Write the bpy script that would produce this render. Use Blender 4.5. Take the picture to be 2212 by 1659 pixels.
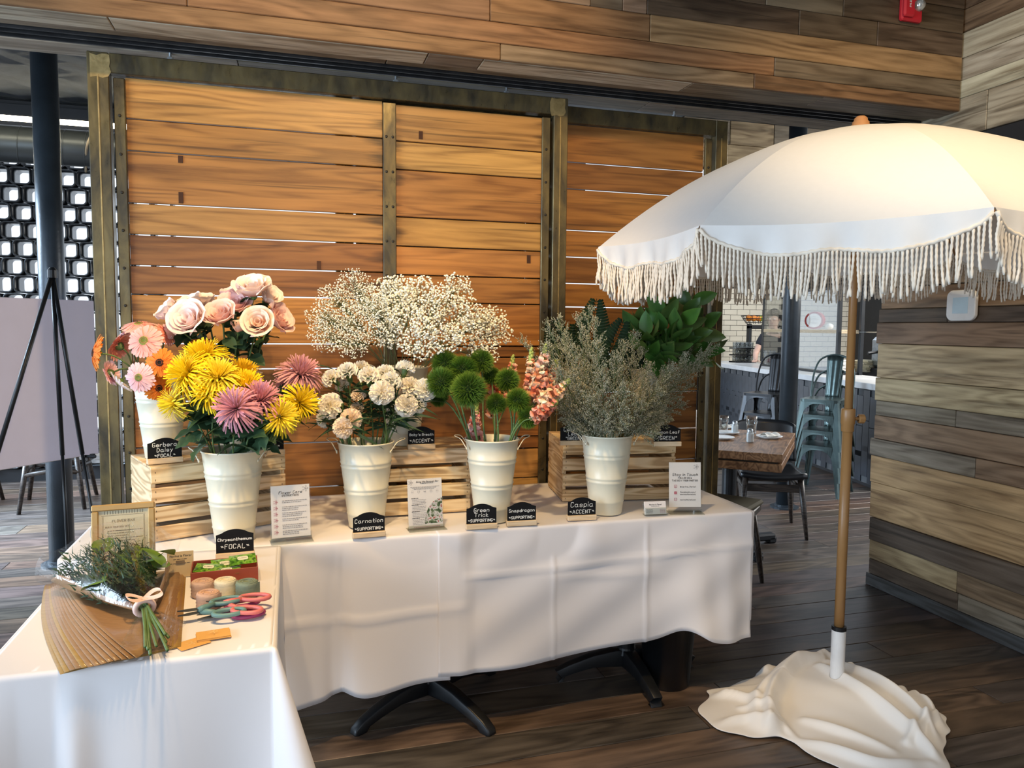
import bpy, bmesh, math, random
from math import sin, cos, pi, sqrt, radians, atan2, exp
from mathutils import Vector, Matrix, Quaternion
for o in list(bpy.data.objects): bpy.data.objects.remove(o)
sc = bpy.context.scene
col = sc.collection
random.seed(11)

# ------------------------------------------------------------------ camera
F_PX, YAW, PITCH, ROLL, CAM_H = 1623.15, .28629, -.07587, .008892, 1.5
FW = Vector((sin(YAW)*cos(PITCH), cos(YAW)*cos(PITCH), sin(PITCH)))
_r = Vector((cos(YAW), -sin(YAW), 0)); _u = _r.cross(FW)
RT = _r*cos(ROLL) + _u*sin(ROLL); UP = _u*cos(ROLL) - _r*sin(ROLL)
CAM = Vector((0, 0, CAM_H))
cam = bpy.data.objects.new('camera', bpy.data.cameras.new('camera')); col.objects.link(cam)
cam.data.sensor_width = 36; cam.data.lens = 36*F_PX/2212; cam.data.clip_start = .05
m = Matrix((RT, UP, -FW)).transposed().to_4x4(); m.translation = CAM
cam.matrix_world = m
sc.camera = cam
def ray(x, y): return FW + RT*((x-1106)/F_PX) - UP*((y-829.5)/F_PX)
def PZ(x, y, z): d = ray(x, y); return CAM + d*((z-CAM_H)/d.z)      # a spot on a level surface
def PY(x, y, Y): d = ray(x, y); return CAM + d*(Y/d.y)              # a spot on a plane facing the room
def PX(x, y, X): d = ray(x, y); return CAM + d*(X/d.x)              # a spot on the right wall

# ------------------------------------------------------------------ view, world, lights
sc.view_settings.view_transform = 'Standard'; sc.view_settings.look = 'None'
sc.view_settings.gamma = 1; sc.view_settings.use_curve_mapping = False
sc.view_settings.exposure = 0.30
w = bpy.data.worlds.new('sky'); sc.world = w; w.use_nodes = True
bg = w.node_tree.nodes['Background']; bg.inputs[0].default_value = (.80, .89, 1, 1); bg.inputs[1].default_value = 1.15
def area(name, loc, target, sx, sy, power, color, spread=180):
    l = bpy.data.lights.new(name, 'AREA'); l.shape = 'RECTANGLE'; l.size = sx; l.size_y = sy; l.energy = power; l.color = color; l.spread = radians(spread)
    o = bpy.data.objects.new(name, l); col.objects.link(o); o.location = loc
    o.rotation_euler = (Vector(target)-Vector(loc)).to_track_quat('-Z', 'Y').to_euler(); return o
def spot(name, loc, target, power, angle, color, blend=.6, rad=.05):
    l = bpy.data.lights.new(name, 'SPOT'); l.energy = power; l.spot_size = radians(angle); l.spot_blend = blend; l.color = color; l.shadow_soft_size = rad
    o = bpy.data.objects.new(name, l); col.objects.link(o); o.location = loc
    o.rotation_euler = (Vector(target)-Vector(loc)).to_track_quat('-Z', 'Y').to_euler(); return o
WARM = (1, .68, .33); DAY = (.62, .80, 1)
area('window_daylight_left', (-4.12, .9, 1.6), (0, 1.5, 1.45), 3.1, 2.3, 205, DAY)  # assumed daylight source, unseen at the left
area('window_daylight_behind', (-.8, -1.58, 1.7), (-.5, 3, 1.5), 4.1, 2.1, 18, (.84, .92, 1))  # assumed daylight source, unseen behind the camera
area('window_daylight_back_room', (-3.9, 6.3, 2.1), (-1.3, 6.1, .0), 2.6, 2.2, 260, DAY, 80)  # added fill brightening the back-room floor; no opening is built there
area('window_daylight_bar', (7.6, 5.2, 3.2), (5.0, 6.6, .6), 2.6, 2.0, 300, (1, .96, .90))  # added fill that brightens the bar room
spot('ceiling_spot_door', (.35, .75, 3.45), (.30, 3.4, 2.05), 190, 60, WARM)  # unseen ceiling spots from here down are assumed from the warm light
spot('ceiling_spot_table', (-.05, 1.45, 3.45), (.30, 2.75, .8), 190, 62, WARM)
spot('ceiling_spot_parasol', (2.3, .55, 3.4), (2.25, 2.3, 2.1), 62, 54, WARM)
spot('ceiling_spot_wall', (1.5, .6, 3.45), (3.2, 2.9, 1.3), 150, 70, (1, .78, .5))
spot('ceiling_spot_side_table', (-.55, 1.6, 3.45), (-.30, 2.25, .75), 90, 40, WARM)

# ------------------------------------------------------------------ object helpers
def link(o, parent=None):
    col.objects.link(o)
    if parent is not None: o.parent = parent
    return o
def tag(o, label, cat, group=None, kind=None):
    o['label'] = label; o['category'] = cat
    if group: o['group'] = group
    if kind: o['kind'] = kind
    return o
def thing(name, label, cat, loc=(0, 0, 0), rz=0, group=None):
    o = bpy.data.objects.new(name, None); o.empty_display_size = .05; link(o)
    o.location = loc; o.rotation_euler = (0, 0, rz)
    return tag(o, label, cat, group)
def struct(o): o['kind'] = 'structure'; return o
def children(o): return [c for c in bpy.data.objects if c.parent == o]
class MB:
    "collects vertices and faces of ONE part"
    def __init__(s): s.v = []; s.f = []; s.m = []; s.t = []; s.mi = 0; s.tv = 0.0
    def add(s, vs, fs, t=None):
        b = len(s.v); s.v += [tuple(p) for p in vs]; s.f += [tuple(b+i for i in f) for f in fs]; s.m += [s.mi]*len(fs)
        s.t += (t if t is not None else [s.tv]*len(vs)); return s
    def box(s, x0, x1, y0, y1, z0, z1, M=None):
        vs = [Vector((x, y, z)) for z in (z0, z1) for y in (y0, y1) for x in (x0, x1)]
        if M is not None: vs = [M @ p for p in vs]
        return s.add(vs, [(0, 2, 3, 1), (4, 5, 7, 6), (0, 1, 5, 4), (2, 6, 7, 3), (0, 4, 6, 2), (1, 3, 7, 5)])
    def cbox(s, x0, x1, y0, y1, z0, z1, c=.003, M=None):
        "box with chamfered edges"
        cx, cy, cz = (x0+x1)/2, (y0+y1)/2, (z0+z1)/2; hx, hy, hz = (x1-x0)/2, (y1-y0)/2, (z1-z0)/2
        c = min(c, hx*.9, hy*.9, hz*.9); vs = []; ix = {}
        for sx in (-1, 1):
            for sy in (-1, 1):
                for sz in (-1, 1):
                    for k in range(3):
                        p = Vector((sx*(hx-(0 if k == 0 else c)), sy*(hy-(0 if k == 1 else c)), sz*(hz-(0 if k == 2 else c))))
                        ix[sx, sy, sz, k] = len(vs); p += Vector((cx, cy, cz)); vs.append(M @ p if M is not None else p)
        I = lambda a, b, c_, k: ix[a, b, c_, k]
        fs = []
        for q in (-1, 1):
            fs += [tuple(I(q, a, b, 0) for a, b in ((-1, -1), (1, -1), (1, 1), (-1, 1))[::q]),
                   tuple(I(a, q, b, 1) for a, b in ((-1, -1), (-1, 1), (1, 1), (1, -1))[::q]),
                   tuple(I(a, b, q, 2) for a, b in ((-1, -1), (1, -1), (1, 1), (-1, 1))[::q])]
        for a in (-1, 1):
            for b in (-1, 1):
                fs += [(I(a, b, -1, 0), I(a, b, 1, 0), I(a, b, 1, 1), I(a, b, -1, 1)), (I(a, -1, b, 0), I(a, 1, b, 0), I(a, 1, b, 2), I(a, -1, b, 2)), (I(-1, a, b, 1), I(1, a, b, 1), I(1, a, b, 2), I(-1, a, b, 2))]
                for d in (-1, 1): fs.append((I(a, b, d, 0), I(a, b, d, 1), I(a, b, d, 2)))
        return s.add(vs, fs)
    def tube(s, pts, r, n=8, cap=True, t=None, closed=False):
        pts = [Vector(p) for p in pts]; k = len(pts); rs = r if isinstance(r, (list, tuple)) else [r]*k
        vs = []; tt = []; prev = None
        for i in range(k):
            a = pts[(i-1) % k] if closed or i > 0 else pts[0]; b = pts[(i+1) % k] if closed or i < k-1 else pts[-1]
            d = (b-a).normalized() if (b-a).length > 1e-9 else Vector((0, 0, 1))
            if prev is None:
                e = d.orthogonal().normalized()
            else:
                e = prev - d*prev.dot(d)
                e = e.normalized() if e.length > 1e-6 else d.orthogonal().normalized()
            prev = e; g = d.cross(e)
            for j in range(n):
                an = 2*pi*j/n; vs.append(pts[i] + (e*cos(an)+g*sin(an))*rs[i]); tt.append(t[i] if t else s.tv)
        fs = [(i*n+j, i*n+(j+1) % n, (i+1)*n+(j+1) % n, (i+1)*n+j) for i in range(k-1) for j in range(n)]
        if closed: fs += [((k-1)*n+j, (k-1)*n+(j+1) % n, (j+1) % n, j) for j in range(n)]
        elif cap: fs += [tuple(range(n))[::-1], tuple((k-1)*n+j for j in range(n))]
        return s.add(vs, fs, tt)
    def lathe(s, prof, n=24, M=None, t=None, cap=False):
        vs = []; tt = []
        for i, (r, z) in enumerate(prof):
            for j in range(n):
                p = Vector((r*cos(2*pi*j/n), r*sin(2*pi*j/n), z)); vs.append(M @ p if M is not None else p); tt.append(t[i] if t else s.tv)
        k = len(prof)
        fs = [(i*n+j, i*n+(j+1) % n, (i+1)*n+(j+1) % n, (i+1)*n+j) for i in range(k-1) for j in range(n)]
        if cap: fs += [tuple(range(n))[::-1], tuple((k-1)*n+j for j in range(n))]
        return s.add(vs, fs, tt)
    def grid(s, fn, nu, nv, t=None):
        vs = [fn(i/nu, j/nv) for i in range(nu+1) for j in range(nv+1)]
        tt = [t(i/nu, j/nv) for i in range(nu+1) for j in range(nv+1)] if t else None
        n = nv+1
        return s.add(vs, [(i*n+j, (i+1)*n+j, (i+1)*n+j+1, i*n+j+1) for i in range(nu) for j in range(nv)], tt)
    def prism(s, poly, y0, y1, M=None):
        "polygon in x,z extruded along y"
        k = len(poly); vs = [Vector((x, y0, z)) for x, z in poly] + [Vector((x, y1, z)) for x, z in poly]
        if M is not None: vs = [M @ p for p in vs]
        return s.add(vs, [tuple(range(k)), tuple(range(2*k-1, k-1, -1))] + [(i, i+k, (i+1) % k+k, (i+1) % k) for i in range(k)])
    def blob(s, c, r, sub=0, squash=(1, 1, 1), rnd=0):
        g = (1+5**.5)/2; V = [(-1, g, 0), (1, g, 0), (-1, -g, 0), (1, -g, 0), (0, -1, g), (0, 1, g), (0, -1, -g), (0, 1, -g), (g, 0, -1), (g, 0, 1), (-g, 0, -1), (-g, 0, 1)]
        F = [(0, 11, 5), (0, 5, 1), (0, 1, 7), (0, 7, 10), (0, 10, 11), (1, 5, 9), (5, 11, 4), (11, 10, 2), (10, 7, 6), (7, 1, 8), (3, 9, 4), (3, 4, 2), (3, 2, 6), (3, 6, 8), (3, 8, 9), (4, 9, 5), (2, 4, 11), (6, 2, 10), (8, 6, 7), (9, 8, 1)]
        V = [Vector(p).normalized() for p in V]
        for _ in range(sub):
            E = {}; F2 = []
            def mid(a, b):
                k = (min(a, b), max(a, b))
                if k not in E: E[k] = len(V); V.append((V[a]+V[b]).normalized())
                return E[k]
            for a, b, c_ in F:
                ab, bc, ca = mid(a, b), mid(b, c_), mid(c_, a); F2 += [(a, ab, ca), (b, bc, ab), (c_, ca, bc), (ab, bc, ca)]
            F = F2
        c = Vector(c)
        return s.add([c+Vector((p.x*squash[0], p.y*squash[1], p.z*squash[2]))*r*(1+random.uniform(-rnd, rnd)) for p in V], F)
    def build(s, name, mat, parent=None, smooth=False, loc=None, rot=None, attr=False, color=None):
        me = bpy.data.meshes.new(name); me.from_pydata(s.v, [], s.f)
        mats = mat if isinstance(mat, (list, tuple)) else [mat]
        for q in mats: me.materials.append(q)
        if len(mats) > 1: me.polygons.foreach_set('material_index', s.m)
        if smooth: me.polygons.foreach_set('use_smooth', [True]*len(s.f))
        if attr:
            a = me.attributes.new('t', 'FLOAT', 'POINT'); a.data.foreach_set('value', s.t)
        me.update()
        o = bpy.data.objects.new(name, me); link(o, parent)
        if loc is not None: o.location = loc
        if rot is not None: o.rotation_euler = rot
        if color: o.color = (*color, 1)
        return o
def inst(me, name, parent=None, M=None, color=None):
    o = bpy.data.objects.new(name, me); link(o, parent)
    if M is not None: o.matrix_basis = M
    if color: o.color = (*color, 1)
    return o
def orient(o):
    "all faces turned one way, upward where the sheet lies flat"
    bm = bmesh.new(); bm.from_mesh(o.data); bmesh.ops.recalc_face_normals(bm, faces=bm.faces); bm.normal_update()
    if sum(f.normal.z*f.calc_area() for f in bm.faces) < 0: bmesh.ops.reverse_faces(bm, faces=bm.faces)
    bm.to_mesh(o.data); bm.free(); return o
def bevel(o, w=.004, seg=2, ang=35):
    b = o.modifiers.new('bevel', 'BEVEL'); b.width = w; b.segments = seg; b.limit_method = 'ANGLE'; b.angle_limit = radians(ang); return o
def subsurf(o, n=1):
    b = o.modifiers.new('smooth', 'SUBSURF'); b.levels = n; b.render_levels = n; return o
def solid(o, th=.002, off=0):
    b = o.modifiers.new('thickness', 'SOLIDIFY'); b.thickness = th; b.offset = off; return o
def frame(n, up=Vector((0, 0, 1)), loc=(0, 0, 0), s=1, spin=0):
    "matrix whose local z points along n"
    z = Vector(n).normalized(); x = up.cross(z)
    x = x.normalized() if x.length > 1e-4 else z.orthogonal().normalized()
    y = z.cross(x); R = Matrix((x, y, z)).transposed().to_4x4() @ Matrix.Rotation(spin, 4, 'Z')
    return Matrix.Translation(loc) @ R @ Matrix.Scale(s, 4)
def lerp(a, b, t): return a+(b-a)*t
def curve_pts(P, n=6):
    "Catmull-Rom through P"
    P = [Vector(p) for p in P]; out = []
    for i in range(len(P)-1):
        a, b, c, d = P[max(i-1, 0)], P[i], P[i+1], P[min(i+2, len(P)-1)]
        for k in range(n):
            t = k/n; out.append(.5*((2*b)+(c-a)*t+(2*a-5*b+4*c-d)*t*t+(3*b-a-3*c+d)*t**3))
    return out+[P[-1]]

# ------------------------------------------------------------------ materials
def new_mat(name):
    m = bpy.data.materials.new(name); m.use_nodes = True; nt = m.node_tree
    return m, nt, nt.nodes['Principled BSDF']
def nd(nt, typ, **kw):
    n = nt.nodes.new(typ)
    for k, v in kw.items(): setattr(n, k, v)
    return n
def ramp(nt, stops, src, interp='LINEAR'):
    r = nd(nt, 'ShaderNodeValToRGB'); e = r.color_ramp; e.interpolation = interp
    while len(e.elements) < len(stops): e.elements.new(.5)
    for q, (p, c) in zip(e.elements, stops): q.position = p; q.color = (*c, 1) if len(c) == 3 else c
    nt.links.new(src, r.inputs[0]); return r.outputs[0]
def mixc(nt, blend, fac, a, b):
    n = nd(nt, 'ShaderNodeMix', data_type='RGBA', blend_type=blend)
    for sock, val in ((n.inputs[0], fac), (n.inputs[6], a), (n.inputs[7], b)):
        if hasattr(val, 'is_linked'): nt.links.new(val, sock)
        else: sock.default_value = val if not isinstance(val, tuple) or len(val) == 4 else (*val, 1)
    return n.outputs[2]
def bump(nt, b, src, strength=.3, dist=.002):
    n = nd(nt, 'ShaderNodeBump'); n.inputs['Strength'].default_value = strength; n.inputs['Distance'].default_value = dist
    nt.links.new(src, n.inputs['Height']); nt.links.new(n.outputs[0], b.inputs['Normal'])
def noise(nt, vec, scale, detail=4, rough=.55, dist=0):
    n = nd(nt, 'ShaderNodeTexNoise'); n.inputs['Scale'].default_value = scale; n.inputs['Detail'].default_value = detail
    n.inputs['Roughness'].default_value = rough; n.inputs['Distortion'].default_value = dist
    if vec is not None: nt.links.new(vec, n.inputs['Vector'])
    return n.outputs[0]
def plain(name, c, rough=.5, metal=0, var=.08, vscale=8, bmp=0, bscale=60, spec=.5, **kw):
    "one colour with a little uneven tone and relief"
    m, nt, b = new_mat(name); tc = nd(nt, 'ShaderNodeTexCoord')
    b.inputs['Roughness'].default_value = rough; b.inputs['Metallic'].default_value = metal; b.inputs['Specular IOR Level'].default_value = spec
    n = noise(nt, tc.outputs['Object'], vscale)
    lo = tuple(x*(1-var) for x in c); hi = tuple(min(1, x*(1+var)) for x in c)
    nt.links.new(ramp(nt, [(.3, lo), (.7, hi)], n), b.inputs['Base Color'])
    if bmp: bump(nt, b, noise(nt, tc.outputs['Object'], bscale), bmp)
    for k, v in kw.items(): b.inputs[k.replace('_', ' ')].default_value = v
    return m
def wood(name, lo, mid, hi, sx=.9, sc_=16, rough=.55, stain=.5, rings=.35, bmp=.35, tint=True, streak=.5, spec=.35, ends=0):
    m, nt, b = new_mat(name); tc = nd(nt, 'ShaderNodeTexCoord'); oi = nd(nt, 'ShaderNodeObjectInfo')
    cb = nd(nt, 'ShaderNodeVectorMath', operation='SCALE'); cb.inputs[0].default_value = (37, 11, 23); nt.links.new(oi.outputs['Random'], cb.inputs['Scale'])
    ad = nd(nt, 'ShaderNodeVectorMath', operation='ADD'); nt.links.new(tc.outputs['Object'], ad.inputs[0]); nt.links.new(cb.outputs[0], ad.inputs[1])
    mp = nd(nt, 'ShaderNodeMapping'); mp.inputs['Scale'].default_value = (sx, sc_, sc_); nt.links.new(ad.outputs[0], mp.inputs[0])
    g1 = noise(nt, mp.outputs[0], 1.6, 9, .68, .6)
    mp2 = nd(nt, 'ShaderNodeMapping'); mp2.inputs['Scale'].default_value = (sx*.75, sc_*.34, sc_*.34); nt.links.new(ad.outputs[0], mp2.inputs[0])
    g2 = noise(nt, mp2.outputs[0], 1.3, 2, .5, .2)
    mul = nd(nt, 'ShaderNodeMath', operation='MULTIPLY'); nt.links.new(g2, mul.inputs[0]); mul.inputs[1].default_value = 62
    sn = nd(nt, 'ShaderNodeMath', operation='SINE'); nt.links.new(mul.outputs[0], sn.inputs[0])
    mr = nd(nt, 'ShaderNodeMapRange'); nt.links.new(sn.outputs[0], mr.inputs[0]); mr.inputs[1].default_value = -1
    fm = nd(nt, 'ShaderNodeMix'); fm.inputs[0].default_value = rings; nt.links.new(g1, fm.inputs[2]); nt.links.new(mr.outputs[0], fm.inputs[3])
    c = ramp(nt, [(.30, lo), (.48, mid), (.68, hi)], fm.outputs[0])
    mp3 = nd(nt, 'ShaderNodeMapping'); mp3.inputs['Scale'].default_value = (1.1, 8, 8); nt.links.new(ad.outputs[0], mp3.inputs[0])
    st = ramp(nt, [(.30, (1-stain,)*3), (.50, (1, 1, 1))], noise(nt, mp3.outputs[0], 1.1, 5, .6, .4))
    c = mixc(nt, 'MULTIPLY', 1.0, c, st)
    mp4 = nd(nt, 'ShaderNodeMapping'); mp4.inputs['Scale'].default_value = (sx*1.1, sc_*2.6, sc_*2.6); nt.links.new(ad.outputs[0], mp4.inputs[0])
    sk = ramp(nt, [(.30, (1-streak,)*3), (.40, (1, 1, 1))], noise(nt, mp4.outputs[0], 1.2, 4, .6, .2))
    c = mixc(nt, 'MULTIPLY', 1.0, c, sk)
    if ends:     # dark water stains creeping in from the board ends, each board its own
        sp = nd(nt, 'ShaderNodeSeparateXYZ'); nt.links.new(tc.outputs['Generated'], sp.inputs[0])
        m1 = nd(nt, 'ShaderNodeMath', operation='SUBTRACT'); nt.links.new(sp.outputs[0], m1.inputs[0]); m1.inputs[1].default_value = .5
        m2 = nd(nt, 'ShaderNodeMath', operation='ABSOLUTE'); nt.links.new(m1.outputs[0], m2.inputs[0])
        m3 = nd(nt, 'ShaderNodeMath', operation='MULTIPLY_ADD'); mp5 = nd(nt, 'ShaderNodeMapping'); mp5.inputs['Scale'].default_value = (1.2, 16, 16); nt.links.new(ad.outputs[0], mp5.inputs[0])
        nt.links.new(noise(nt, mp5.outputs[0], 1.0, 4, .6), m3.inputs[0]); m3.inputs[1].default_value = .62; nt.links.new(m2.outputs[0], m3.inputs[2])
        c = mixc(nt, 'MULTIPLY', 1.0, c, ramp(nt, [(.80, (1, 1, 1)), (.88, (1-ends,)*3)], m3.outputs[0]))
    if tint: c = mixc(nt, 'MULTIPLY', 1.0, c, oi.outputs['Color'])
    nt.links.new(c, b.inputs['Base Color']); b.inputs['Roughness'].default_value = rough; b.inputs['Specular IOR Level'].default_value = spec
    bump(nt, b, fm.outputs[0], bmp, .003)
    return m
def tramp(name, stops, rough=.6, sss=0, var=.12, spec=.3, trans=0):
    "colour runs along the part's own growth direction (stored on its points)"
    m, nt, b = new_mat(name); at = nd(nt, 'ShaderNodeAttribute', attribute_name='t'); tc = nd(nt, 'ShaderNodeTexCoord'); oi = nd(nt, 'ShaderNodeObjectInfo')
    c = ramp(nt, stops, at.outputs['Fac'])
    v = ramp(nt, [(.3, (1-var,)*3), (.7, (1, 1, 1))], noise(nt, tc.outputs['Object'], 40))
    c = mixc(nt, 'MULTIPLY', 1.0, c, v); c = mixc(nt, 'MULTIPLY', 1.0, c, oi.outputs['Color'])
    nt.links.new(c, b.inputs['Base Color']); b.inputs['Roughness'].default_value = rough; b.inputs['Specular IOR Level'].default_value = spec
    if trans:
        td = nd(nt, 'ShaderNodeBsdfTranslucent'); nt.links.new(c, td.inputs[0]); mx = nd(nt, 'ShaderNodeMixShader'); mx.inputs[0].default_value = trans
        nt.links.new(b.outputs[0], mx.inputs[1]); nt.links.new(td.outputs[0], mx.inputs[2]); nt.links.new(mx.outputs[0], nt.nodes['Material Output'].inputs[0])
    return m
def glassy(name, c=(1, 1, 1), rough=.02, alpha=.12, ior=1.45, k=.6):
    "thin clear sheet: mostly clear, with real gloss"
    m, nt, b = new_mat(name); b.inputs['Base Color'].default_value = (*c, 1); b.inputs['Roughness'].default_value = rough
    tr = nd(nt, 'ShaderNodeBsdfTransparent'); tr.inputs[0].default_value = (*c, 1)
    gl = nd(nt, 'ShaderNodeBsdfGlossy'); gl.inputs['Roughness'].default_value = rough
    fr = nd(nt, 'ShaderNodeFresnel'); fr.inputs[0].default_value = ior
    ma = nd(nt, 'ShaderNodeMath', operation='ADD', use_clamp=True); fk = nd(nt, 'ShaderNodeMath', operation='MULTIPLY'); fk.inputs[1].default_value = k; nt.links.new(fr.outputs[0], fk.inputs[0]); nt.links.new(fk.outputs[0], ma.inputs[0]); ma.inputs[1].default_value = alpha
    mx = nd(nt, 'ShaderNodeMixShader'); nt.links.new(ma.outputs[0], mx.inputs[0]); nt.links.new(tr.outputs[0], mx.inputs[1]); nt.links.new(gl.outputs[0], mx.inputs[2])
    nt.links.new(mx.outputs[0], nt.nodes['Material Output'].inputs[0]); return m
def emit(name, c, s):
    m, nt, b = new_mat(name); b.inputs['Base Color'].default_value = (*c, 1); b.inputs['Emission Color'].default_value = (*c, 1); b.inputs['Emission Strength'].default_value = s; return m
M = {}
M['plank'] = wood('reclaimed_plank', (.42, .36, .30), (.82, .78, .72), (1.12, 1.1, 1.06), rings=.17, stain=.42)
M['door_plank'] = wood('stained_fir_plank', (.50, .44, .38), (.86, .84, .80), (1.08, 1.08, 1.05), sx=.7, sc_=18, rough=.42, stain=.26, rings=.20, spec=.4, ends=.72)
M['floor_plank'] = wood('worn_floor_plank', (.40, .40, .42), (.8, .8, .8), (1.2, 1.2, 1.2), sx=1.0, sc_=10, rough=.36, stain=.55, rings=.2, spec=.55)
M['crate'] = wood('pale_pine', (.50, .34, .18), (.66, .48, .27), (.76, .60, .38), sx=1.4, sc_=30, rough=.6, stain=.08, rings=.45, bmp=.15, streak=.2)
M['signwood'] = wood('sanded_pine', (.60, .43, .25), (.72, .54, .34), (.78, .62, .42), sx=2, sc_=40, rough=.6, stain=.05, rings=.2, bmp=.1, tint=False, streak=.1)
M['tablewood'] = wood('walnut_top', (.13, .06, .028), (.25, .125, .055), (.34, .18, .085), sx=1.5, sc_=22, rough=.4, stain=.15, rings=.3, bmp=.1, tint=False, streak=.2)
M['darkwood'] = wood('dark_stained_wood', (.015, .011, .009), (.03, .021, .016), (.05, .036, .028), sx=2, sc_=30, rough=.4, stain=.1, bmp=.1, tint=False, streak=.1)
def patina(name, c1, c2, rough=.42, metal=.75, sc=(2, 2, 2)):
    m, nt, b = new_mat(name); tc = nd(nt, 'ShaderNodeTexCoord'); mp = nd(nt, 'ShaderNodeMapping'); mp.inputs['Scale'].default_value = sc
    nt.links.new(tc.outputs['Object'], mp.inputs[0]); n = noise(nt, mp.outputs[0], 3.5, 6, .6, .5)
    nt.links.new(ramp(nt, [(.35, c1), (.62, c2)], n), b.inputs['Base Color']); b.inputs['Metallic'].default_value = metal
    n2 = noise(nt, mp.outputs[0], 12, 5); nt.links.new(ramp(nt, [(.3, (rough-.12,)*3), (.7, (rough+.15,)*3)], n2), b.inputs['Roughness'])
    bump(nt, b, n2, .08); return m
M['bronze'] = patina('bronze_patina', (.060, .052, .036), (.175, .135, .060), .36, .62, (3, 3, 1.2))
M['brass'] = patina('worn_brass', (.30, .22, .09), (.46, .34, .15), .45, .7, (6, 6, 6))
M['steel'] = plain('galvanised_steel', (.45, .48, .50), .35, .9, .2, 30)
M['black_steel'] = plain('black_steel', (.014, .015, .017), .38, .3, .2, 10)
M['column'] = plain('column_paint', (.035, .045, .055), .36, .3, .2, 6, bmp=.5, bscale=55)
M['blackpaint'] = plain('black_paint', (.012, .012, .014), .5, 0, .2, 10)
M['track'] = plain('dark_track_steel', (.05, .05, .052), .35, .7, .3, 12)
M['bolt'] = plain('dark_bolt', (.03, .026, .02), .5, .5)
M['foam'] = plain('black_sprayed_insulation', (.075, .085, .095), .55, 0, .35, 7, bmp=1.0, bscale=14)
M['duct'] = plain('grey_duct_metal', (.07, .078, .08), .38, .4, .08, 4)
M['lattice'] = plain('dark_cast_tube', (.035, .038, .042), .28, .3, .3, 14, bmp=.3, bscale=22)
M['led'] = emit('led_strip', (1, .90, .66), 9)
M['orangewood'] = plain('lit_timber', (.40, .20, .08), .6)  # the timber edge's own warm orange
M['whitetile'] = plain('cream_tile', (.66, .60, .48), .25, 0, .04, 3)
M['grout'] = plain('dark_grout', (.03, .028, .025), .9)
M['bartile'] = plain('slate_tile', (.028, .034, .045), .35, 0, .35, 5)
M['bargrout'] = plain('grey_grout', (.11, .115, .12), .8)
M['marble'] = plain('white_marble', (.72, .72, .72), .25, 0, .10, 5)
M['substrate'] = plain('dark_substrate', (.02, .016, .012), .9)

def plank(parent, mat, c, L, T, H, color, axis='X', name='plank', ch=.003, jit=.0):
    "one board, long along its local x"
    b = MB(); b.cbox(-L/2, L/2, -T/2, T/2, -H/2, H/2, ch)
    o = b.build(name, mat, parent, color=color); o.location = c
    if axis == 'Y': o.rotation_euler = (0, 0, pi/2)
    return o
def jitter(c, a=.1):
    k = 1+random.uniform(-a, a); return tuple(max(0, x*k*(1+random.uniform(-a*.25, a*.25))) for x in c)

# ---------------------------------------------------------------- floor
floor = struct(MB().box(-6, 9, -1.5, 11, -.06, -.012).build('floor', M['substrate']))
y = .72
FC = [(.120, .082, .058), (.098, .070, .054), (.135, .088, .060), (.085, .068, .060), (.110, .085, .070)]
while y < 9.6:
    wdt = random.choice((.15, .17, .19)) if y < 6 else .24
    half = 1.0+y*.78; x = -half*.62+.1-.4+random.uniform(-1.4, 0); xe = half*1.08+.6
    while x < xe:
        L = random.uniform(1.7, 3.2); 
        plank(floor, M['floor_plank'], (x+L/2, y+wdt/2, -.010+random.uniform(-.0006, .0006)), L-.003, .020, wdt-.0035, jitter(random.choice(FC), .22), ch=.0015).rotation_euler = (pi/2, 0, 0)
        x += L
    y += wdt

# ---------------------------------------------------------------- beam over the doors (planked face, planked underside, slot for the track)
BY, BZ = 3.082, 2.60
beam = struct(MB().box(-2.6, 3.235, BY+.02, 3.22, BZ+.03, 3.7).build('wall_beam', M['substrate']))
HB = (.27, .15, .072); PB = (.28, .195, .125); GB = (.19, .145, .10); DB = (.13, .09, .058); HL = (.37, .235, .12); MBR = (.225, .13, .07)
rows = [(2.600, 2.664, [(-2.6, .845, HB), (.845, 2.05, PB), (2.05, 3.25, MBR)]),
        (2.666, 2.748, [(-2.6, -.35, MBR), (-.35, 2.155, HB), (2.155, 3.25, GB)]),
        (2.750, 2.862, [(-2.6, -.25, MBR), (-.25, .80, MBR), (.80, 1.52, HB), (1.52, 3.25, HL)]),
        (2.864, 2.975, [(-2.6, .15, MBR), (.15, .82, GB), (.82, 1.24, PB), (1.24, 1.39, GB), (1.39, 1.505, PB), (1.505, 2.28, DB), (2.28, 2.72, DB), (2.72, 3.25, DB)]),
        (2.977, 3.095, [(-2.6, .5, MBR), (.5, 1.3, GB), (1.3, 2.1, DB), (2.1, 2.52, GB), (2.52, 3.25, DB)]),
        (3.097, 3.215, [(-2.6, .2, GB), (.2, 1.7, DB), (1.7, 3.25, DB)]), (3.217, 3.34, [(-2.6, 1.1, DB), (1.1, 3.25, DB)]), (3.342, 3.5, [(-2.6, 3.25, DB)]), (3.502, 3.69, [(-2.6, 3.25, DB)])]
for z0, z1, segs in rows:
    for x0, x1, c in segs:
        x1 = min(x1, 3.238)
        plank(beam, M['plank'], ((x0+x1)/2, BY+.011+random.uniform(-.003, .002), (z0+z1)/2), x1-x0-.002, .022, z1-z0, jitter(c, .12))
def soffit_strip(y0, y1, z, joints, cols, mat='plank'):
    for (a, b_), c in zip(zip(joints[:-1], joints[1:]), cols):
        b_ = min(b_, 3.236)
        o = plank(beam, M[mat], ((a+b_)/2, (y0+y1)/2, z+.011), b_-a-.003, .022, y1-y0, jitter(c, .1)); o.rotation_euler = (pi/2, 0, 0)
SG = (.46, .41, .33); SD = (.22, .185, .14)
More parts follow.
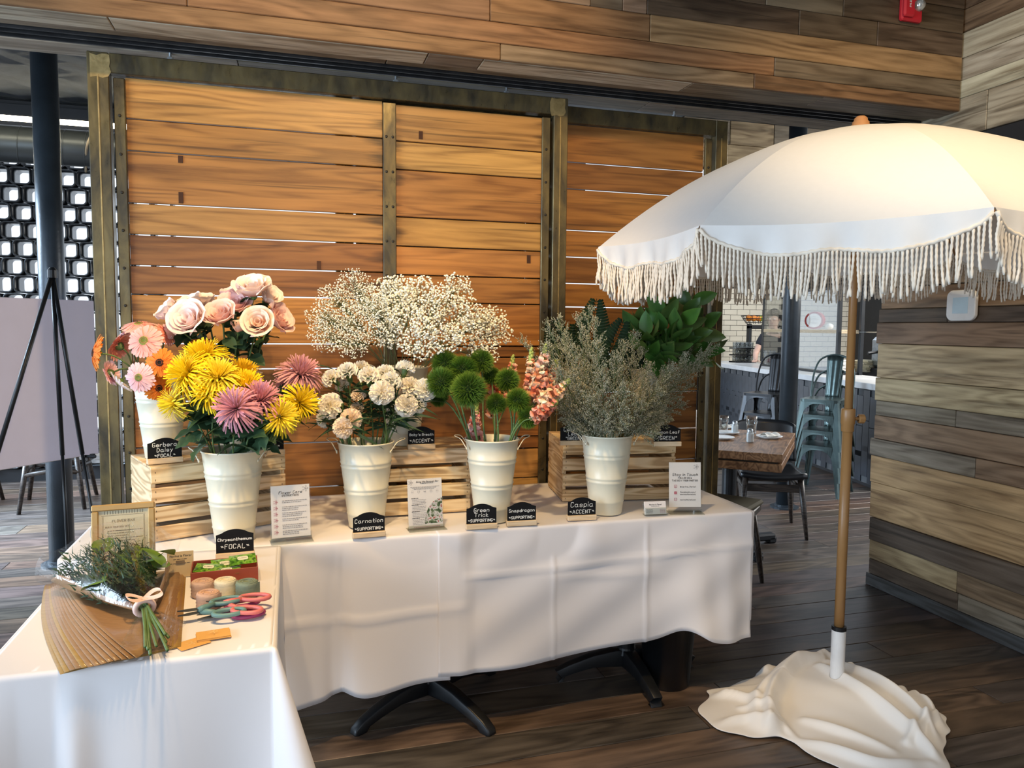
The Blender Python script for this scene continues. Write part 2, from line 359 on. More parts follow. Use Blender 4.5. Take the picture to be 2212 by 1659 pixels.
soffit_strip(BY+.024, 3.235, BZ, (-2.6, -.62, .55, .78, 1.75, 2.45, 3.25), (SG, SG, SD, SG, SD, SD))
soffit_strip(3.238, 3.305, BZ+.008, (-2.6, .4, 3.25), (SD, SD))
soffit_strip(3.435, 3.58, BZ, (-2.6, -.2, 1.7, 3.25), (SG, SD, SD))
struct(MB().box(-2.6, 3.235, 3.44, 3.58, BZ+.024, 3.7).build('wall_beam_back', M['substrate']))
tr = thing('sliding_door_track', 'dark steel sliding door track recessed along the underside of the planked beam', 'door track', (0, 3.37, 2.60))
MB().box(-2.6, 3.23, -.062, .062, .07, .08).build('channel_top', M['track'], tr)
for yy in (-.055, -.005, .045):
    MB().box(-2.6, 3.23, yy, yy+.008, .0, .07).build('rail', M['track'], tr)

# ---------------------------------------------------------------- right wall
WX, WE = 3.25, 3.573
wr = struct(MB().box(WX+.022, WX+.16, -.6, WE-.01, 0, 2.2).build('wall_right', M['substrate']))
zs = [PX(1886, yy, WX).z for yy in ()]
def zpx(yy, xx): return PY(xx, yy, WE).z
bounds = [zpx(1258, 1872), zpx(1236, 1872), zpx(1204, 1873), zpx(1163, 1874), zpx(1115, 1876), zpx(1040, 1880), zpx(983, 1881), zpx(946, 1883), zpx(896, 1886), zpx(864, 1888), zpx(815, 1889), zpx(742, 1889), zpx(697, 1890), 1.62, 1.74, 1.86, 1.98, 2.10, 2.2]
bounds[0] = 0.0
PALE = (.46, .35, .21); PAL2 = (.56, .43, .255); GREY = (.25, .21, .155); BRN = (.27, .18, .11); HON = (.46, .30, .155); DRK = (.135, .10, .072); BLU = (.085, .088, .092)
wc = [[(BLU, None)], [(DRK, 2.95), (GREY, None)], [(PALE, 2.96), (BRN, None)], [(DRK, None)], [(HON, None)], [(HON, None)], [(GREY, 2.88), (BRN, None)], [(BRN, None)], [(GREY, 3.02), (GREY, None)], [(PAL2, None)], [(PAL2, None)], [(BRN, None)], [(DRK, 3.1), (DRK, None)], [(BRN, None)], [(GREY, None)], [(DRK, None)], [(BRN, None)], [(DRK, None)]]
for i, segs in enumerate(wc):
    z0, z1 = bounds[i], bounds[i+1]; ye = WE+random.uniform(-.012, .02); prot = random.uniform(-.004, .010)
    for c, j in segs:
        ys = j if j else -.5
        if j is None and len(segs) == 1 and i % 2: 
            plank(wr, M['plank'], (WX+.010-prot, (ye+1.4)/2, (z0+z1)/2), ye-1.4-.003, .024, z1-z0-.0025, jitter(c, .1), 'Y'); ye = 1.4
        plank(wr, M['plank'], (WX+.010-prot, (ye+ys)/2, (z0+z1)/2), ye-ys-.003, .024, z1-z0-.0025, jitter(c, .1), 'Y'); ye = ys
lint = struct(MB().cbox(WX-.004, WX+.16, -.6, WE+.02, 2.202, 2.472, .004).build('trim_1', M['blackpaint']))
hd = struct(MB().box(WX+.022, WX+.16, -.6, 3.58, 2.474, 3.7).build('wall_right_header', M['substrate']))
z0 = 2.474
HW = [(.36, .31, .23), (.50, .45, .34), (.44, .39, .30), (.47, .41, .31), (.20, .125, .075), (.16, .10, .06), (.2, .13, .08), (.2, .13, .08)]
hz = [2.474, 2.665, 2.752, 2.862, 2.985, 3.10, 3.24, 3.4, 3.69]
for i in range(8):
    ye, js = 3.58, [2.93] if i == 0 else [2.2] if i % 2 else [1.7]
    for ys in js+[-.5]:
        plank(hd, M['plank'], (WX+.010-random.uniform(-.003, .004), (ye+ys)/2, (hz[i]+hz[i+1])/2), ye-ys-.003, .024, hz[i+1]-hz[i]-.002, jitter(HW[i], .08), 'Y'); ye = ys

# ---------------------------------------------------------------- unseen walls added to hold back sky light; assumed openings built around the assumed daylight lamps
wm = plain('plaster_dark', (.16, .13, .11), .85)
def wall_with_window(name, n, cx_, cy_, along, a0, a1, b0, b1, z0, z1, H=3.7):
    "wall running a0..a1 with an opening b0..b1, z0..z1 and a slim steel sash"
    f = (lambda p, q, za, zb: MB().box(p, q, cy_-.07, cy_+.07, za, zb)) if along == 'x' else (lambda p, q, za, zb: MB().box(cx_-.07, cx_+.07, p, q, za, zb))
    b = MB()
    for p, q, za, zb in ((a0, b0, 0, H), (b1, a1, 0, H), (b0, b1, 0, z0), (b0, b1, z1, H)):
        g = f(p, q, za, zb); b.add(g.v, g.f)
    struct(b.build(name, wm)); wn = MB()
    for t_ in [b0, b0+(b1-b0)/3, b0+2*(b1-b0)/3, b1]:
        g = f(t_-.02, t_+.02, z0, z1); k = .4; wn.add([(lerp(cx_, v[0], k) if along != 'x' else v[0], lerp(cy_, v[1], k) if along == 'x' else v[1], v[2]) for v in g.v], g.f)
    struct(wn.build('window_%d' % n, M['black_steel']))  # unseen sash, assumed and built around the daylight lamp
wall_with_window('wall_front', 1, 0, -1.70, 'x', -4.2, 3.4, -2.9, 1.3, .6, 2.8)
wall_with_window('wall_left', 2, -4.24, 0, 'y', -1.63, 2.9, -.7, 2.5, .4, 2.8)
# ---------------------------------------------------------------- ceilings
struct(MB().box(-6, 3.23, -1.2, 3.2, 3.70, 3.76).build('ceiling', plain('ceiling_board', (.10, .075, .055), .8)))
cb = MB(); cb.grid(lambda u, v: Vector((-6+u*13, 3.6+v*4.1, 3.36+.025*sin(u*190+v*37)*sin(v*61-u*40))), 90, 40)
struct(cb.build('ceiling_back', M['foam'], smooth=True))

# ---------------------------------------------------------------- sliding doors
DY = 3.40
def door(name, label, x0, x1, ztop, Y, lcols, mullion, seed, zb=.03, bolts=()):
    random.seed(seed)
    d = thing(name, label, 'sliding door', ((x0+x1)/2, Y, zb)); d['kind'] = 'structure'; ox = (x0+x1)/2
    def bx(nm, a, b_, ya, yb, za, zb_, mat): 
        q = MB(); q.cbox(a-ox, b_-ox, ya, yb, za-zb, zb_-zb, .003); return q.build(nm, M[mat], d)
    sw, rh = .078, .078
    lst = bx('stile', x0, x0+sw, 0, .055, zb, ztop, 'bronze'); MB().box(x0+.036-ox, x0+.041-ox, -.0025, 0, 0, ztop-rh-zb-.01).build('weld_line', M['brass'], lst)
    rst = bx('stile', x1-sw*.9, x1, 0, .055, zb, ztop, 'bronze'); MB().box(x1-.04-ox, x1-.036-ox, -.0025, 0, 0, ztop-rh-zb-.01).build('weld_line', M['brass'], rst)
    rail = bx('top_rail', x0+sw+.001, x1-sw*.9-.001, .001, .054, ztop-rh, ztop, 'bronze')
    bx('bottom_rail', x0+sw+.001, x1-sw*.9-.001, .001, .054, zb, zb+.09, 'bronze')
    fl, fr = x0+sw+.012, x1-sw*.9-.012
    f1 = bx('flange', fl, fl+.042, .014, .03, zb+.1, ztop-rh-.012, 'bronze'); f2 = bx('flange', fr-.040, fr, .014, .03, zb+.1, ztop-rh-.012, 'bronze')
    bm = bolt_me
    for k in range(15):
        zz = ztop-rh-.16-.152*k
        if zz < .2: break
        for fo, xx in ((f1, fl+.021), (f2, fr-.02)): inst(bm, 'bolt', fo, Matrix.Translation((xx-ox, .014, zz-zb)))
    xm = [fl+.030]
    if mullion:
        mm = bx('mullion', mullion-.029, mullion+.029, .010, .036, zb+.1, ztop-rh-.012, 'bronze')
        for k in range(15):
            zz = ztop-rh-.16-.152*k
            if zz > .2:
                for s_ in (-.014, .014): inst(bm, 'bolt', mm, Matrix.Translation((mullion+s_-ox, .010, zz-zb)))
    for (a, b_, zl, cs) in lcols:
        for i in range(len(zl)-1):
            g = .0055
            o = plank(d, M['door_plank'], ((a+b_)/2-ox, .040+random.uniform(-.002, .002), (zl[i]+zl[i+1])/2-zb), b_-a, .020, zl[i]-zl[i+1]-g, jitter(cs[i % len(cs)], .10), ch=.002)
    for xx in bolts:
        hb = MB(); hb.tube([(xx-ox, .03, ztop-zb), (xx-ox, .03, ztop-zb+.07)], .006, 8); hb.lathe([(.013, 0), (.013, .014), (.006, .014)], 6, Matrix.Translation((xx-ox, .03, ztop-zb)))
        hb.build('hanger_bolt', M['steel'], d)
    return d, rail
_b = MB(); _b.lathe([(.0062, 0), (.0058, .003), (.0035, .0045), (.0001, .0048)], 8, Matrix.Rotation(pi/2, 4, 'X')); _o = _b.build('bolt', M['bolt']); bolt_me = _o.data; bpy.data.objects.remove(_o)
def zl(px, ys, Y): return [PY(px, q, Y).z for q in ys]
L1 = zl(283, (167, 256, 325, 438, 506, 573, 635.5), DY+.03) + zl(700, (743, 796, 862), DY+.03) + zl(640, (957, 1054, 1130), DY+.03)
L1.append(.14)
R1 = zl(776, (217, 298, 360, 464, 528, 591), DY+.03) + zl(1100, (657, 748, 772), DY+.03) + zl(1150, (848, 942, 968, 1031), DY+.03) + [.46, .30, .14]
OR = (.43, .19, .045); O2 = (.37, .16, .037); O3 = (.49, .245, .066); O4 = (.28, .118, .030); O5 = (.55, .30, .085)
d1, rail1 = door('door_1', 'large sliding door of orange stained planks in a bronze steel frame behind the buckets', PY(192, 300, DY).x, PY(1228, 214, DY).x, 2.571, DY,
     [(-.628, .401, L1, [O3, OR, OR, O3, O4, O4, OR, O4, O4, O2, O4, O4]), (.459, 1.156, R1, [O3, O5, OR, O3, OR, OR, O2, O4, O4, O4, O4])], .43, 5, bolts=(PY(365, 100, DY).x, PY(857, 160, DY).x, PY(1098, 185, DY).x))
nm_ = plain('mortise_shadow', (.06, .022, .008), .9)  # dark colour on proud blocks stands for the shade inside mortise holes
for px_, py_, hh in ((390, 344, .028), (391, 427, .045), (689, 573, .036), (909, 292, .034), (1142, 560, .038)):
    p_ = PY(px_, py_, DY+.029); q = MB(); q.box(-.009, .009, -.0022, .004, -hh/2, hh/2); q.build('mortise', nm_, d1, loc=(p_.x-d1.location.x, .029, p_.z-.03))
# brighter brass-coloured patches at the top corners of the frame
bp = MB(); pts = [(random.uniform(.8, 1.15)) for _ in range(14)]
for cx_, cz_, s_ in ((PY(192, 300, DY).x+.045, 2.571-.055, 1.0), (PY(1228, 214, DY).x-.05, 2.571-.045, .9)):
    poly = []
    for k in range(14):
        a = 2*pi*k/14; rr = .047*pts[k]*s_/max(abs(cos(a)), abs(sin(a)))*.92
        poly.append((min(max(cx_+rr*cos(a)-(d1.location.x), -1.0), 1.0), min(cz_+rr*sin(a), 2.5695)-.03))
    bp.prism(poly, -.0012, -.0002)
bp.build('brass_patch', M['brass'], rail1)
D2 = DY+.10
R2 = zl(1232, (268, 350, 408, 497, 555, 612, 663), D2+.03) + zl(1508, (765, 844, 924, 990, 1050), D2+.03) + [.44, .29, .14]
x2r = PY(1562, 665, D2).x
door('door_2', 'second sliding door of dark orange planks hung behind the first one, beside the parasol', .20, x2r, 2.568, D2, [(.31, 1.10, R2, [O4, O2]), (1.16, x2r-.123, R2, [O2, O4, O2, OR, O4, O2, O4])], 1.13, 8, bolts=(PY(1463, 235, D2).x,))
random.seed(3)

# ---------------------------------------------------------------- columns
def column(x, y, r, label, ztop=3.4):
    c = thing('steel_column', label, 'column', (x, y, 0)); c['kind'] = 'structure'
    MB().lathe([(r, 0), (r, ztop)], 32, cap=True).build('shaft', M['column'], c, smooth=True)
    b = MB(); b.lathe([(r+.045, 0), (r+.045, .012), (r+.008, .014), (r+.008, .03), (r, .032)], 32); b.build('base_plate', M['column'], c); return c
column(-1.385, 5.19, .071, 'black round steel column behind the easel at the left')
column(3.985, 5.35, .071, 'black round steel column between the dining table and the bar')
# ---------------------------------------------------------------- room beyond the left opening
LY = 8.0; LZ0 = .205
lat = struct(MB().box(-6, 3.2, LY+.02, LY+.24, 3.02, 3.4).build('wall_back', M['blackpaint']))
MB().box(-6, 3.2, LY+.02, LY+.24, 0, .12).build('plinth', M['blackpaint'], lat)
def rrect(w, h, r, n=5):
    P = []
    for cx_, cz_, a0 in ((w/2-r, h/2-r, 0), (-w/2+r, h/2-r, pi/2), (-w/2+r, -h/2+r, pi), (w/2-r, -h/2+r, 3*pi/2)):
        for k in range(n+1): a = a0+pi/2*k/n; P.append((cx_+r*cos(a), cz_+r*sin(a)))
    return P
o_, i_ = rrect(.176, .160, .040), rrect(.150, .134, .032); n_ = len(o_)
b = MB(); vs = [(x, 0, z) for x, z in o_]+[(x, 0, z) for x, z in i_]+[(x, .26, z) for x, z in i_]+[(x, .26, z) for x, z in o_]
b.add(vs, [(k*n_+j, k*n_+(j+1) % n_, ((k+1) % 4)*n_+(j+1) % n_, ((k+1) % 4)*n_+j) for k in range(4) for j in range(n_)])
t_ = b.build('tube', M['lattice'], smooth=True); tme = t_.data; bpy.data.objects.remove(t_)
for r in range(18):
    for c in range(16):
        inst(tme, 'tube', lat, Matrix.Translation((-4.0+c*.182+(.091 if r % 2 else 0)+random.uniform(-.004, .004), LY+random.uniform(-.01, .01), LZ0+r*.165)))
# cars and street bands outside are simple bright daylight; pale sill strips inside the tubes catch it
dk = thing('air_duct', 'grey spiral air duct running above the tube screen', 'duct', (-4.4, 7.55, 3.03))
MB().lathe([(.155, 0), (.155, 4.6)], 28, Matrix.Rotation(pi/2, 4, 'Y'), cap=True).build('pipe', M['duct'], dk, smooth=True)
sm = MB()
for k in range(26): sm.tube([(.1+k*.17+.07*sin(a/2+.4), .156*cos(a), .156*sin(a)) for a in [2*pi*q/20 for q in range(20)]], .004, 5, closed=True)
sm.build('seam', M['duct'], dk, smooth=True)
ls = thing('led_light_bar', 'bright warm linear light hanging in front of the air duct', 'light', (-2.55, 7.2, 3.165))
MB().box(-1.0, 2.2, -.025, .025, .018, .11).build('housing', M['blackpaint'], ls); MB().cbox(-1.0, 2.2, -.03, .02, -.018, .018, .005).build('diffuser', M['led'], ls)
struct(MB().cbox(-5, 3.2, 7.28, 7.36, 3.22, 3.335, .004).build('trim_2', M['blackpaint']))
struct(MB().cbox(-5, 3.2, 7.26, 7.279, 3.225, 3.265, .004).build('trim_3', M['orangewood']))
# rope tied to the screen
rp = MB()
for dx in (0, .045): rp.tube(curve_pts([(-1.60+dx, 7.42, 3.2), (-1.66+dx, 7.36, 3.02), (-1.73+dx, 7.60, 2.84)], 6), .010, 6)
tag(rp.build('rope', plain('jute_rope', (.34, .27, .18), .9), smooth=True), 'pale knotted rope hanging by the left edge of the door frame', 'rope')

# easel with sign board seen from behind
ez = thing('easel', 'black folding tripod easel in front of the left column', 'easel', (-1.2, 4.5, 0))
ap = PY(113, 592, 4.5)-ez.location
for foot in (PZ(152, 1290, 0), PZ(-135, 1400, 0), PZ(228, 1280, 0)):
    f_ = foot-ez.location
    MB().tube([ap, ap*.45+f_*.55], .0115, 10).build('leg', M['black_steel'], ez, smooth=True)
    MB().tube([ap*.47+f_*.53, f_], .0085, 10).build('leg_extension', M['black_steel'], ez, smooth=True)
MB().lathe([(.024, -.02), (.024, .02), (.012, .035)], 14, Matrix.Translation(ap), cap=True).build('head', M['black_steel'], ez)
brA = PZ(212, 979, .70); brB = PZ(0, 1015, .70); dv = (brB-brA).normalized()
bd = thing('sign_board', 'blank pale lavender board propped on the black easel, seen from behind', 'sign board', brA+Vector((0, .0, 0)), atan2(dv.y, dv.x))
tl = Matrix.Rotation(radians(4), 4, 'X')
q = MB(); q.cbox(0, .76, -.006, .006, 0, .935, .002); q.build('panel', plain('foam_board', (.70, .67, .82), .7, 0, .02), bd)
q = MB(); q.cbox(-.002, .762, -.008, -.0062, -.004, .006, .0008); q.build('edge_strip', M['whitetile'], bd)
lp = PY(200, 985, 4.56)-ez.location
q = MB(); q.tube([lp+Vector((-.05, 0, 0)), lp+Vector((.02, -.02, 0))], .008, 8); q.build('peg', M['black_steel'], ez); q = MB(); q.lathe([(.014, -.012), (.014, .012)], 10, Matrix.Translation(lp), cap=True); q.build('clamp', M['black_steel'], ez)
# two dark stools behind the board
def stool(lab, feet, zs=.47, cross=.30):
    c = sum((Vector(f) for f in feet), Vector())/4; s_ = thing('wooden_stool', lab, 'stool', (c.x, c.y, 0), group='dark stools beyond the left column')
    tops = []
    for f in feet:
        f = Vector(f)-c; t_ = f*.72; t_.z = zs; tops.append(t_); MB().tube([t_, f*.86+Vector((0, 0, zs/2)), f], [.021, .020, .015], 10).build('leg', M['darkwood'], s_, smooth=True)
    q = MB(); q.cbox(-.21, .21, -.21, .21, zs, zs+.045, .012); q.build('seat', M['darkwood'], s_)
    for i, j in ((0, 1), (2, 3), (0, 2), (1, 3)):
        a = Vector(feet[i])-c; b_ = Vector(feet[j])-c; k = 1-.28*cross/zs
        MB().tube([a*k+Vector((0, 0, cross)), (a+b_)*.5*k+Vector((0, 0, cross+.02)), b_*k+Vector((0, 0, cross))], [.022, .017, .022], 8).build('stretcher', M['darkwood'], s_, smooth=True)
def v2(p): return (p.x, p.y, 0)
stool('dark wooden stool behind the left column under the pale board', [v2(PZ(40, 1112, 0)), v2(PZ(183, 1100, 0)), v2(PZ(63, 1080, 0)), v2(PZ(209, 1069, 0))])
stool('dark wooden stool at the left edge beyond the pale board', [(-2.95, 6.85, 0), (-2.42, 6.95, 0), (-2.90, 7.30, 0), (-2.36, 7.24, 0)])
# ---------------------------------------------------------------- cloth helpers
def cloth_mat(name, c, rough=.62, bs=900):
    m, nt, b = new_mat(name); tc = nd(nt, 'ShaderNodeTexCoord'); n = noise(nt, tc.outputs['Object'], 3, 3)
    nt.links.new(ramp(nt, [(.3, tuple(x*.97 for x in c)), (.7, c)], n), b.inputs['Base Color']); b.inputs['Roughness'].default_value = rough
    b.inputs['Sheen Weight'].default_value = .15; b.inputs['Specular IOR Level'].default_value = .4
    bump(nt, b, noise(nt, tc.outputs['Object'], bs, 2), .06, .0005)
    return m
M['linen'] = cloth_mat('white_table_linen', (.80, .775, .785), .55)
M['drape'] = cloth_mat('ivory_drape', (.84, .81, .77), .48)
def weld(b, e=1e-4):
    ix = {}; mp = []; nv = []; nt = []
    for p, t in zip(b.v, b.t):
        k = tuple(round(c/e) for c in p)
        if k not in ix: ix[k] = len(nv); nv.append(p); nt.append(t)
        mp.append(ix[k])
    b.v = nv; b.t = nt; nf = []; nm = []
    for f, m_ in zip(b.f, b.m):
        g = []
        for i in f:
            if mp[i] not in g: g.append(mp[i])
        if len(g) > 2: nf.append(tuple(g)); nm.append(m_)
    b.f = nf; b.m = nm; return b
def tablecloth(name, label, x0, x1, y0, y1, T, front, right=None, left=None, back=None, off=lambda s, d, side: 0, corner='round', flare=.33, nx=90, nd_=40, group=None, topf=lambda x, y: 0, ncorn=24, e0=.010):
    b = MB(); z = T
    b.grid(lambda u, v: (lerp(x0, x1, u), lerp(y0, y1, v), z+topf(lerp(x0, x1, u), lerp(y0, y1, v))), nx, 26)
    def prof(d):     # how far out and down a point d along the cloth lies just past the edge
        r = e0
        if d < r*1.57: a = d/r; return r*sin(a), r*(1-cos(a))
        return r, r+d-r*1.57
    sides = []
    def side(P0, P1, out, drop, n, key):
        P0, P1, out = Vector(P0), Vector(P1), Vector(out); Ls = (P1-P0).length
        def fn(u, v):
            p = P0.lerp(P1, u); d = drop(u)*v**1.5; o_, dn = prof(d); w_ = min(1, u*Ls/.0001, 1)
            o_ += off(u*Ls, d, key)
            q = p+out*o_; return (q.x, q.y, z+topf(p.x, p.y)*(1 if v == 0 else max(0, 1-d*8))-dn)
        b.grid(fn, n, nd_)
    if front: side((x0, y0, 0), (x1, y0, 0), (0, -1, 0), front, nx, 'front')
    if right: side((x1, y0, 0), (x1, y1, 0), (1, 0, 0), right, 50, 'right')
    if left: side((x0, y0, 0), (x0, y1, 0), (-1, 0, 0), left, 50, 'left')
    if back: side((x0, y1, 0), (x1, y1, 0), (0, 1, 0), back, nx, 'back')
    def corn(c, ox, oy, da, db, sa, sb):
        def fn(u, v):
            ph = u*pi/2; m_ = 1 if corner == 'round' else min(1/max(cos(ph), 1e-6), 1/max(sin(ph), 1e-6))
            d = lerp(da, db, u)*m_*v**1.5; o_, dn = prof(d); fl = flare*d*sin(2*ph)**1.3
            o_ += lerp(off(*sa[:1], d, sa[1]), off(*sb[:1], d, sb[1]), u); hz_ = sqrt(max(dn*dn-fl*fl, 0)) if dn > fl else dn
            dx, dy = cos(ph), sin(ph)
            return (c[0]+ox*dx*(o_+fl), c[1]+oy*dy*(o_+fl), z-hz_)
        b.grid(fn, ncorn, nd_)
    if front and right: corn((x1, y0), 1, -1, right(0), front(1), (0, 'right'), (x1-x0, 'front'))
    if back and right: corn((x1, y1), 1, 1, right(1), back(1), (y1-y0, 'right'), (x1-x0, 'back'))
    if front and left: corn((x0, y0), -1, -1, left(0), front(0), (0, 'left'), (0, 'front'))
    if back and left: corn((x0, y1), -1, 1, left(1), back(0), (y1-y0, 'left'), (0, 'back'))
    weld(b); cx_, cy_ = (x0+x1)/2, (y0+y1)/2; b.v = [(p[0]-cx_, p[1]-cy_, p[2]) for p in b.v]
    o = b.build(name, M['linen'], smooth=True, loc=(cx_, cy_, 0)); tag(o, label, 'tablecloth', group); orient(o)
    return solid(o, .0016, -1)
gs = lambda x, c, w_: exp(-((x-c)/w_)**2)

# ---------------------------------------------------------------- pedestal tables
def ptable(label, x0, x1, y0, y1, T, base=None, ang=45, reach=.36):
    cx_, cy_ = base if base else ((x0+x1)/2, (y0+y1)/2)
    t = thing('pedestal_table', label, 'table', (cx_, cy_, 0), group='pedestal tables')
    q = MB(); q.cbox(x0-cx_, x1-cx_, y0-cy_, y1-cy_, T-.032, T-.003, .004); q.build('table_top', M['tablewood'], t)
    q = MB(); q.lathe([(.045, .09), (.038, .12), (.038, T-.04)], 20); q.lathe([(.16, T-.045), (.16, T-.034)], 20, cap=True); q.build('column', M['black_steel'], t, smooth=False)
    for k in range(4):
        a = radians(ang+90*k); R_ = Matrix.Rotation(a, 4, 'Z'); q = MB()
        P = [(0, .11), (.06, .112), (.16, .098), (.26, .07), (.325, .045), (reach, .022), (reach+.006, .0)]
        Q = [(0, .04), (.06, .045), (.16, .05), (.25, .032), (.30, .018), (.315, 0), (reach-.008, .0)]
        vs = []; 
        for (xa, za), (xb, zb_) in zip(P, Q):
            w_ = .034-.01*min(xa/reach, 1); vs += [(xa, -w_*.8, za), (xa, w_*.8, za), (xb, w_, zb_), (xb, -w_, zb_)]
        fs = [(i*4+j, i*4+(j+1) % 4, (i+1)*4+(j+1) % 4, (i+1)*4+j) for i in range(6) for j in range(4)]+[(0, 3, 2, 1), (24, 25, 26, 27)]
        q.add([R_ @ Vector(p) for p in vs], fs); bevel(q.build('foot', M['black_steel'], t, smooth=True), .006, 2, 50)
    return t
T = .75
ptable('pedestal table under the left white cloth, cross base showing below the hem', .135, .885, 2.665, 3.36, T, (.515, 2.885), 45-15.5)
ptable('pedestal table under the right white cloth, cross base beside the black bin', .90, 1.808, 2.665, 3.36, T, (1.385, 2.905), 45-47, .285)
ptable('pedestal table carrying the left end of the display under the cloth', -.70, .12, 2.665, 3.36, T, (-.29, 3.0), 20)
ptable('pedestal table under the cloth of the small foreground table', -.64, -.056, 1.80, 2.615, T, (-.345, 2.2), 45, .34)

def offA(s, d, side):
    if d <= 0: return 0
    x = -.70+s; g = min(d/.12, 1); A = d*.085
    o = A*(.55+.45*sin(x*9.2+.9))+A*.5*sin(x*21+2.2)*gs(x, .05, .22)
    o += -.035*gs(x, .165, .035)*min(d/.5, 1)**1.2*1.2 + .0045*gs(x, .167, .004)*g + .007*gs(d, .285+.01*sin(x*5), .009)+.03*gs(x, .33, .10)*(d/.57)**2
    o += .012*sin(x*13-d*9)*gs(d, .03, .06)
    return max(o, 0)+.001
def topA(x, y): return .0018*sin(x*17+y*9)*sin(y*14-x*5)
clothA = tablecloth('tablecloth', 'white tablecloth over the left half of the display table, hem nearly at the floor', -.72, .545, 2.652, 3.37, T+.001, lambda u: .562-.012*sin(u*7+.5)+.018*gs(u, .70, .04)*-1, off=offA, nx=150)
def offB(s, d, side):
    if d <= 0: return 0
    if side == 'right': return .004+max(0, d-.02)*.24*gs(s, .24, .12)+d*.03*gs(s, .55, .12)
    x = .50+s; g = min(d/.1, 1); A = d*.05
    o = A*(.5+.5*sin(x*7.4+2.4))+.005*g*gs(x, .945, .006)+.006*g*gs(x, 1.335, .007)+.004*g*gs(x, .60, .01)
    o += .007*gs(d, .17-.03*(x-.9), .009)+.006*gs(d, .215+.05*(x-1.1), .012)*gs(x, 1.15, .2)+.055*gs(x, 1.56, .10)*(d/.5)**1.6+.03*gs(x, 1.70, .06)*(d/.5)**1.3+.02*sin(x*17+1+d*4)*gs(d, .06, .06)*gs(x, 1.02, .12)
    o += .008*sin(x*11+d*15)*sin(d*13+x*6)*g
    if x < .64: o = max(o, offA(x+.70, d, 'front')+.004)*min(1, (.64-x)/.06)+o*(1-min(1, (.64-x)/.06))
    return max(o, 0)+.0035
clothB = tablecloth('tablecloth', 'white tablecloth over the right half of the display table, overlapping the other cloth', .50, 1.815, 2.649, 3.37, T+.0035, lambda u: .537-.035*gs(u, .6, .25)-.055*gs(u, .76, .07), right=lambda u: .47-.05*u, off=offB, corner='round', flare=-.10, nx=150, topf=lambda x, y: .0015*sin(x*14-y*8)*sin(y*12))
def offS(s, d, side):
    if d <= 0: return 0
    if side == 'front':
        x = -.64+s; o = d*.07*(.5+.5*sin(x*17+.5))+.03*gs(x, -.46, .035)*(d/.3)-.02*gs(x, -.53, .04)*(d/.3)
        return max(o, 0)
    return d*.05*(.5+.5*sin(s*14+1.2))
tablecloth('tablecloth', 'white cloth on the small foreground table, corners hanging in points', -.645, -.051, 1.791, 2.628, T+.001, lambda u: .345, right=lambda u: .31, left=lambda u: .33, off=offS, corner='square', flare=.34, nx=80)

# ---------------------------------------------------------------- bin under the table
bn = thing('waste_bin', 'black round bin under the right end of the white cloth', 'bin', (1.515, 2.78, 0))
q = MB(); q.lathe([(.0005, .004), (.088, .004), (.09, .0), (.094, .004), (.122, .335), (.128, .335), (.128, .35), (.118, .35), (.088, .02), (.0005, .018)], 36); q.build('body', plain('black_plastic', (.008, .009, .011), .3), bn, smooth=True)
q = MB(); q.tube([(.126*cos(a), .126*sin(a), .345) for a in [2*pi*k/36 for k in range(36)]], .006, 6, closed=True); q.build('rim', M['black_steel'], bn, smooth=True)

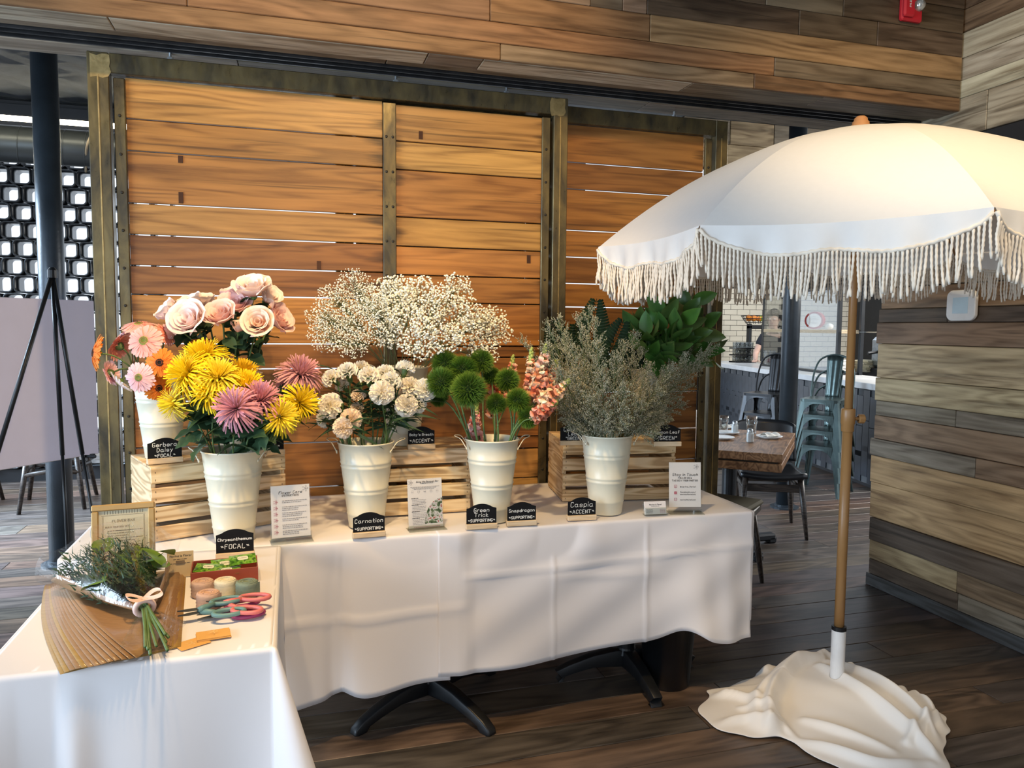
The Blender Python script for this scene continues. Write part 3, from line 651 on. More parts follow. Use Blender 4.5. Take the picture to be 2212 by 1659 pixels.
# ---------------------------------------------------------------- parasol
UX, UY, UR, UAZ, UZ, UTX, UTY, UH = 2.1343, 2.4864, .9995, 2.76439, 1.8437, .0229, .0132, .42
M['canopy'] = tramp('parasol_canvas', [(0, (.84, .81, .75)), (1, (.84, .82, .79))], .75, var=.02, trans=.18)
M['fringe'] = plain('cotton_fringe', (.74, .66, .55), .9, 0, .12, 30)
M['polewood'] = plain('tan_pole', (.36, .185, .065), .38, 0, .06, 5)
ub = thing('parasol', 'cream fringed parasol standing to the right of the display table', 'parasol', (UX, UY, 0))
def rib(k, s): 
    a = UAZ+k*pi/4; dx, dy = s*UR*cos(a), s*UR*sin(a)
    return Vector((dx, dy, UZ+UTX*dx+UTY*dy+UH*(1-s**2.0)))
random.seed(21)
for k in range(8):
    A_ = lambda s: rib(k, s); B_ = lambda s: rib(k+1, s)
    def pan(u, v):
        s = .02+v*.98; p = A_(s).lerp(B_(s), u); sag = 4*u*(1-u)
        p.z += .012*sag*sin(pi*min(s, 1))-.012*sag*s*s; c_ = Vector((p.x, p.y, 0)); p -= c_*(.03*sag*s*s); return p
    b = MB(); b.grid(pan, 16, 22, t=lambda u, v: v); po = b.build('canopy_panel', M['canopy'], ub, smooth=True, attr=True)
    outd = Vector((cos(UAZ+(k+.5)*pi/4), sin(UAZ+(k+.5)*pi/4), 0)); ph = random.uniform(0, 6)
    def vlen(u): return .012+.094*max(sin(pi*u), 0)**.55*(1-.30*gs(u, .5, .15))
    def val(u, v):
        p = pan(u, 1); d = vlen(u)*v
        return p+outd*(.004+.010*v*sin(u*19+ph)*sin(pi*u)+.006*v*sin(u*43+ph*2))-Vector((0, 0, d))
    b = MB(); b.grid(val, 48, 6, t=lambda u, v: 1); vo = b.build('valance', M['canopy'], po, smooth=True, attr=True)
    b = MB(); nb = 60
    b.tube([val(i/nb, 1)+Vector((0, 0, .003*(i % 2))) for i in range(nb+1)], .0062, 6); b.build('braid', M['fringe'], po, smooth=True)
    b = MB(); nc = 66
    for i in range(nc):
        u = (i+.5)/nc; p = val(u, 1); L = .128+random.uniform(-.012, .010)-.02*gs(u, 0, .04)-.02*gs(u, 1, .04); sw = random.uniform(-.010, .010); so = random.uniform(-.012, .010); ns = 15
        pts = []; rs = []
        for j in range(ns+1):
            v = j/ns; pts.append(p+Vector((-outd.y*sw*v*v*1.2, outd.x*sw*v*v*1.2, -L*v))+outd*(so*v+.002*sin(v*9+i)))
            rs.append((.0046 if j % 2 else .0032)*(1.25 if j >= ns-1 else 1)*(.55 if j == ns else 1))
        b.tube(pts, rs, 6)
    fo = b.build('fringe', M['fringe'], po, smooth=True); fo['kind'] = 'stuff'
    b = MB(); b.tube([rib(k, s)-Vector((0, 0, .012)) for s in [.03+.97*q/14 for q in range(15)]], .005, 6); ro = b.build('rib', M['polewood'], ub, smooth=True)
    b = MB(); b.tube([Vector((0, 0, UZ+.02)), rib(k, .52)-Vector((0, 0, .014))], .0045, 6); b.build('strut', M['polewood'], ro, smooth=True)
zc0, zc1 = PY(1848, 932, UY).z, PY(1849, 882, UY).z
zs0, zs1 = PY(1803, 1450, UY).z, PY(1806, 1359, UY).z
MB().tube([(0, 0, zs1-.05), (0, 0, zc0+.02)], .0195, 20).build('lower_pole', M['polewood'], ub, smooth=True)
MB().tube([(0, 0, zc0), (0, 0, UZ+UH+.03)], .0158, 20).build('upper_pole', M['polewood'], ub, smooth=True)
b = MB(); b.lathe([(.0205, zc0), (.0245, zc0+.004), (.0245, zc0+.03), (.027, zc0+.034), (.027, zc1-.006), (.0245, zc1), (.017, zc1+.001)], 24); co = b.build('collar', M['polewood'], ub, smooth=True)
b = MB(); b.tube([(.026*RT.x, .026*RT.y, (zc0+zc1)/2+.006), (.045*RT.x, .045*RT.y, (zc0+zc1)/2+.006)], .007, 10); b.lathe([(.012, .040), (.019, .043), (.019, .062), (.014, .066), (.0005, .066)], 10, frame((RT.x, RT.y, 0), loc=(0, 0, (zc0+zc1)/2+.006))); b.build('knob', M['polewood'], co)
b = MB(); zt = UZ+UH+.005
b.lathe([(.036, zt), (.037, zt+.012), (.034, zt+.014), (.035, zt+.024), (.031, zt+.027), (.031, zt+.036), (.026, zt+.039), (.024, zt+.05), (.015, zt+.058), (.0005, zt+.061)], 24); b.build('finial', plain('turned_wood', (.42, .20, .08), .45), ub, smooth=True)
b = MB(); b.lathe([(.026, UZ-.01), (.030, UZ), (.030, UZ+.035), (.022, UZ+.04)], 20, cap=True); b.build('hub', M['polewood'], ub)
bs = thing('umbrella_stand', 'white umbrella stand tube rising out of the draped cloth', 'umbrella stand', (UX, UY, 0))
b = MB(); b.lathe([(.0275, .05), (.0275, zs1), (.022, zs1)], 28); b.build('sleeve', plain('white_enamel', (.80, .80, .80), .35), bs, smooth=False)
b = MB(); b.lathe([(.0285, zs1-.004), (.0285, zs1+.012), (.0205, zs1+.013), (.0205, zs1-.004)], 28); b.build('cap_ring', M['black_steel'], bs)
b = MB(); b.lathe([(.0005, 0), (.17, 0), (.17, .035), (.14, .05), (.0005, .055)], 36); b.build('foot_plate', M['drape'], bs)

# cloth heaped over the base
outl = [(1625, 1462), (1578, 1482), (1529, 1490), (1523, 1556), (1610, 1590), (1690, 1588), (1745, 1622), (1840, 1668), (1940, 1700), (2030, 1668), (2040, 1600), (2048, 1563)]
pol = []
for px_, py_ in outl:
    p = PZ(px_, py_, .012); pol.append((atan2(p.y-UY, p.x-UX), sqrt((p.x-UX)**2+(p.y-UY)**2)))
pol += [(radians(-18), .30), (radians(5), .27), (radians(35), .25), (radians(70), .22), (radians(105), .24), (radians(126), .31)]
pol = sorted(((a+2*pi) % (2*pi), r) for a, r in pol)
def Rout(a):
    a %= 2*pi
    for i in range(len(pol)):
        a0, r0 = pol[i]; a1, r1 = pol[(i+1) % len(pol)]
        if i == len(pol)-1: a1 += 2*pi
        aa = a if a >= a0 else a+2*pi
        if a0 <= aa <= a1: t = (aa-a0)/max(a1-a0, 1e-6); t = t*t*(3-2*t); return lerp(r0, r1, t)
    return .3
RID = [([(1790, 1425), (1725, 1440), (1668, 1495), (1672, 1560), (1735, 1612)], .075, .030), ([(1775, 1440), (1700, 1455), (1640, 1500), (1635, 1555)], .055, .026), ([(1772, 1455), (1850, 1500), (1950, 1560), (2022, 1615)], .060, .026),
       ([(1790, 1445), (1890, 1480), (1980, 1535), (2030, 1585)], .062, .024), ([(1835, 1432), (1930, 1458), (1995, 1510), (2040, 1560)], .055, .024), ([(1690, 1585), (1800, 1618), (1900, 1648), (2010, 1642)], .032, .020), ([(1650, 1425), (1700, 1402), (1745, 1400)], .085, .030),
       ([(1532, 1492), (1590, 1500), (1640, 1520)], .040, .020), ([(1545, 1560), (1610, 1555), (1680, 1575)], .028, .018), ([(1770, 1410), (1830, 1408), (1880, 1420)], .110, .035), ([(1740, 1560), (1830, 1590), (1930, 1625)], .030, .022), ([(1960, 1600), (2000, 1560), (2030, 1545)], .045, .016), ([(1600, 1530), (1660, 1545), (1720, 1590)], .030, .014)]
RP_ = []
for pts_, hh, ww in RID:
    c3 = curve_pts([PZ(x_, y_, hh*.8) for x_, y_ in pts_], 7); RP_.append(([(p_.x-UX, p_.y-UY) for p_ in c3], hh*1.15, ww*.85))
def segd(x, y, pl_):
    best = (9e9, 0); n_ = len(pl_)-1
    for i_ in range(n_):
        ax_, ay_ = pl_[i_]; dx_, dy_ = pl_[i_+1][0]-ax_, pl_[i_+1][1]-ay_; t_ = max(0, min(1, ((x-ax_)*dx_+(y-ay_)*dy_)/(dx_*dx_+dy_*dy_+1e-12))); d_ = (x-ax_-dx_*t_)**2+(y-ay_-dy_*t_)**2
        if d_ < best[0]: best = (d_, (i_+t_)/n_)
    return best
def drape(u, v):
    a = u*2*pi; R0 = Rout(a)*(1+.02*sin(a*23)); r = .028+(R0-.028)*v; x, y = r*cos(a), r*sin(a)
    h = (.055/(1+(r/.22)**4)+.014)*(1-v**6)+.006
    for pl_, hh, ww in RP_:
        bd2, bt = segd(x, y, pl_); g_ = hh*exp(-bd2/(ww*ww))*(.35+.65*sin(pi*min(1, bt*.9+.08)))
        h = h+g_*(1-min(.6, h/.16))*min(1, (1-v)*7+.05)
    h += .002*sin(x*40+y*25)*(1-v)
    return (x, y, max(.004, h))
b = MB(); b.grid(drape, 240, 64); weld(b, 1e-5)
dr = b.build('draped_cloth', M['drape'], smooth=True, loc=(UX, UY, 0)); orient(dr); subsurf(dr, 1); tag(dr, 'ivory cloth heaped in folds around the foot of the parasol', 'cloth'); solid(dr, .002, 1)
# ---------------------------------------------------------------- stroke lettering (handwriting and print)
GL = {'a': '55 46 26 15 13 22 42 54;56 53 62', 'b': '19 12;15 26 46 55 53 42 22 13', 'c': '55 46 26 15 13 22 42 53', 'd': '59 52;55 46 26 15 13 22 42 53', 'e': '14 54 55 46 26 15 13 22 42 53', 'f': '48 39 28 22;15 45',
 'g': '55 46 26 15 13 22 42 53;56 51 40 20 11', 'h': '19 12;15 26 46 55 52', 'i': '16 12;18 19', 'k': '19 12;46 14 52', 'l': '19 12', 'm': '16 12;15 26 36 45 42;45 56 66 75 72', 'n': '16 12;15 26 46 55 52', 'o': '15 26 46 55 53 42 22 13 15',
 'p': '16 10;15 26 46 55 53 42 22 13', 'q': '55 46 26 15 13 22 42 53;56 50', 'r': '16 12;14 26 46', 's': '55 46 26 15 24 44 53 42 22 13', 't': '29 23 32 42;16 46', 'u': '16 13 22 42 53;56 52', 'v': '16 32 56', 'w': '16 22 35 42 56', 'x': '16 52;56 12', 'y': '16 33;56 20 10',
 'A': '12 39 62;25 55', 'B': '12 19 49 58 57 46 16;46 55 53 42 12', 'C': '58 49 29 18 13 22 42 53', 'D': '12 19 39 57 54 32 12', 'E': '59 19 12 52;16 46', 'F': '59 19 12;16 46', 'G': '58 49 29 18 13 22 42 53 55 35', 'H': '19 12;59 52;15 55', 'I': '19 12', 'L': '19 12 52', 'M': '12 19 35 59 52', 'N': '12 19 52 59',
 'O': '29 18 13 22 42 53 58 49 29', 'P': '12 19 49 58 56 45 15', 'R': '12 19 49 58 56 45 15;35 52', 'S': '58 49 29 18 16 45 53 42 22 13', 'T': '09 69;39 32', 'U': '19 13 22 42 53 59', 'W': '19 22 36 42 59', 'Y': '19 35 59;35 32', "'": '29 27', '"': '29 27;49 47', '&': '52 17 28 38 37 14 13 22 32 54', '@': '45 35 34 44 45 43 53 57 48 28 17 13 22 42', '.': '12 13', '_': '12 52', '!': '19 15;12 13', '/': '10 59', ':': '12 13;15 16', '*': '27 45;47 25;17 55', '-': '15 45'}
def text_width(s, h, sp=1.5): return sum((max(int(p[0]) for q in GL[c].split(';') for p in q.split())+sp if c in GL else 3.2) for c in s)*h/7
def write(b, s, cx_, z, h, wd, y=-.001, slant=0, wob=0, n=3, sp=1.5, align='c', maxw=None):
    "strokes of one line of lettering in the x,z plane, capitals h tall, baseline at z"
    if maxw and text_width(s, h, sp) > maxw: h *= maxw/text_width(s, h, sp)
    k = h/7; x = cx_-(text_width(s, h, sp)/2 if align == 'c' else 0)
    for c in s:
        if c not in GL: x += 3.2*k; continue
        mx = 0; dz = random.uniform(-wob, wob)*h
        for st in GL[c].split(';'):
            P = [(int(p[0]), int(p[1])) for p in st.split()]; mx = max(mx, max(p[0] for p in P))
            P = [Vector((x+p[0]*k+slant*(p[1]-2)*k, 0, z+(p[1]-2)*k+dz)) for p in P]
            if len(P) > 2 and n > 1: P = curve_pts(P, n)
            vs = []
            for i, p in enumerate(P):
                d = (P[min(i+1, len(P)-1)]-P[max(i-1, 0)]); d = d.normalized() if d.length > 0 else Vector((1, 0, 0))
                nrm = Vector((-d.z, 0, d.x))*wd/2; e = d*wd*.4*(-1 if i == 0 else 1 if i == len(P)-1 else 0)
                vs += [(p.x+e.x+nrm.x, y, p.z+e.z+nrm.z), (p.x+e.x-nrm.x, y, p.z+e.z-nrm.z)]
            b.add(vs, [(2*i, 2*i+1, 2*i+3, 2*i+2) for i in range(len(P)-1)])
        x += (mx+sp)*k
    return b
def dashes(b, x0, x1, z, h, y=-.001, seed=0):
    "a line of print too small to read: word-sized bars"
    r = random.Random(seed); x = x0
    while x < x1-.002:
        w_ = min(r.uniform(.0025, .009), x1-x); b.add([(x, y, z), (x+w_, y, z), (x+w_, y, z+h), (x, y, z+h)], [(0, 1, 2, 3)]); x += w_+.0016
    return b
M['chalkboard'] = plain('chalkboard_black', (.007, .0075, .009), .7, 0, .3, 20, spec=.2)
M['chalk'] = plain('chalk_white', (.80, .80, .76), .9, 0, .15, 300)
M['paper'] = plain('card_paper', (.80, .75, .72), .7, 0, .02)
M['ink'] = plain('ink_dark', (.055, .05, .05), .8)
M['ink_grey'] = plain('ink_grey', (.30, .28, .28), .8)
M['ink_pink'] = plain('ink_pink', (.66, .42, .40), .8)
M['ink_red'] = plain('ink_rose', (.50, .16, .19), .7)
M['acrylic'] = glassy('clear_acrylic', (.985, .99, .985), .03, .0, k=.25)
M['acrylic_edge'] = glassy('acrylic_edge', (.94, .965, .955), .08, .03, k=.5)

# ---------------------------------------------------------------- crates
def crate(label, loc, rz, L=.46, D=.32, H=.255, back=True):
    c = thing('wooden_crate', label, 'crate', loc, rz, 'pale wooden crates on the display table')
    sl = .0; hs = H/4; th = .010
    col1 = lambda: jitter((1, 1, 1), .10)
    for side, y0 in (('f', 0), ('b', D-th)):
        for k in range(4):
            q = MB(); q.cbox(-L/2, L/2, -th/2, th/2, -.0255, .0255, .0015); o = q.build('slat', M['crate'], c, loc=(L/2, y0+th/2, .0275+k*(H-.055)/3), color=col1())
            for xx in (-L/2+.014, L/2-.014):
                for zz in (-.013, .013): 
                    n_ = MB(); n_.cbox(xx-.0009, xx+.0009, -th/2-.0008, -th/2+.001, zz-.003, zz+.003, .0003); 
                    if side == 'f': n_.build('staple', M['bolt'], o)
    for x0 in (0.0, L-.016):
        q = MB(); q.cbox(-D/2+th+.001, D/2-th-.001, -.008, .008, -H/2+.004, H/2-.004, .0015); q.build('end_panel', M['crate'], c, loc=(x0+.008, D/2, H/2), rot=(0, 0, pi/2), color=(1.05, 1.03, 1.0))
    n = 5
    for k in range(n):
        wd = (D-.004)/n; q = MB(); q.cbox(-L/2, L/2, -wd/2+.003, wd/2-.003, -.004, .004, .0012); q.build('slat', M['crate'], c, loc=(L/2, .002+wd*(k+.5), H+.001), color=col1())
    return c
CT = .75+.004+.255+.006
c1p = PZ(330, 1173, T+.004)
crate('pale wooden crate at the left end, under the gerbera and rose buckets', (c1p.x, c1p.y, T+.004), radians(21.6), .468)
crate("pale wooden crate in the middle, under the baby's breath bucket", (.225, 2.907, T+.007), radians(-.5), .46)
crate('pale wooden crate at the right end, under the two buckets of green leaves', (1.102, 2.967, T+.007), radians(-8), .50)

# ---------------------------------------------------------------- buckets
M['enamel'] = plain('cream_enamel', (.74, .70, .55), .32, 0, .03, 3, spec=.5)
M['wire'] = plain('cream_wire', (.70, .64, .48), .35, .3)
def bucket_mesh():
    H = .316; r0, r1 = .064, .1015; R_ = lambda z: r0+(r1-r0)*z/H
    prof = [(.0005, .006), (r0-.004, .006), (r0-.002, 0), (R_(0), .002)]
    for zz, kind in ((.052, 's'), (.140, 'd'), (.236, 'd')):
        if kind == 's': prof += [(R_(zz)-.0003, zz-.004), (R_(zz)+.0022, zz), (R_(zz)+.0003, zz+.004)]
        else:
            for dz in (-.008, .008): prof += [(R_(zz+dz)-.0003, zz+dz-.004), (R_(zz+dz)+.0024, zz+dz), (R_(zz+dz)-.0003, zz+dz+.004)]
    prof += [(r1-.0005, H-.005), (r1+.0022, H-.004), (r1+.003, H), (r1+.001, H+.002), (r1-.002, H), (R_(.02)-.003, .02), (.0005, .018)]
    b = MB(); b.lathe(prof, 48); return b
_o = bucket_mesh().build('body', M['enamel'], smooth=True); buck_me = _o.data; bpy.data.objects.remove(_o)
def handle_mesh(lift):
    b = MB(); P = [(-.060, -.006, -.012), (-.052, .012, .022), (-.034, .030, .030), (.0, .036, .026), (.034, .030, .030), (.052, .012, .022), (.060, -.006, -.012)]
    P = [(.0, -.056, -.012), (.016, -.042, .030*lift), (.034, -.022, .044*lift), (.040, 0, .046*lift), (.034, .022, .044*lift), (.016, .042, .030*lift), (.0, .056, -.012)]
    b.tube(curve_pts(P, 5), .0019, 6); return b
_o = handle_mesh(.75).build('handle', M['wire'], smooth=True); hand_me = _o.data; bpy.data.objects.remove(_o)
_b = MB(); _b.lathe([(.007, 0), (.007, .003), (.0005, .005)], 10, frame((1, 0, 0))); _o = _b.build('ear', M['wire'], smooth=True); ear_me = _o.data; bpy.data.objects.remove(_o)
def bucket(label, loc, rz=0, s=1):
    o = thing('flower_bucket', label, 'bucket', loc, rz, 'cream metal flower buckets'); o.scale = (s, s, s)
    inst(buck_me, 'body', o)
    for a in (0, pi): 
        h_ = inst(hand_me, 'handle', o, Matrix.Rotation(a, 4, 'Z') @ Matrix.Translation((.099, 0, .298)) @ Matrix.Rotation(.15, 4, 'Y')); inst(ear_me, 'ear', h_, Matrix.Translation((-.002, .056, -.012))); inst(ear_me, 'ear', h_, Matrix.Translation((-.002, -.056, -.012)))
    return o
BK = {}
def putb(key, label, x, y, z, rz=0, s=1): BK[key] = (Vector((x, y, z)), s); bucket(label, (x, y, z), rz, s)
putb('mum', 'cream bucket of yellow and mauve chrysanthemums behind the Chrysanthemum sign', -.196, 2.722, T+.006, radians(-10))
putb('carn', 'cream bucket of white carnations behind the Carnation sign', .262, 2.800, T+.006, radians(-14))
putb('green', 'cream bucket of green trick and snapdragon behind the Green Trick sign', .733, 2.752, T+.009, radians(-14))
putb('caspia', 'cream bucket of caspia beside the Caspia sign', 1.208, 2.752, T+.009, radians(-12))
putb('gerb', 'cream bucket of gerbera daisies on the left crate', -.455, 2.965, CT, radians(60), .90)
putb('rose', 'cream bucket of pale pink roses on the left crate, mostly hidden by chrysanthemums', -.205, 3.070, CT, radians(70), .95)
putb('bb', "cream bucket of baby's breath on the middle crate", .437, 3.055, CT+.003, radians(0))
putb('leath', 'cream bucket of dark leather leaf fern, hidden behind the caspia', 1.265, 3.16, CT+.003, radians(40), .95)
putb('lemon', 'cream bucket of lemon leaf on the right crate', 1.548, 3.062, CT+.003, radians(60), .95)

# ---------------------------------------------------------------- chalk signs
def chalksign(lines, label, px_, z, rz=0, w_=.110, hgt=.078, big=.0165, dx=0):
    p = PZ(*px_, z) if not isinstance(px_, Vector) else px_
    s = thing('chalkboard_sign', label, 'sign', p, rz, 'chalkboard name signs')
    q = MB(); q.cbox(-w_/2-.002, w_/2+.002, -.002, .026, 0, .019, .0015); q.build('base_block', M['signwood'], s)
    poly = [(-w_/2, .010), (w_/2, .010)]
    for k in range(21):
        u = 1-2*k/20; t_ = abs(u); zz = .010+hgt-.017+(.017*(1-(t_/.80)**2)**.8 if t_ < .80 else 0)+(.003 if t_ >= .80 else 0)*(1-(t_-.8)/.2); poly.append((u*w_/2, zz))
    q = MB(); q.prism(poly, .008, .0115); pl = q.build('board', M['chalkboard'], s)
    q = MB(); n = len(lines); zt = .010+hgt-.029 if n == 3 else .010+hgt-.036
    for k, (tx, h_) in enumerate(lines):
        if h_ is None: h_ = .0105
        wdt = text_width(tx, h_); sp = 1.5
        if wdt > w_*.92: h2 = h_*w_*.92/wdt
        else: h2 = h_
        write(q, tx, dx, zt, h2, .0019, .0074, 0.06, .03)
        zt -= (.0185 if n == 3 else .026)
    q.build('chalk_lettering', M['chalk'], s); return s
S = chalksign
S([('Gerbera', .013), ('Daisy', .013), ('*FOCAL*', .0105)], 'black chalk sign reading Gerbera Daisy on the left crate', (358, 1001), CT+.002, radians(19))
S([('Rose', .017), ('*FOCAL*', .0125)], 'black chalk sign on the left crate, mostly hidden behind the chrysanthemums', (583, 984), CT+.002, radians(19))
S([('Chrysanthemum', .018), ('*FOCAL*', .0135)], 'black chalk sign reading Chrysanthemum, nearest the camera', (508, 1207), T+.004, radians(2), .113, .084)
S([('Carnation', .018), ('*SUPPORTING*', .0135)], 'black chalk sign reading Carnation at the table edge', (798, 1161), T+.005, radians(3), .111)
S([("Baby's Breath", .017), ('*ACCENT*', .0125)], "black chalk sign reading Baby's Breath on the middle crate", (911, 970), CT+.004, radians(-1), .104)
S([('Green', .0135), ('Trick', .0135), ('*SUPPORTING*', .0115)], 'black chalk sign reading Green Trick in front of the green pompons', (1041, 1143), T+.008, radians(-3), .112, .082)
S([('Snapdragon', .016), ('*SUPPORTING*', .0115)], 'black chalk sign reading Snapdragon at the table edge', (1128, 1136), T+.008, radians(-3), .110)
S([('Caspia', .018), ('*ACCENT*', .0145)], 'black chalk sign reading Caspia at the foot of the caspia bucket', (1258, 1124), T+.008, radians(-4), .112)
S([('Leather', .0135), ('Leaf', .0135), ('"GREEN"', .0115)], 'black chalk sign reading Leather Leaf at the left of the right crate', (1240, 962), CT+.004, radians(-8), .112)
S([('Lemon Leaf', .016), ('"GREEN"', .0135)], 'black chalk sign reading Lemon Leaf on the right crate', (1442, 964), CT+.004, radians(-12), .112)

# ---------------------------------------------------------------- acrylic sign holders and cards
def holder(label, px_, z, rz, w_, h_, tilt, draw, zoff=.012):
    p = PZ(*px_, z); s = thing('sign_holder', label, 'sign', p, rz)
    Tm = Matrix.Rotation(-radians(tilt), 4, 'X')
    q = MB(); q.cbox(-w_/2-.004, w_/2+.004, -.001, .0012, zoff-.002, h_+zoff+.003, .0005, Tm); q.cbox(-w_/2-.004, w_/2+.004, .004, .006, zoff-.002, h_*.45, .0005, Tm); q.build('acrylic_stand', M['acrylic'], s)
    q = MB(); q.cbox(-w_/2-.006, w_/2+.006, -.038, .030, 0, .002, .0006); q.cbox(-w_/2-.004, w_/2+.004, -.002, .0, .0, .014, .0006); q.build('acrylic_foot', M['acrylic_edge'], s)
    q = MB(); q.cbox(-w_/2, w_/2, .0016, .0028, zoff, h_+zoff, .0002); cd = q.build('card', M['paper'], s); cd.matrix_basis = Tm
    q = [MB() for _ in range(4)]; draw(q, w_, h_, zoff)
    for b_, nm, mt in zip(q, ('dark_print', 'grey_print', 'rose_print', 'picture'), ('ink', 'ink_grey', 'ink_red', None)):
        if b_.f and mt: o = b_.build(nm, M[mt], cd); o.location = (0, .0012, 0)
    return s, cd, Tm
def sprig(b, cx_, z, r, y=-.001):
    for k in range(5):
        a = k*1.25; P = [Vector((cx_, 0, z)), Vector((cx_+r*cos(a), 0, z+r*sin(a)))]
        n_ = Vector((-sin(a), 0, cos(a)))*.0006; b.add([(p.x+g*n_.x, y, p.z+g*n_.z) for p in P for g in (1, -1)], [(0, 1, 3, 2)])
        write(b, 'o', P[1].x-.002, P[1].z-.002, .006, .0006, y, n=2)
def d_care(q, w, h, zo):
    write(q[0], 'Flower Care', 0, zo+h*.84, .0145, .0013, slant=.25, maxw=w*.62); write(q[0], 'INSTRUCTIONS', 0, zo+h*.79, .0075, .0013, n=1, maxw=w*.44); sprig(q[1], w*.40, zo+h*.92, .009)
    for k in range(6):
        z = zo+h*(.70-.115*k); sprig(q[2], -w*.37, z-.002, .006)
        for j in range(2 if k in (0, 3) else 3): dashes(q[1], -w*.22, w*(.42 if j == 0 else .3-.1*(k % 2)), z-j*.0058, .0022, seed=k*7+j)
def d_bar(q, w, h, zo):
    write(q[0], 'Bring the Bouquet Bar', w*.08, zo+h*.925, .0105, .0010, slant=.25, maxw=w*.66); dashes(q[0], -w*.12, w*.25, zo+h*.90, .002, seed=1); sprig(q[1], -w*.40, zo+h*.93, .008)
    for j in range(3): dashes(q[1], -w*(.42-.05*j), w*(.42-.08*j), zo+h*(.83-.022*j), .0016, seed=20+j)
    for k in range(5): write(q[1], 'O', -w*.36+k*w*.18, zo+h*.71, .011, .0004, n=3); dashes(q[1], -w*.40+k*w*.18, -w*.33+k*w*.18, zo+h*.735, .0014, seed=k)
    for k in range(4):
        z = zo+h*(.60-.135*k); dashes(q[0], -w*.40, -w*.18, z, .0022, seed=40+k)
        for j in range(4): dashes(q[1], -w*.38, w*.02, z-.0055*(j+1), .0016, seed=50+k*5+j)
    dashes(q[2], -w*.35, w*.42, zo+h*.015, .0016, seed=3)
def d_touch(q, w, h, zo):
    write(q[0], 'Stay in Touch', 0, zo+h*.70, .0185, .0014, slant=.25, maxw=w*.82); write(q[0], 'FOLLOW US &', 0, zo+h*.635, .0062, .0012, n=1, maxw=w*.44); write(q[0], 'TAG US IN YOUR PHOTOS!', 0, zo+h*.575, .0062, .0012, n=1, maxw=w*.82); sprig(q[1], w*.36, zo+h*.90, .009)
    for k, (tx, z) in enumerate((('@marina_florist', .44), ('facebook.com/', .32), ('marinafloristma', .27), ('marinaflorist.com', .15))): write(q[0], tx, -w*.16, zo+h*z, .0072, .0009, align='l', maxw=w*.50)
    for z, kind in ((.445, 'i'), (.30, 'f'), (.155, 'w')):
        cx_, cz = -w*.30, zo+h*z+.003; R_ = rrect(.012, .012, .003, 3)
        if kind == 'f':
            q[2].add([(cx_+x, -.001, cz+zz) for x, zz in R_], [tuple(range(len(R_)))])
        else:
            n_ = len(R_); I_ = rrect(.0098, .0098, .0024, 3); q[2].add([(cx_+x, -.001, cz+zz) for x, zz in R_]+[(cx_+x, -.001, cz+zz) for x, zz in I_], [(j, (j+1) % n_, n_+(j+1) % n_, n_+j) for j in range(n_)])
            if kind == 'i': write(q[2], 'O', cx_-.003, cz-.004, .006, .0009, align='l')
            else: dashes(q[2], cx_-.004, cx_+.004, cz, .002, seed=1)
holder('white Flower Care instruction card in a clear stand', (630, 1168), T+.004, radians(7), .130, .180, 7, d_care)
hb, cd, Tm = holder('white bouquet bar flyer with a photo corner in a clear stand', (921, 1142), T+.004, radians(4), .130, .180, 9, d_bar, .004)
_w, _h = .130, .180
pm, nt, b_ = new_mat('flyer_photo'); tc = nd(nt, 'ShaderNodeTexCoord'); nn = noise(nt, tc.outputs['Object'], 70, 4); nt.links.new(ramp(nt, [(.36, (.03, .05, .02)), (.45, (.10, .16, .06)), (.50, (.55, .53, .5)), (.57, (.62, .6, .62)), (.62, (.36, .09, .05))], nn), b_.inputs['Base Color'])
q = MB(); P = [(_w/2-.001, .018)]+[(_w/2-.001-.068*cos(a), .018+.092*sin(a)) for a in [k*pi/2/12 for k in range(13)]]; q.add([(x, .0008, z) for x, z in P], [tuple(range(len(P)))]); q.build('photo_corner', pm, cd)
holder('white Stay in Touch card in a clear stand at the right end of the table', (1480, 1107), T+.008, radians(-14), .130, .180, 6, d_touch, .022)
p = PZ(1417, 1113, T+.008); ch = thing('card_holder', 'small stack of business cards in a clear holder beside the Stay in Touch card', 'card holder', p, radians(-6))
Tm = Matrix.Rotation(-radians(14), 4, 'X')
q = MB(); q.cbox(-.047, .047, -.004, -.002, 0, .03, .0005, Tm); q.cbox(-.047, .047, .010, .012, 0, .05, .0005, Tm); q.cbox(-.047, .047, -.004, .03, 0, .002, .0005); q.build('acrylic_tray', M['acrylic_edge'], ch)
q = MB(); q.cbox(-.0445, .0445, 0, .008, .004, .055, .0004, Tm); cd = q.build('business_cards', M['paper'], ch)
q = MB(); write(q, "Marina's Floral", 0, .040, .0085, .0009, -.0006, .25, maxw=.052); dashes(q, -.018, .018, .035, .0014, -.0006, 3)
for j in range(4): dashes(q, -.040, -.012, .022-.0045*j, .0013, -.0006, j)
for v in range(len(q.v)): q.v[v] = tuple(Tm @ Vector(q.v[v]))
q.build('lettering', M['ink'], cd)
q = MB()
for j in range(4): dashes(q, .018, .040, .022-.0045*j, .0013, -.0006, j+9)
for v in range(len(q.v)): q.v[v] = tuple(Tm @ Vector(q.v[v]))
q.build('rose_lettering', M['ink_red'], cd)
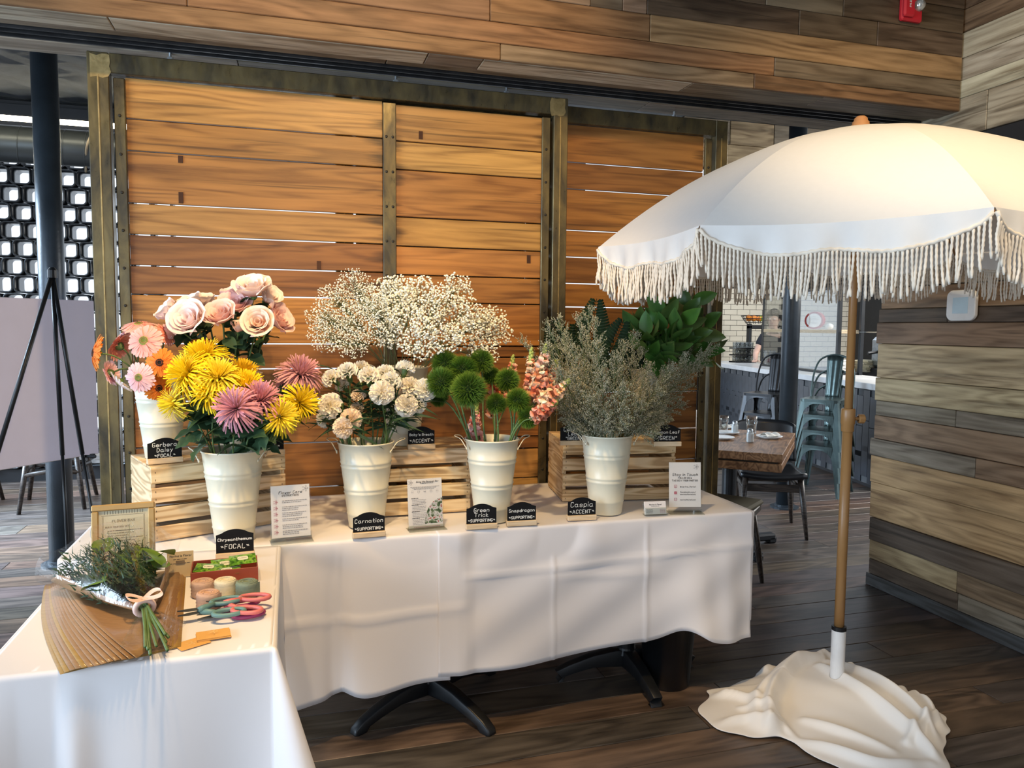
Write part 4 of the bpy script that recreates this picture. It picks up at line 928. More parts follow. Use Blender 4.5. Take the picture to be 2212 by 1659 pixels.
# ---------------------------------------------------------------- things on the small foreground table
TS = T+.0035
gold = plain('gold_frame_paint', (.42, .27, .10), .42, .3, .08, 12)
p = PZ(268, 1243, TS); fr = thing('picture_frame', 'gold framed FLOWER BAR sign behind the wrapped bouquet', 'picture frame', p, radians(6))
Tm = Matrix.Rotation(-radians(10), 4, 'X'); W_, H_ = .170, .212
for nm, a in (('frame_bar', (-W_/2, W_/2, 0, .014, 0, .019)), ('frame_bar', (-W_/2, W_/2, 0, .014, H_-.019, H_)), ('frame_bar', (-W_/2, -W_/2+.019, .0005, .0135, .019, H_-.019)), ('frame_bar', (W_/2-.019, W_/2, .0005, .0135, .019, H_-.019))):
    q = MB(); q.cbox(*a, .003, Tm); q.build(nm, gold, fr)
q = MB(); q.cbox(-W_/2+.018, W_/2-.018, .008, .010, .018, H_-.018, .0004, Tm); cd = q.build('printed_sheet', plain('cream_sheet', (.66, .57, .38), .5, 0, .03), fr)
q = MB(); w2, h2 = W_/2-.026, H_-.052
for k in range(15): x = -w2+.008+k*(2*w2-.016)/14; q.add([(x, .0075, H_-.030), (x+.0016, .0075, H_-.030), (x+.0016, .0075, H_-.020), (x, .0075, H_-.020)], [(0, 1, 2, 3)])
for xa, xb, za, zb in ((-w2, w2, H_-.034, H_-.033), (-w2+.002, -w2+.003, .026, H_-.036), (w2-.003, w2-.002, .026, H_-.036), (-w2+.005, -w2+.0056, .026, H_-.036), (w2-.0056, w2-.005, .026, H_-.036)): q.add([(xa, .0075, za), (xb, .0075, za), (xb, .0075, zb), (xa, .0075, zb)], [(0, 1, 2, 3)])
write(q, 'FLOWER BAR', 0, H_-.054, .0095, .0013, .0075, n=1, maxw=.062); write(q, 'BUILD YOUR BOUQUET:', -w2+.010, H_-.070, .0052, .0009, .0075, n=1, align='l', maxw=.066)
for j in range(7): dashes(q, -w2+.016, w2-.008-(j % 3)*.02, H_-.080-j*.0075, .0018, .0075, 60+j)
q.v = [tuple(Tm @ Vector(v)) for v in q.v]; q.build('lettering', plain('brown_ink', (.22, .17, .10), .8), cd)
q = MB(); q.cbox(-W_/2+.018, W_/2-.018, .004, .005, .018, H_-.018, .0003, Tm); q.build('glass', M['acrylic'], fr)
q = MB(); q.box(-.03, .03, .014, .016, .01, .15, Tm @ Matrix.Rotation(radians(-0), 4, 'X')); q.add([(-.02, .03, .13), (.02, .03, .13), (.025, .085, 0), (-.025, .085, 0)], [(0, 1, 2, 3)]); q.build('easel_back', M['blackpaint'], fr)
p = PZ(262, 1212, TS); ds = thing('acrylic_disc_sign', 'clear round acrylic sign with white letters behind the gold frame', 'sign', p, radians(10))
q = MB(); q.lathe([(.0005, -.0015), (.082, -.0015), (.0825, 0), (.082, .0015), (.0005, .0015)], 48, Matrix.Translation((0, 0, .098)) @ Matrix.Rotation(pi/2, 4, 'X')); q.build('disc', M['acrylic'], ds)
q = MB(); q.tube([(.082*cos(a), 0, .098+.082*sin(a)) for a in [2*pi*k/60 for k in range(60)]], .0013, 5, closed=True); q.build('rim', plain('frosted_edge', (.7, .75, .75), .3), ds, smooth=True)
q = MB(); write(q, 'Flower', 0, .118, .024, .003, -.003, .2); write(q, 'Bar', 0, .078, .024, .003, -.003, .2); q.build('lettering', M['chalk'], ds)
q = MB(); q.cbox(-.045, .045, -.012, .012, 0, .018, .002); q.build('foot', M['signwood'], ds)
p = PZ(390, 1247, TS); kc = thing('kraft_card', 'small kraft card with script lettering beside the red box', 'card', p, radians(4)); Tm = Matrix.Rotation(-radians(12), 4, 'X')
q = MB(); q.cbox(-.036, .036, 0, .0012, 0, .075, .0003, Tm); q.add([(-.012, .002, .05), (.012, .002, .05), (.014, .03, 0), (-.014, .03, 0)], [(0, 1, 2, 3)]); q.build('card', plain('kraft_card', (.55, .42, .24), .8), kc)
q = MB(); write(q, "Marina's Floral", 0, .060, .0085, .001, -.0006, .25, maxw=.06); dashes(q, -.02, .02, .052, .0015, -.0006, 2); dashes(q, -.028, .028, .04, .0013, -.0006, 5); q.v = [tuple(Tm @ Vector(v)) for v in q.v]; q.build('lettering', M['ink'], kc)

# box of flower-food packets
p = PZ(486, 1262, TS); bxo = thing('packet_box', 'open red box holding green flower food packets', 'box', p, radians(4))
red = plain('red_card', (.30, .05, .022), .5); dkc = plain('box_inside', (.06, .025, .018), .7)
bw, bd_, bh = .182, .118, .042
q = MB(); q.cbox(-bw/2, bw/2, 0, bd_, 0, .003, .0005); q.build('bottom', dkc, bxo)
for a in ((-bw/2, bw/2, 0, .003), (-bw/2, bw/2, bd_-.003, bd_), (-bw/2, -bw/2+.003, .003, bd_-.003), (bw/2-.003, bw/2, .003, bd_-.003)):
    q = MB(); q.cbox(*a, .003, bh, .0006); q.build('side', red, bxo)
gp, nt, b_ = new_mat('packet_foil'); tc = nd(nt, 'ShaderNodeTexCoord'); nt.links.new(ramp(nt, [(.38, (.03, .10, .01)), (.5, (.11, .30, .02)), (.58, (.24, .42, .06)), (.66, (.05, .12, .02))], noise(nt, tc.outputs['Object'], 45, 3)), b_.inputs['Base Color']); b_.inputs['Roughness'].default_value = .25
plb = plain('packet_label', (.75, .74, .55), .4)
def packet(label, x, y, z, rz, ry):
    o = thing('flower_food_packet', label, 'packet', bxo.matrix_basis @ Vector((x, y, z)), rz, 'green packets in the red box'); o.rotation_euler = (radians(ry), radians(random.uniform(-6, 6)), rz)
    q = MB(); q.grid(lambda u, v: ((u-.5)*.075, (v-.5)*.055, .004*max(0, sin(pi*u))**.5*max(0, sin(pi*v))**.5), 10, 8); q.grid(lambda u, v: ((u-.5)*.075, (.5-v)*.055, -.003*max(0, sin(pi*u))**.5*max(0, sin(pi*v))**.5), 10, 8); q.build('sachet', gp, o, smooth=True)
    q = MB(); R_ = rrect(.030, .020, .006, 3); q.add([(x_, y_, .0045) for x_, y_ in R_], [tuple(range(len(R_)))]); lo = q.build('label', plb, o)
    q = MB(); write(q, 'FLORAL', 0, -.002, .005, .0008, 0, n=1, maxw=.024); q.v = [(v[0], v[2], .0048) for v in q.v]; q.build('lettering', M['ink'], lo)
bxo.matrix_basis = Matrix.Translation(p) @ Matrix.Rotation(radians(4), 4, 'Z')
packet('green packet standing highest in the red box, right side', .050, .062, .050, radians(8), 14)
packet('green packet lying at the left of the red box', -.045, .060, .034, radians(-6), 10)
packet('green packet tucked at the back of the red box', .0, .088, .032, radians(12), 20)
packet('green packet lying at the front middle of the red box', .005, .030, .030, radians(-3), 6)
# crepe rolls
def roll(label, px_, c, r=.029, h=.042, z=TS):
    p = PZ(*px_, z); o = thing('crepe_roll', label, 'ribbon roll', p, 0, 'crepe ribbon rolls by the red box'); mt = plain('crepe', c, .9, 0, .06, 40, bmp=.5, bscale=160)
    q = MB(); P = [(.009, .002), (r-.002, .0), (r, .003)]
    for k in range(9): P.append((r+(.0012 if k % 2 else -.0004), .004+k*(h-.008)/8))
    P += [(r-.001, h-.002), (r-.004, h), (r*.55, h-.001), (r*.40, h-.004), (.009, h-.002), (.008, h*.5)]
    q.lathe(P, 40); q.build('wound_ribbon', mt, o, smooth=True)
    q = MB(); q.tube([(.0085+.0205*a/(6*pi), 0, 0) if False else ((.0085+.019*a/(6*pi))*cos(a), (.0085+.019*a/(6*pi))*sin(a), h+.0003) for a in [6*pi*k/60 for k in range(61)]], .0008, 4); q.build('spiral_edge', mt, o)
    q = MB(); q.grid(lambda u, v: ((r+.001+.004*u*u)*cos(-.6+u*.5), (r+.001+.004*u*u)*sin(-.6+u*.5), .003+v*(h-.006)), 6, 3); q.build('loose_end', mt, o, smooth=True); solid(children(o)[-1], .0008)
PINK = (.58, .38, .27)
roll('dusty pink crepe roll at the left, against the red box', (438, 1286), PINK); roll('cream crepe roll between the pink and green rolls', (487, 1283), (.72, .64, .44)); roll('sage green crepe roll at the right of the row', (534, 1287), (.20, .25, .18)); roll('dusty pink crepe roll in front of the row, nearest the shears', (450, 1312), (.60, .38, .27))
# floral shears
def shears(label, px_, rz, c, z, op=.30):
    p = PZ(*px_, z); o = thing('floral_shears', label, 'shears', p, rz, 'floral shears on the small table'); mt = plain('grip', c, .45); bl = plain('blade_steel', (.10, .11, .11), .3, .8)
    for s_ in (-1, 1):
        q = MB(); Rm = Matrix.Rotation(s_*op*.5, 4, 'Z'); zz = .006+.004*(s_+1)
        P = []
        for k in range(28):
            a = 2*pi*k/28; P.append(Rm @ Vector((.066+.037*cos(a), s_*(.020+.0205*sin(a)-.004*cos(a)), zz)))
        q.tube(P, .0058, 8, closed=True); q.tube([Rm @ Vector(v) for v in ((.034, s_*.012, zz), (.012, s_*.004, zz), (0, 0, zz), (-.010, -s_*.003, zz))], [.0062, .008, .0085, .006], 8); h_ = q.build('handle', mt, o, smooth=True)
        q = MB(); q.prism([(-.008, -.006), (-.03, -.009), (-.058, -.001), (-.03, .005), (-.008, .006)], -.0015, .0015, Matrix.Rotation(-s_*op*.25, 4, 'Z') @ Matrix.Translation((0, 0, zz)) @ Matrix.Rotation(-pi/2, 4, 'X')); q.build('blade', bl, h_)
    q = MB(); q.lathe([(.004, .0), (.0045, .018), (.0005, .019)], 12); q.build('pivot', bl, o)
shears('purple handled floral shears beneath the teal and coral ones', (478, 1332), radians(14), (.28, .03, .12), TS+.0005, .34)
shears('teal handled floral shears at the left', (437, 1326), radians(10), (.13, .26, .25), TS+.014, .42)
shears('coral handled floral shears at the right', (492, 1312), radians(-14), (.66, .17, .16), TS+.014, .46)
# cards
cdm = plain('orange_card', (.70, .38, .10), .6, 0, .03)
def cards(label, px_, rz, n, w_=.075, h_=.050):
    p = PZ(*px_, TS); o = thing('note_card', label, 'card', p, rz)
    for k in range(n):
        q = MB(); q.cbox(-w_/2, w_/2, -h_/2, h_/2, 0, .0009, .0002); s_ = q.build('card', cdm, o, loc=(random.uniform(-.002, .002), random.uniform(-.002, .002), k*.001)); s_.rotation_euler = (0, 0, random.uniform(-.04, .04))
    q = MB(); sprig(q, 0, 0, .010); q.v = [(v[0], v[2], n*.001+.0004) for v in q.v]; q.build('sprig_print', plain('pale_print', (.85, .62, .3), .6), s_)
    s_.rotation_euler = (0, 0, 0); s_.location = (0, 0, (n-1)*.001)
cards('stack of orange note cards in front of the shears', (461, 1374), radians(9), 6)
cards('single orange card peeking out beside the stack of note cards', (415, 1390), radians(30), 1, .07, .05)

# ---------------------------------------------------------------- kraft and cellophane sleeves, fanned under the bouquet
def kraft(name, c):
    m, nt, b = new_mat(name); tc = nd(nt, 'ShaderNodeTexCoord'); mp = nd(nt, 'ShaderNodeMapping'); mp.inputs['Scale'].default_value = (1, 6, 1); mp.inputs['Rotation'].default_value = (0, 0, .3); nt.links.new(tc.outputs['Object'], mp.inputs[0])
    n = noise(nt, mp.outputs[0], 22, 5); nt.links.new(ramp(nt, [(.3, tuple(x*.8 for x in c)), (.7, c)], n), b.inputs['Base Color']); b.inputs['Roughness'].default_value = .55; b.inputs['Coat Weight'].default_value = .5; b.inputs['Coat Roughness'].default_value = .12
    bump(nt, b, noise(nt, mp.outputs[0], 14, 3, .5, 1.5), .5, .004); return m
M['kraft'] = kraft('kraft_sleeve', (.33, .185, .08)); M['kraft2'] = kraft('amber_sleeve', (.38, .22, .05))
M['cello'] = glassy('cellophane', (.98, .98, .98), .2, .0, 1.4, k=.16)
nt = M['cello'].node_tree; tc = nd(nt, 'ShaderNodeTexCoord'); bn_ = nd(nt, 'ShaderNodeBump'); bn_.inputs['Strength'].default_value = .45; bn_.inputs['Distance'].default_value = .01; nt.links.new(noise(nt, tc.outputs['Object'], 16, 3, .5, 1.2), bn_.inputs['Height'])
for n_ in nt.nodes:
    if n_.type in ('BSDF_GLOSSY', 'FRESNEL'): nt.links.new(bn_.outputs[0], n_.inputs['Normal'])
NS = 13; OR_ = ('bottom', 'second', 'third', 'fourth', 'fifth', 'sixth', 'seventh', 'eighth', 'ninth', 'tenth', 'eleventh', 'twelfth', 'topmost')
for k in range(NS):
    u = k/(NS-1)
    TL = PZ(96+40*u**1.3, 1268+6*u, TS); TR = PZ(403-16*u, 1228+16*u, TS); BR = PZ(391-100*u*.5, 1398+6*u, TS); BL = PZ(130+165*u**1.15, 1456-18*u, TS); c = (TL+TR+BR+BL)/4
    q = MB(); z0 = .0012*k
    def sh(a, v): 
        p = TL.lerp(TR, a).lerp(BL.lerp(BR, a), v)-c; lift = .016*(1-a)**4*(.3+.7*(1-v))*(.2+.8*u); bow = .02*sin(pi*v)*(1-a)**3
        return (p.x-bow, p.y, z0+lift+.0015*sin(a*9+v*5+k))
    q.grid(sh, 16, 14); o = q.build('paper_sleeve', M['kraft2'] if k in (0, 1, 4) else M['kraft'], smooth=True, loc=c); solid(o, .0008, 1)
    tag(o, 'brown kraft flower sleeve, %s of the fanned stack under the bouquet%s' % (OR_[k], ' counted from the table' if 0 < k < NS-1 else ''), 'paper sleeve', 'kraft flower sleeves in the fan')

# ---------------------------------------------------------------- leaves (shared)
M['leaf'] = tramp('glossy_leaf', [(0, (.05, .12, .028)), (.5, (.075, .185, .040)), (1, (.11, .23, .05))], .38, var=.2, spec=.5, trans=.12)
M['stem'] = plain('green_stem', (.09, .16, .045), .5, 0, .15, 30)
M['darkleaf'] = tramp('dark_foliage', [(0, (.02, .05, .02)), (1, (.045, .095, .045))], .5, var=.2, trans=.08)
def leaf_me(name, L, W, shape=1.0, fold=.18, curl=.2, mat='leaf', nu=8, nv=4, lob=0):
    b = MB()
    def fn(u, v):
        s = v*2-1; wd = W*sin(pi*u**shape)**.75*(1-.15*u) if 0 < u < 1 else 0
        if lob: wd *= .55+.45*abs(sin(lob*pi*u+.5))
        return (s*wd, L*u, fold*abs(s)*wd-curl*L*u*u+.02*L*sin(u*7+s*2))
    b.grid(fn, nu, nv, t=lambda u, v: .3+.6*abs(v*2-1)); o = b.build(name, M[mat], smooth=True, attr=True); me = o.data; bpy.data.objects.remove(o); return me
LEAF_BIG = leaf_me('leaf', .085, .026, .85, .2, .22); LEAF_MID = leaf_me('leaf', .06, .017, .9, .2, .3); LEAF_ROSE = leaf_me('leaf', .055, .020, .9, .25, .3, 'darkleaf'); LEAF_THIN = leaf_me('leaf', .09, .004, 1, .3, .5, 'darkleaf', 6, 2); LEAF_MUM = leaf_me('leaf', .075, .024, .8, .15, .35, 'darkleaf', 14, 4, 3.2)

# ---------------------------------------------------------------- wrapped bouquet
random.seed(77)
tie = PZ(312, 1312, TS+.045); top = PZ(240, 1215, TS+.066); end = PZ(345, 1412, TS+.03)
bq = thing('wrapped_bouquet', 'bouquet of greens wrapped in kraft paper and cellophane, tied with pink ribbon', 'bouquet', (tie.x, tie.y, TS))
t0 = tie-bq.location; ax = (top-tie); Lb = ax.length; ax.normalize(); sd = ax.cross(Vector((0, 0, 1))).normalized(); upv = sd.cross(ax).normalized()
def cone(s, a, wid, hei, r0=.018): 
    w_ = r0+wid*s**.85; h_ = r0*.8+hei*s**.8
    return t0+ax*(s*Lb)+sd*(w_*cos(a))+upv*(h_*sin(a)*(1 if sin(a) > 0 else .62))
def kw(u, v):
    a = lerp(radians(168), radians(378), u); s = v*(.80+.12*sin(u*5)+.05*sin(u*23)); p = cone(s, a, .150, .070); p.z = max(p.z+.004*sin(u*31+v*9)*v, .021); return p
q = MB(); q.grid(kw, 60, 20); solid(q.build('kraft_wrap', M['kraft'], bq, smooth=True), .0008)
def cl(u, v):
    a = lerp(radians(-30), radians(330), u); s = v*(1.12+.10*sin(u*9)+.06*sin(u*27)); p = cone(s, a, .156, .078, .02)+upv*(.008*sin(u*41+v*5)*v)+sd*(.008*sin(u*29-v*7)*v); p.z = max(p.z, .020); return p
q = MB(); q.grid(cl, 90, 22); q.build('cellophane', M['cello'], bq, smooth=False)
de = (end-tie).normalized()
def sk(u, v): a = 2*pi*u; r_ = .014+.050*v**1.2*(1+.25*sin(u*25)); p = t0+de*(v*.62*(end-tie).length)+sd*(r_*cos(a))+upv*(r_*.5*sin(a)); p.z = max(p.z, .021); return p
q = MB(); q.grid(sk, 40, 10); q.build('cellophane_skirt', M['cello'], bq)
for k in range(11):
    a = random.uniform(0, 6.28); r_ = random.uniform(0, .012); e = t0+de*random.uniform(.75, 1.05)*(end-tie).length+sd*random.uniform(-.03, .03); e.z = max(e.z, .024)+random.uniform(0, .012)
    q = MB(); q.tube([t0+ax*.05+sd*r_*cos(a), t0+sd*r_*.7*cos(a)+upv*r_*.7*sin(a), e], [.003, .0034, .0036], 6); q.build('stem', M['stem'], bq, smooth=True)
rbm = plain('pink_ribbon', (.74, .55, .50), .6, 0, .05)
q = MB(); q.tube([t0+sd*(.021*cos(a))+upv*(.018*sin(a)) for a in [2*pi*k/24 for k in range(24)]], .007, 8, closed=True); rb = q.build('ribbon', rbm, bq, smooth=True)
for s_ in (-1, 1):
    q = MB(); c0 = t0+upv*.022; q.grid(lambda u, v: c0+sd*(s_*.040*sin(pi*u))+ax*(.030*sin(2*pi*u)*.7+(v-.5)*.020)+upv*(.012*sin(pi*u)+.004*sin(9*v)), 16, 3); q.build('bow_loop', rbm, rb, smooth=True)
q = MB()
for k in range(2400):    # feathery fern
    s = random.uniform(.30, .92); a = random.uniform(0, 2*pi); f_ = random.uniform(0, 1)**.5; c = cone(s, a, .13*f_, .076*f_)-sd*.015; d = (ax+sd*random.uniform(-1, 1)+upv*random.uniform(-.6, 1)).normalized(); n_ = d.orthogonal().normalized()*.0026
    q.add([c-n_, c+n_, c+d*.030], [(0, 1, 2)], [0, 0, 1])
q.build('fern_fluff', M['darkleaf'], bq, attr=True)['kind'] = 'stuff'
for k in range(16):
    s = random.uniform(.45, .90); off = random.uniform(.01, .10) if k < 11 else random.uniform(-.07, .02); c = t0+ax*(s*Lb)+sd*off+upv*random.uniform(.02, .065); inst(LEAF_BIG, 'leaf', bq, frame(upv+sd*random.uniform(-.5, .7)+ax*random.uniform(-.4, .3), ax, c-ax*.04, random.uniform(.95, 1.3), random.uniform(-.8, .8)), (1.6, 1.3, .8))
M['caspia'] = tramp('caspia_floret', [(0, (.14, .16, .09)), (.5, (.30, .30, .20)), (1, (.74, .71, .60))], .8, var=.2)
def floret(q, c, d, L=.006, r=.0016, t=1.0):
    d = d.normalized(); e = d.orthogonal().normalized(); g = d.cross(e); c = Vector(c)
    q.add([c, c+d*L*.5+e*r, c+d*L*.5+g*r, c+d*L*.5-e*r, c+d*L*.5-g*r, c+d*L], [(0, 2, 1), (0, 3, 2), (0, 4, 3), (0, 1, 4), (5, 1, 2), (5, 2, 3), (5, 3, 4), (5, 4, 1)], [t*.2, t*.8, t*.8, t*.8, t*.8, t])
for k in range(7):
    b0 = t0+ax*(.5*Lb); e0_ = t0+ax*(Lb*random.uniform(.9, 1.15))+sd*random.uniform(-.10, .09)+upv*random.uniform(.03, .11); q = MB(); q.tube([b0, e0_], .0008, 4, t=[0, 0])
    for j in range(46):
        u = random.uniform(.45, 1); c = b0.lerp(e0_, u)+Vector((random.gauss(0, .009), random.gauss(0, .009), random.gauss(0, .009))); floret(q, c, Vector((random.uniform(-1, 1), random.uniform(-1, 1), random.uniform(0, 1.5))), .006, .0012)
    q.build('caspia_sprig', M['caspia'], bq, attr=True)
# ---------------------------------------------------------------- dining corner beyond the right opening
random.seed(41)
K = Vector((2.822, 3.825, 0)); vV = Vector((.655, .756, 0)); uV = Vector((-.756, .655, 0)); tl_, tw_ = 1.06, .76
ctr = K+vV*tl_/2+uV*tw_/2
dt = thing('dining_table', 'brown wooden dining table set with glasses and plates beyond the door', 'table', ctr, atan2(vV.y, vV.x))
q = MB(); q.cbox(-tl_/2, tl_/2, -tw_/2, tw_/2, .698, .748, .003); q.build('table_top', M['tablewood'], dt)
q = MB(); q.cbox(-tl_/2+.002, tl_/2-.002, -tw_/2+.002, tw_/2-.002, .636, .686, .003); q.build('drop_leaf', M['tablewood'], dt)
q = MB(); q.box(-tl_/2+.03, tl_/2-.03, -tw_/2+.03, tw_/2-.03, .686, .698); q.build('hinge_plate', M['bolt'], dt)
q = MB(); q.lathe([(.05, .05), (.05, .636)], 20, cap=True); q.build('column', M['black_steel'], dt, smooth=False)
for k in range(4):
    a = radians(90*k)-atan2(vV.y, vV.x); q = MB(); q.cbox(.03, .37, -.035, .035, .02, .07, .012, Matrix.Rotation(a, 4, 'Z')); q.cbox(.31, .38, -.035, .035, 0, .05, .012, Matrix.Rotation(a, 4, 'Z')); q.build('foot', M['black_steel'], dt)
M['glass'] = glassy('drinking_glass', (.96, .98, .98), .02, .05); M['china'] = plain('white_china', (.78, .78, .77), .25); M['napkin'] = cloth_mat('napkin_cloth', (.78, .76, .70)); M['leather'] = plain('black_leather', (.010, .011, .013), .32, 0, .2, 10)
def tumbler(label, p, h=.13, r=.036, full=0, group='glasses on the dining table'):
    o = thing('drinking_glass', label, 'glass', p, 0, group); q = MB(); q.lathe([(.0005, .001), (r*.78, .0), (r*.80, .004), (r*.86, h*.55), (r*.98, h*.58), (r, h), (r*.955, h), (r*.93, h*.6), (r*.8, h*.52), (r*.74, .012), (.0005, .010)], 24); q.build('bowl', M['glass'], o, smooth=True)
    if full: q = MB(); q.lathe([(.0005, .012), (r*.73, .012), (r*.79, h*full), (.0005, h*full)], 20); q.build('water', M['glass'], o, smooth=True)
def shaker(label, p):
    o = thing('salt_shaker', label, 'shaker', p, .4, 'salt shakers on the dining table'); q = MB(); q.lathe([(.020, 0), (.023, .004), (.023, .055), (.017, .066)], 8, cap=True); q.build('salt', M['china'], o); q = MB(); q.lathe([(.0245, 0), (.0245, .058), (.018, .070)], 8); q.build('jar', M['glass'], o)
    q = MB(); q.lathe([(.0185, .068), (.019, .082), (.012, .090), (.0005, .091)], 16); q.build('cap', M['steel'], o, smooth=True)
def platef(label, p, nap=True, fork=True, rz=0):
    o = thing('side_plate', label, 'plate', p, rz, 'plates on the dining table'); q = MB(); q.lathe([(.0005, .004), (.055, .003), (.06, .0), (.062, .004), (.088, .014), (.089, .016), (.086, .017), (.06, .008), (.0005, .007)], 32); q.build('dish', M['china'], o, smooth=True)
def napkin(label, p, rz):
    b = MB(); b.grid(lambda u, v: ((u-.5)*.14, (v-.5)*.075*(1-.3*u), .012+.022*sin(pi*v)*(1-.35*u)+.008*sin(u*14+v*5)*sin(pi*v)), 20, 12); b.grid(lambda u, v: ((u-.5)*.14, (v-.5)*.075*(1-.3*u), .008), 4, 4); o = b.build('napkin', M['napkin'], smooth=True, loc=p); o.rotation_euler = (0, 0, rz); tag(o, label, 'napkin', 'napkins on the dining table')
def fork(label, p, rz, tilt=0):
    o = MB(); o.prism([(-.09, -.004), (-.02, -.0025), (.03, -.003), (.05, -.010), (.05, .010), (.03, .003), (-.02, .0025), (-.09, .004)], 0, .0018, Matrix.Rotation(pi/2, 4, 'X'))
    for k in range(4): o.box(.05, .085, -.010+k*.0056, -.0075+k*.0056, -.0018, 0)
    w_ = o.build('fork', M['steel'], loc=p); w_.rotation_euler = (0, tilt, rz); tag(w_, label, 'fork')
tz = .749
tumbler('clear water glass standing behind the salt shaker at the table corner', PZ(1623, 936, tz), .125, .040, .5); shaker('salt shaker in front of the water glass on the dining table', PZ(1620, 955, tz))
pp = PZ(1662, 946, tz); platef('white plate under the folded napkin at the right of the dining table', pp); napkin('folded white napkin on the right plate of the dining table', pp+Vector((.015, .01, .002)), .2); fork('steel fork resting on the right plate', pp+Vector((-.03, -.05, .02)), 1.2, .15)
tumbler('clear water glass beside the dark door frame', PZ(1563, 930, tz), .11, .036, .6); shaker('salt shaker beside the left plate on the dining table', PZ(1587, 936, tz))
pp = PZ(1570, 937, tz); platef('white plate beside the door frame on the dining table', pp); platef('white plate at the lower left of the dining table, cut by the door frame', PZ(1558, 948, tz)); napkin('folded white napkin at the far left of the dining table', PZ(1572, 926, tz), .1)

# dark shell chair
def shell_chair(name, label, loc, rz, mat, cushion=None, arms=True, legmat='darkwood'):
    o = thing(name, label, 'chair', loc, rz)
    q = MB(); q.grid(lambda u, v: ((u-.5)*.46*(1-.10*v), (v-.5)*.44, .435+.02*(2*u-1)**2+.012*v*v), 14, 10); s_ = q.build('seat', mat, o, smooth=True); solid(s_, .035); 
    q = MB(); q.grid(lambda u, v: ((.235)*sin((u-.5)*2.1)*1.12, .23-.17*(1-cos((u-.5)*2.1))+.06*v, .50+.30*v-.03*(2*u-1)**4*v), 20, 10); b_ = q.build('backrest', mat, o, smooth=True); solid(b_, .022)
    for sx in (-1, 1):
        for sy in (-1, 1): MB().tube([(sx*.19, sy*.18, .43), (sx*.215, sy*.215, .2), (sx*.235, sy*.24, 0)], [.022, .020, .013], 10).build('leg', M[legmat], o, smooth=True)
        q = MB(); q.tube([(sx*.20, -.19, .36), (sx*.20, .19, .36)], .016, 8); q.build('side_rail', M[legmat], o, smooth=True)
    for sy in (-1, 1): q = MB(); q.cbox(-.19, .19, sy*.19-.011, sy*.19+.011, .33, .385, .006); q.build('rail', M[legmat], o)
    if cushion:
        q = MB(); q.cbox(-.235, .235, -.235, .22, .470, .502, .012); q.build('cushion', cushion, o)
    return o
A_, B_ = Vector((3.50, 4.42, 0)), Vector((3.73, 4.93, 0)); fd = (A_-B_).normalized(); c = (A_+B_)/2+Vector((fd.y, -fd.x, 0)).normalized()*-.0
sidev = Vector((fd.y, -fd.x, 0)); c = (A_+B_)/2+sidev*.235
shell_chair('dining_chair', 'black leather dining chair at the far side of the wooden table', c, atan2(fd.y, fd.x)+pi/2, M['leather'])
olive = plain('olive_cushion', (.075, .065, .035), .8)
shell_chair('dining_chair', 'dark chair with an olive cushion just behind the right end of the white cloth', (2.33, 3.80, 0), radians(38), M['darkwood'], olive)
shell_chair('dining_chair', 'pale grey shell chair, its curved back showing beside the door frame', PY(1553, 925, 5.6)*1.0-Vector((.18, 0, PY(1553, 925, 5.6).z)), radians(20), plain('pale_shell', (.50, .49, .47), .4))

# stacking metal chairs
def metal_chair_parts(mat):
    "seat, back and legs of one pressed steel chair; front is -y"
    P = []
    q = MB(); R_ = rrect(.36, .36, .05, 5); n_ = len(R_); 
    q.add([(x, y, .45) for x, y in R_]+[(x*.93, y*.93, .452) for x, y in R_]+[(x*.5, y*.5, .444) for x, y in R_]+[(x, y, .425) for x, y in R_], [(j, (j+1) % n_, n_+(j+1) % n_, n_+j) for j in range(n_)]+[(n_+j, n_+(j+1) % n_, 2*n_+(j+1) % n_, 2*n_+j) for j in range(n_)]+[tuple(range(2*n_, 3*n_))]+[(j, 3*n_+j, 3*n_+(j+1) % n_, (j+1) % n_) for j in range(n_)]); P.append(('seat', q, False))
    for sx in (-1, 1):
        for sy in (-1, 1):
            q = MB(); rows = [(.430, .17, .10), (.36, .178, .052), (.25, .190, .040), (.10, .208, .034), (0, .222, .028)]
            for (z, c_, w_) in rows:
                i = len(q.v); q.v += [(sx*c_, sy*(c_-w_), z), (sx*c_, sy*(c_-.012), z), (sx*(c_-.012), sy*c_, z), (sx*(c_-w_), sy*c_, z)]; q.t += [0]*4
            for r_ in range(4):
                for j in range(3): q.f.append((r_*4+j, r_*4+j+1, r_*4+5+j, r_*4+4+j)); q.m.append(0)
            P.append(('leg', q, True))
    for k in range(4):   # arched aprons between the legs
        Rm = Matrix.Rotation(k*pi/2, 4, 'Z'); q = MB(); N = 12
        for i in range(N+1):
            x = -.13+.26*i/N; zz = .425-.012-.075*(abs(x)/.13)**3.0
            q.v += [tuple(Rm @ Vector((x, -.176, .43))), tuple(Rm @ Vector((x, -.178, zz)))]; q.t += [0, 0]
        for i in range(N): q.f.append((2*i, 2*i+1, 2*i+3, 2*i+2)); q.m.append(0)
        P.append(('apron', q, True))
    q = MB(); q.tube(curve_pts([(-.172, .16, .40), (-.185, .19, .52), (-.178, .235, .68), (-.13, .262, .80), (0, .272, .845), (.13, .262, .80), (.178, .235, .68), (.185, .19, .52), (.172, .16, .40)], 6), .0095, 8); P.append(('back_tube', q, False))
    q = MB(); q.grid(lambda u, v: ((u-.5)*(.115+.035*v), .185+.085*v-.008*(1-(2*u-1)**2)+.006*(abs(sin(u*3*pi)) > .9), .435+.40*v), 12, 8); P.append(('back_slat', q, True))
    return P
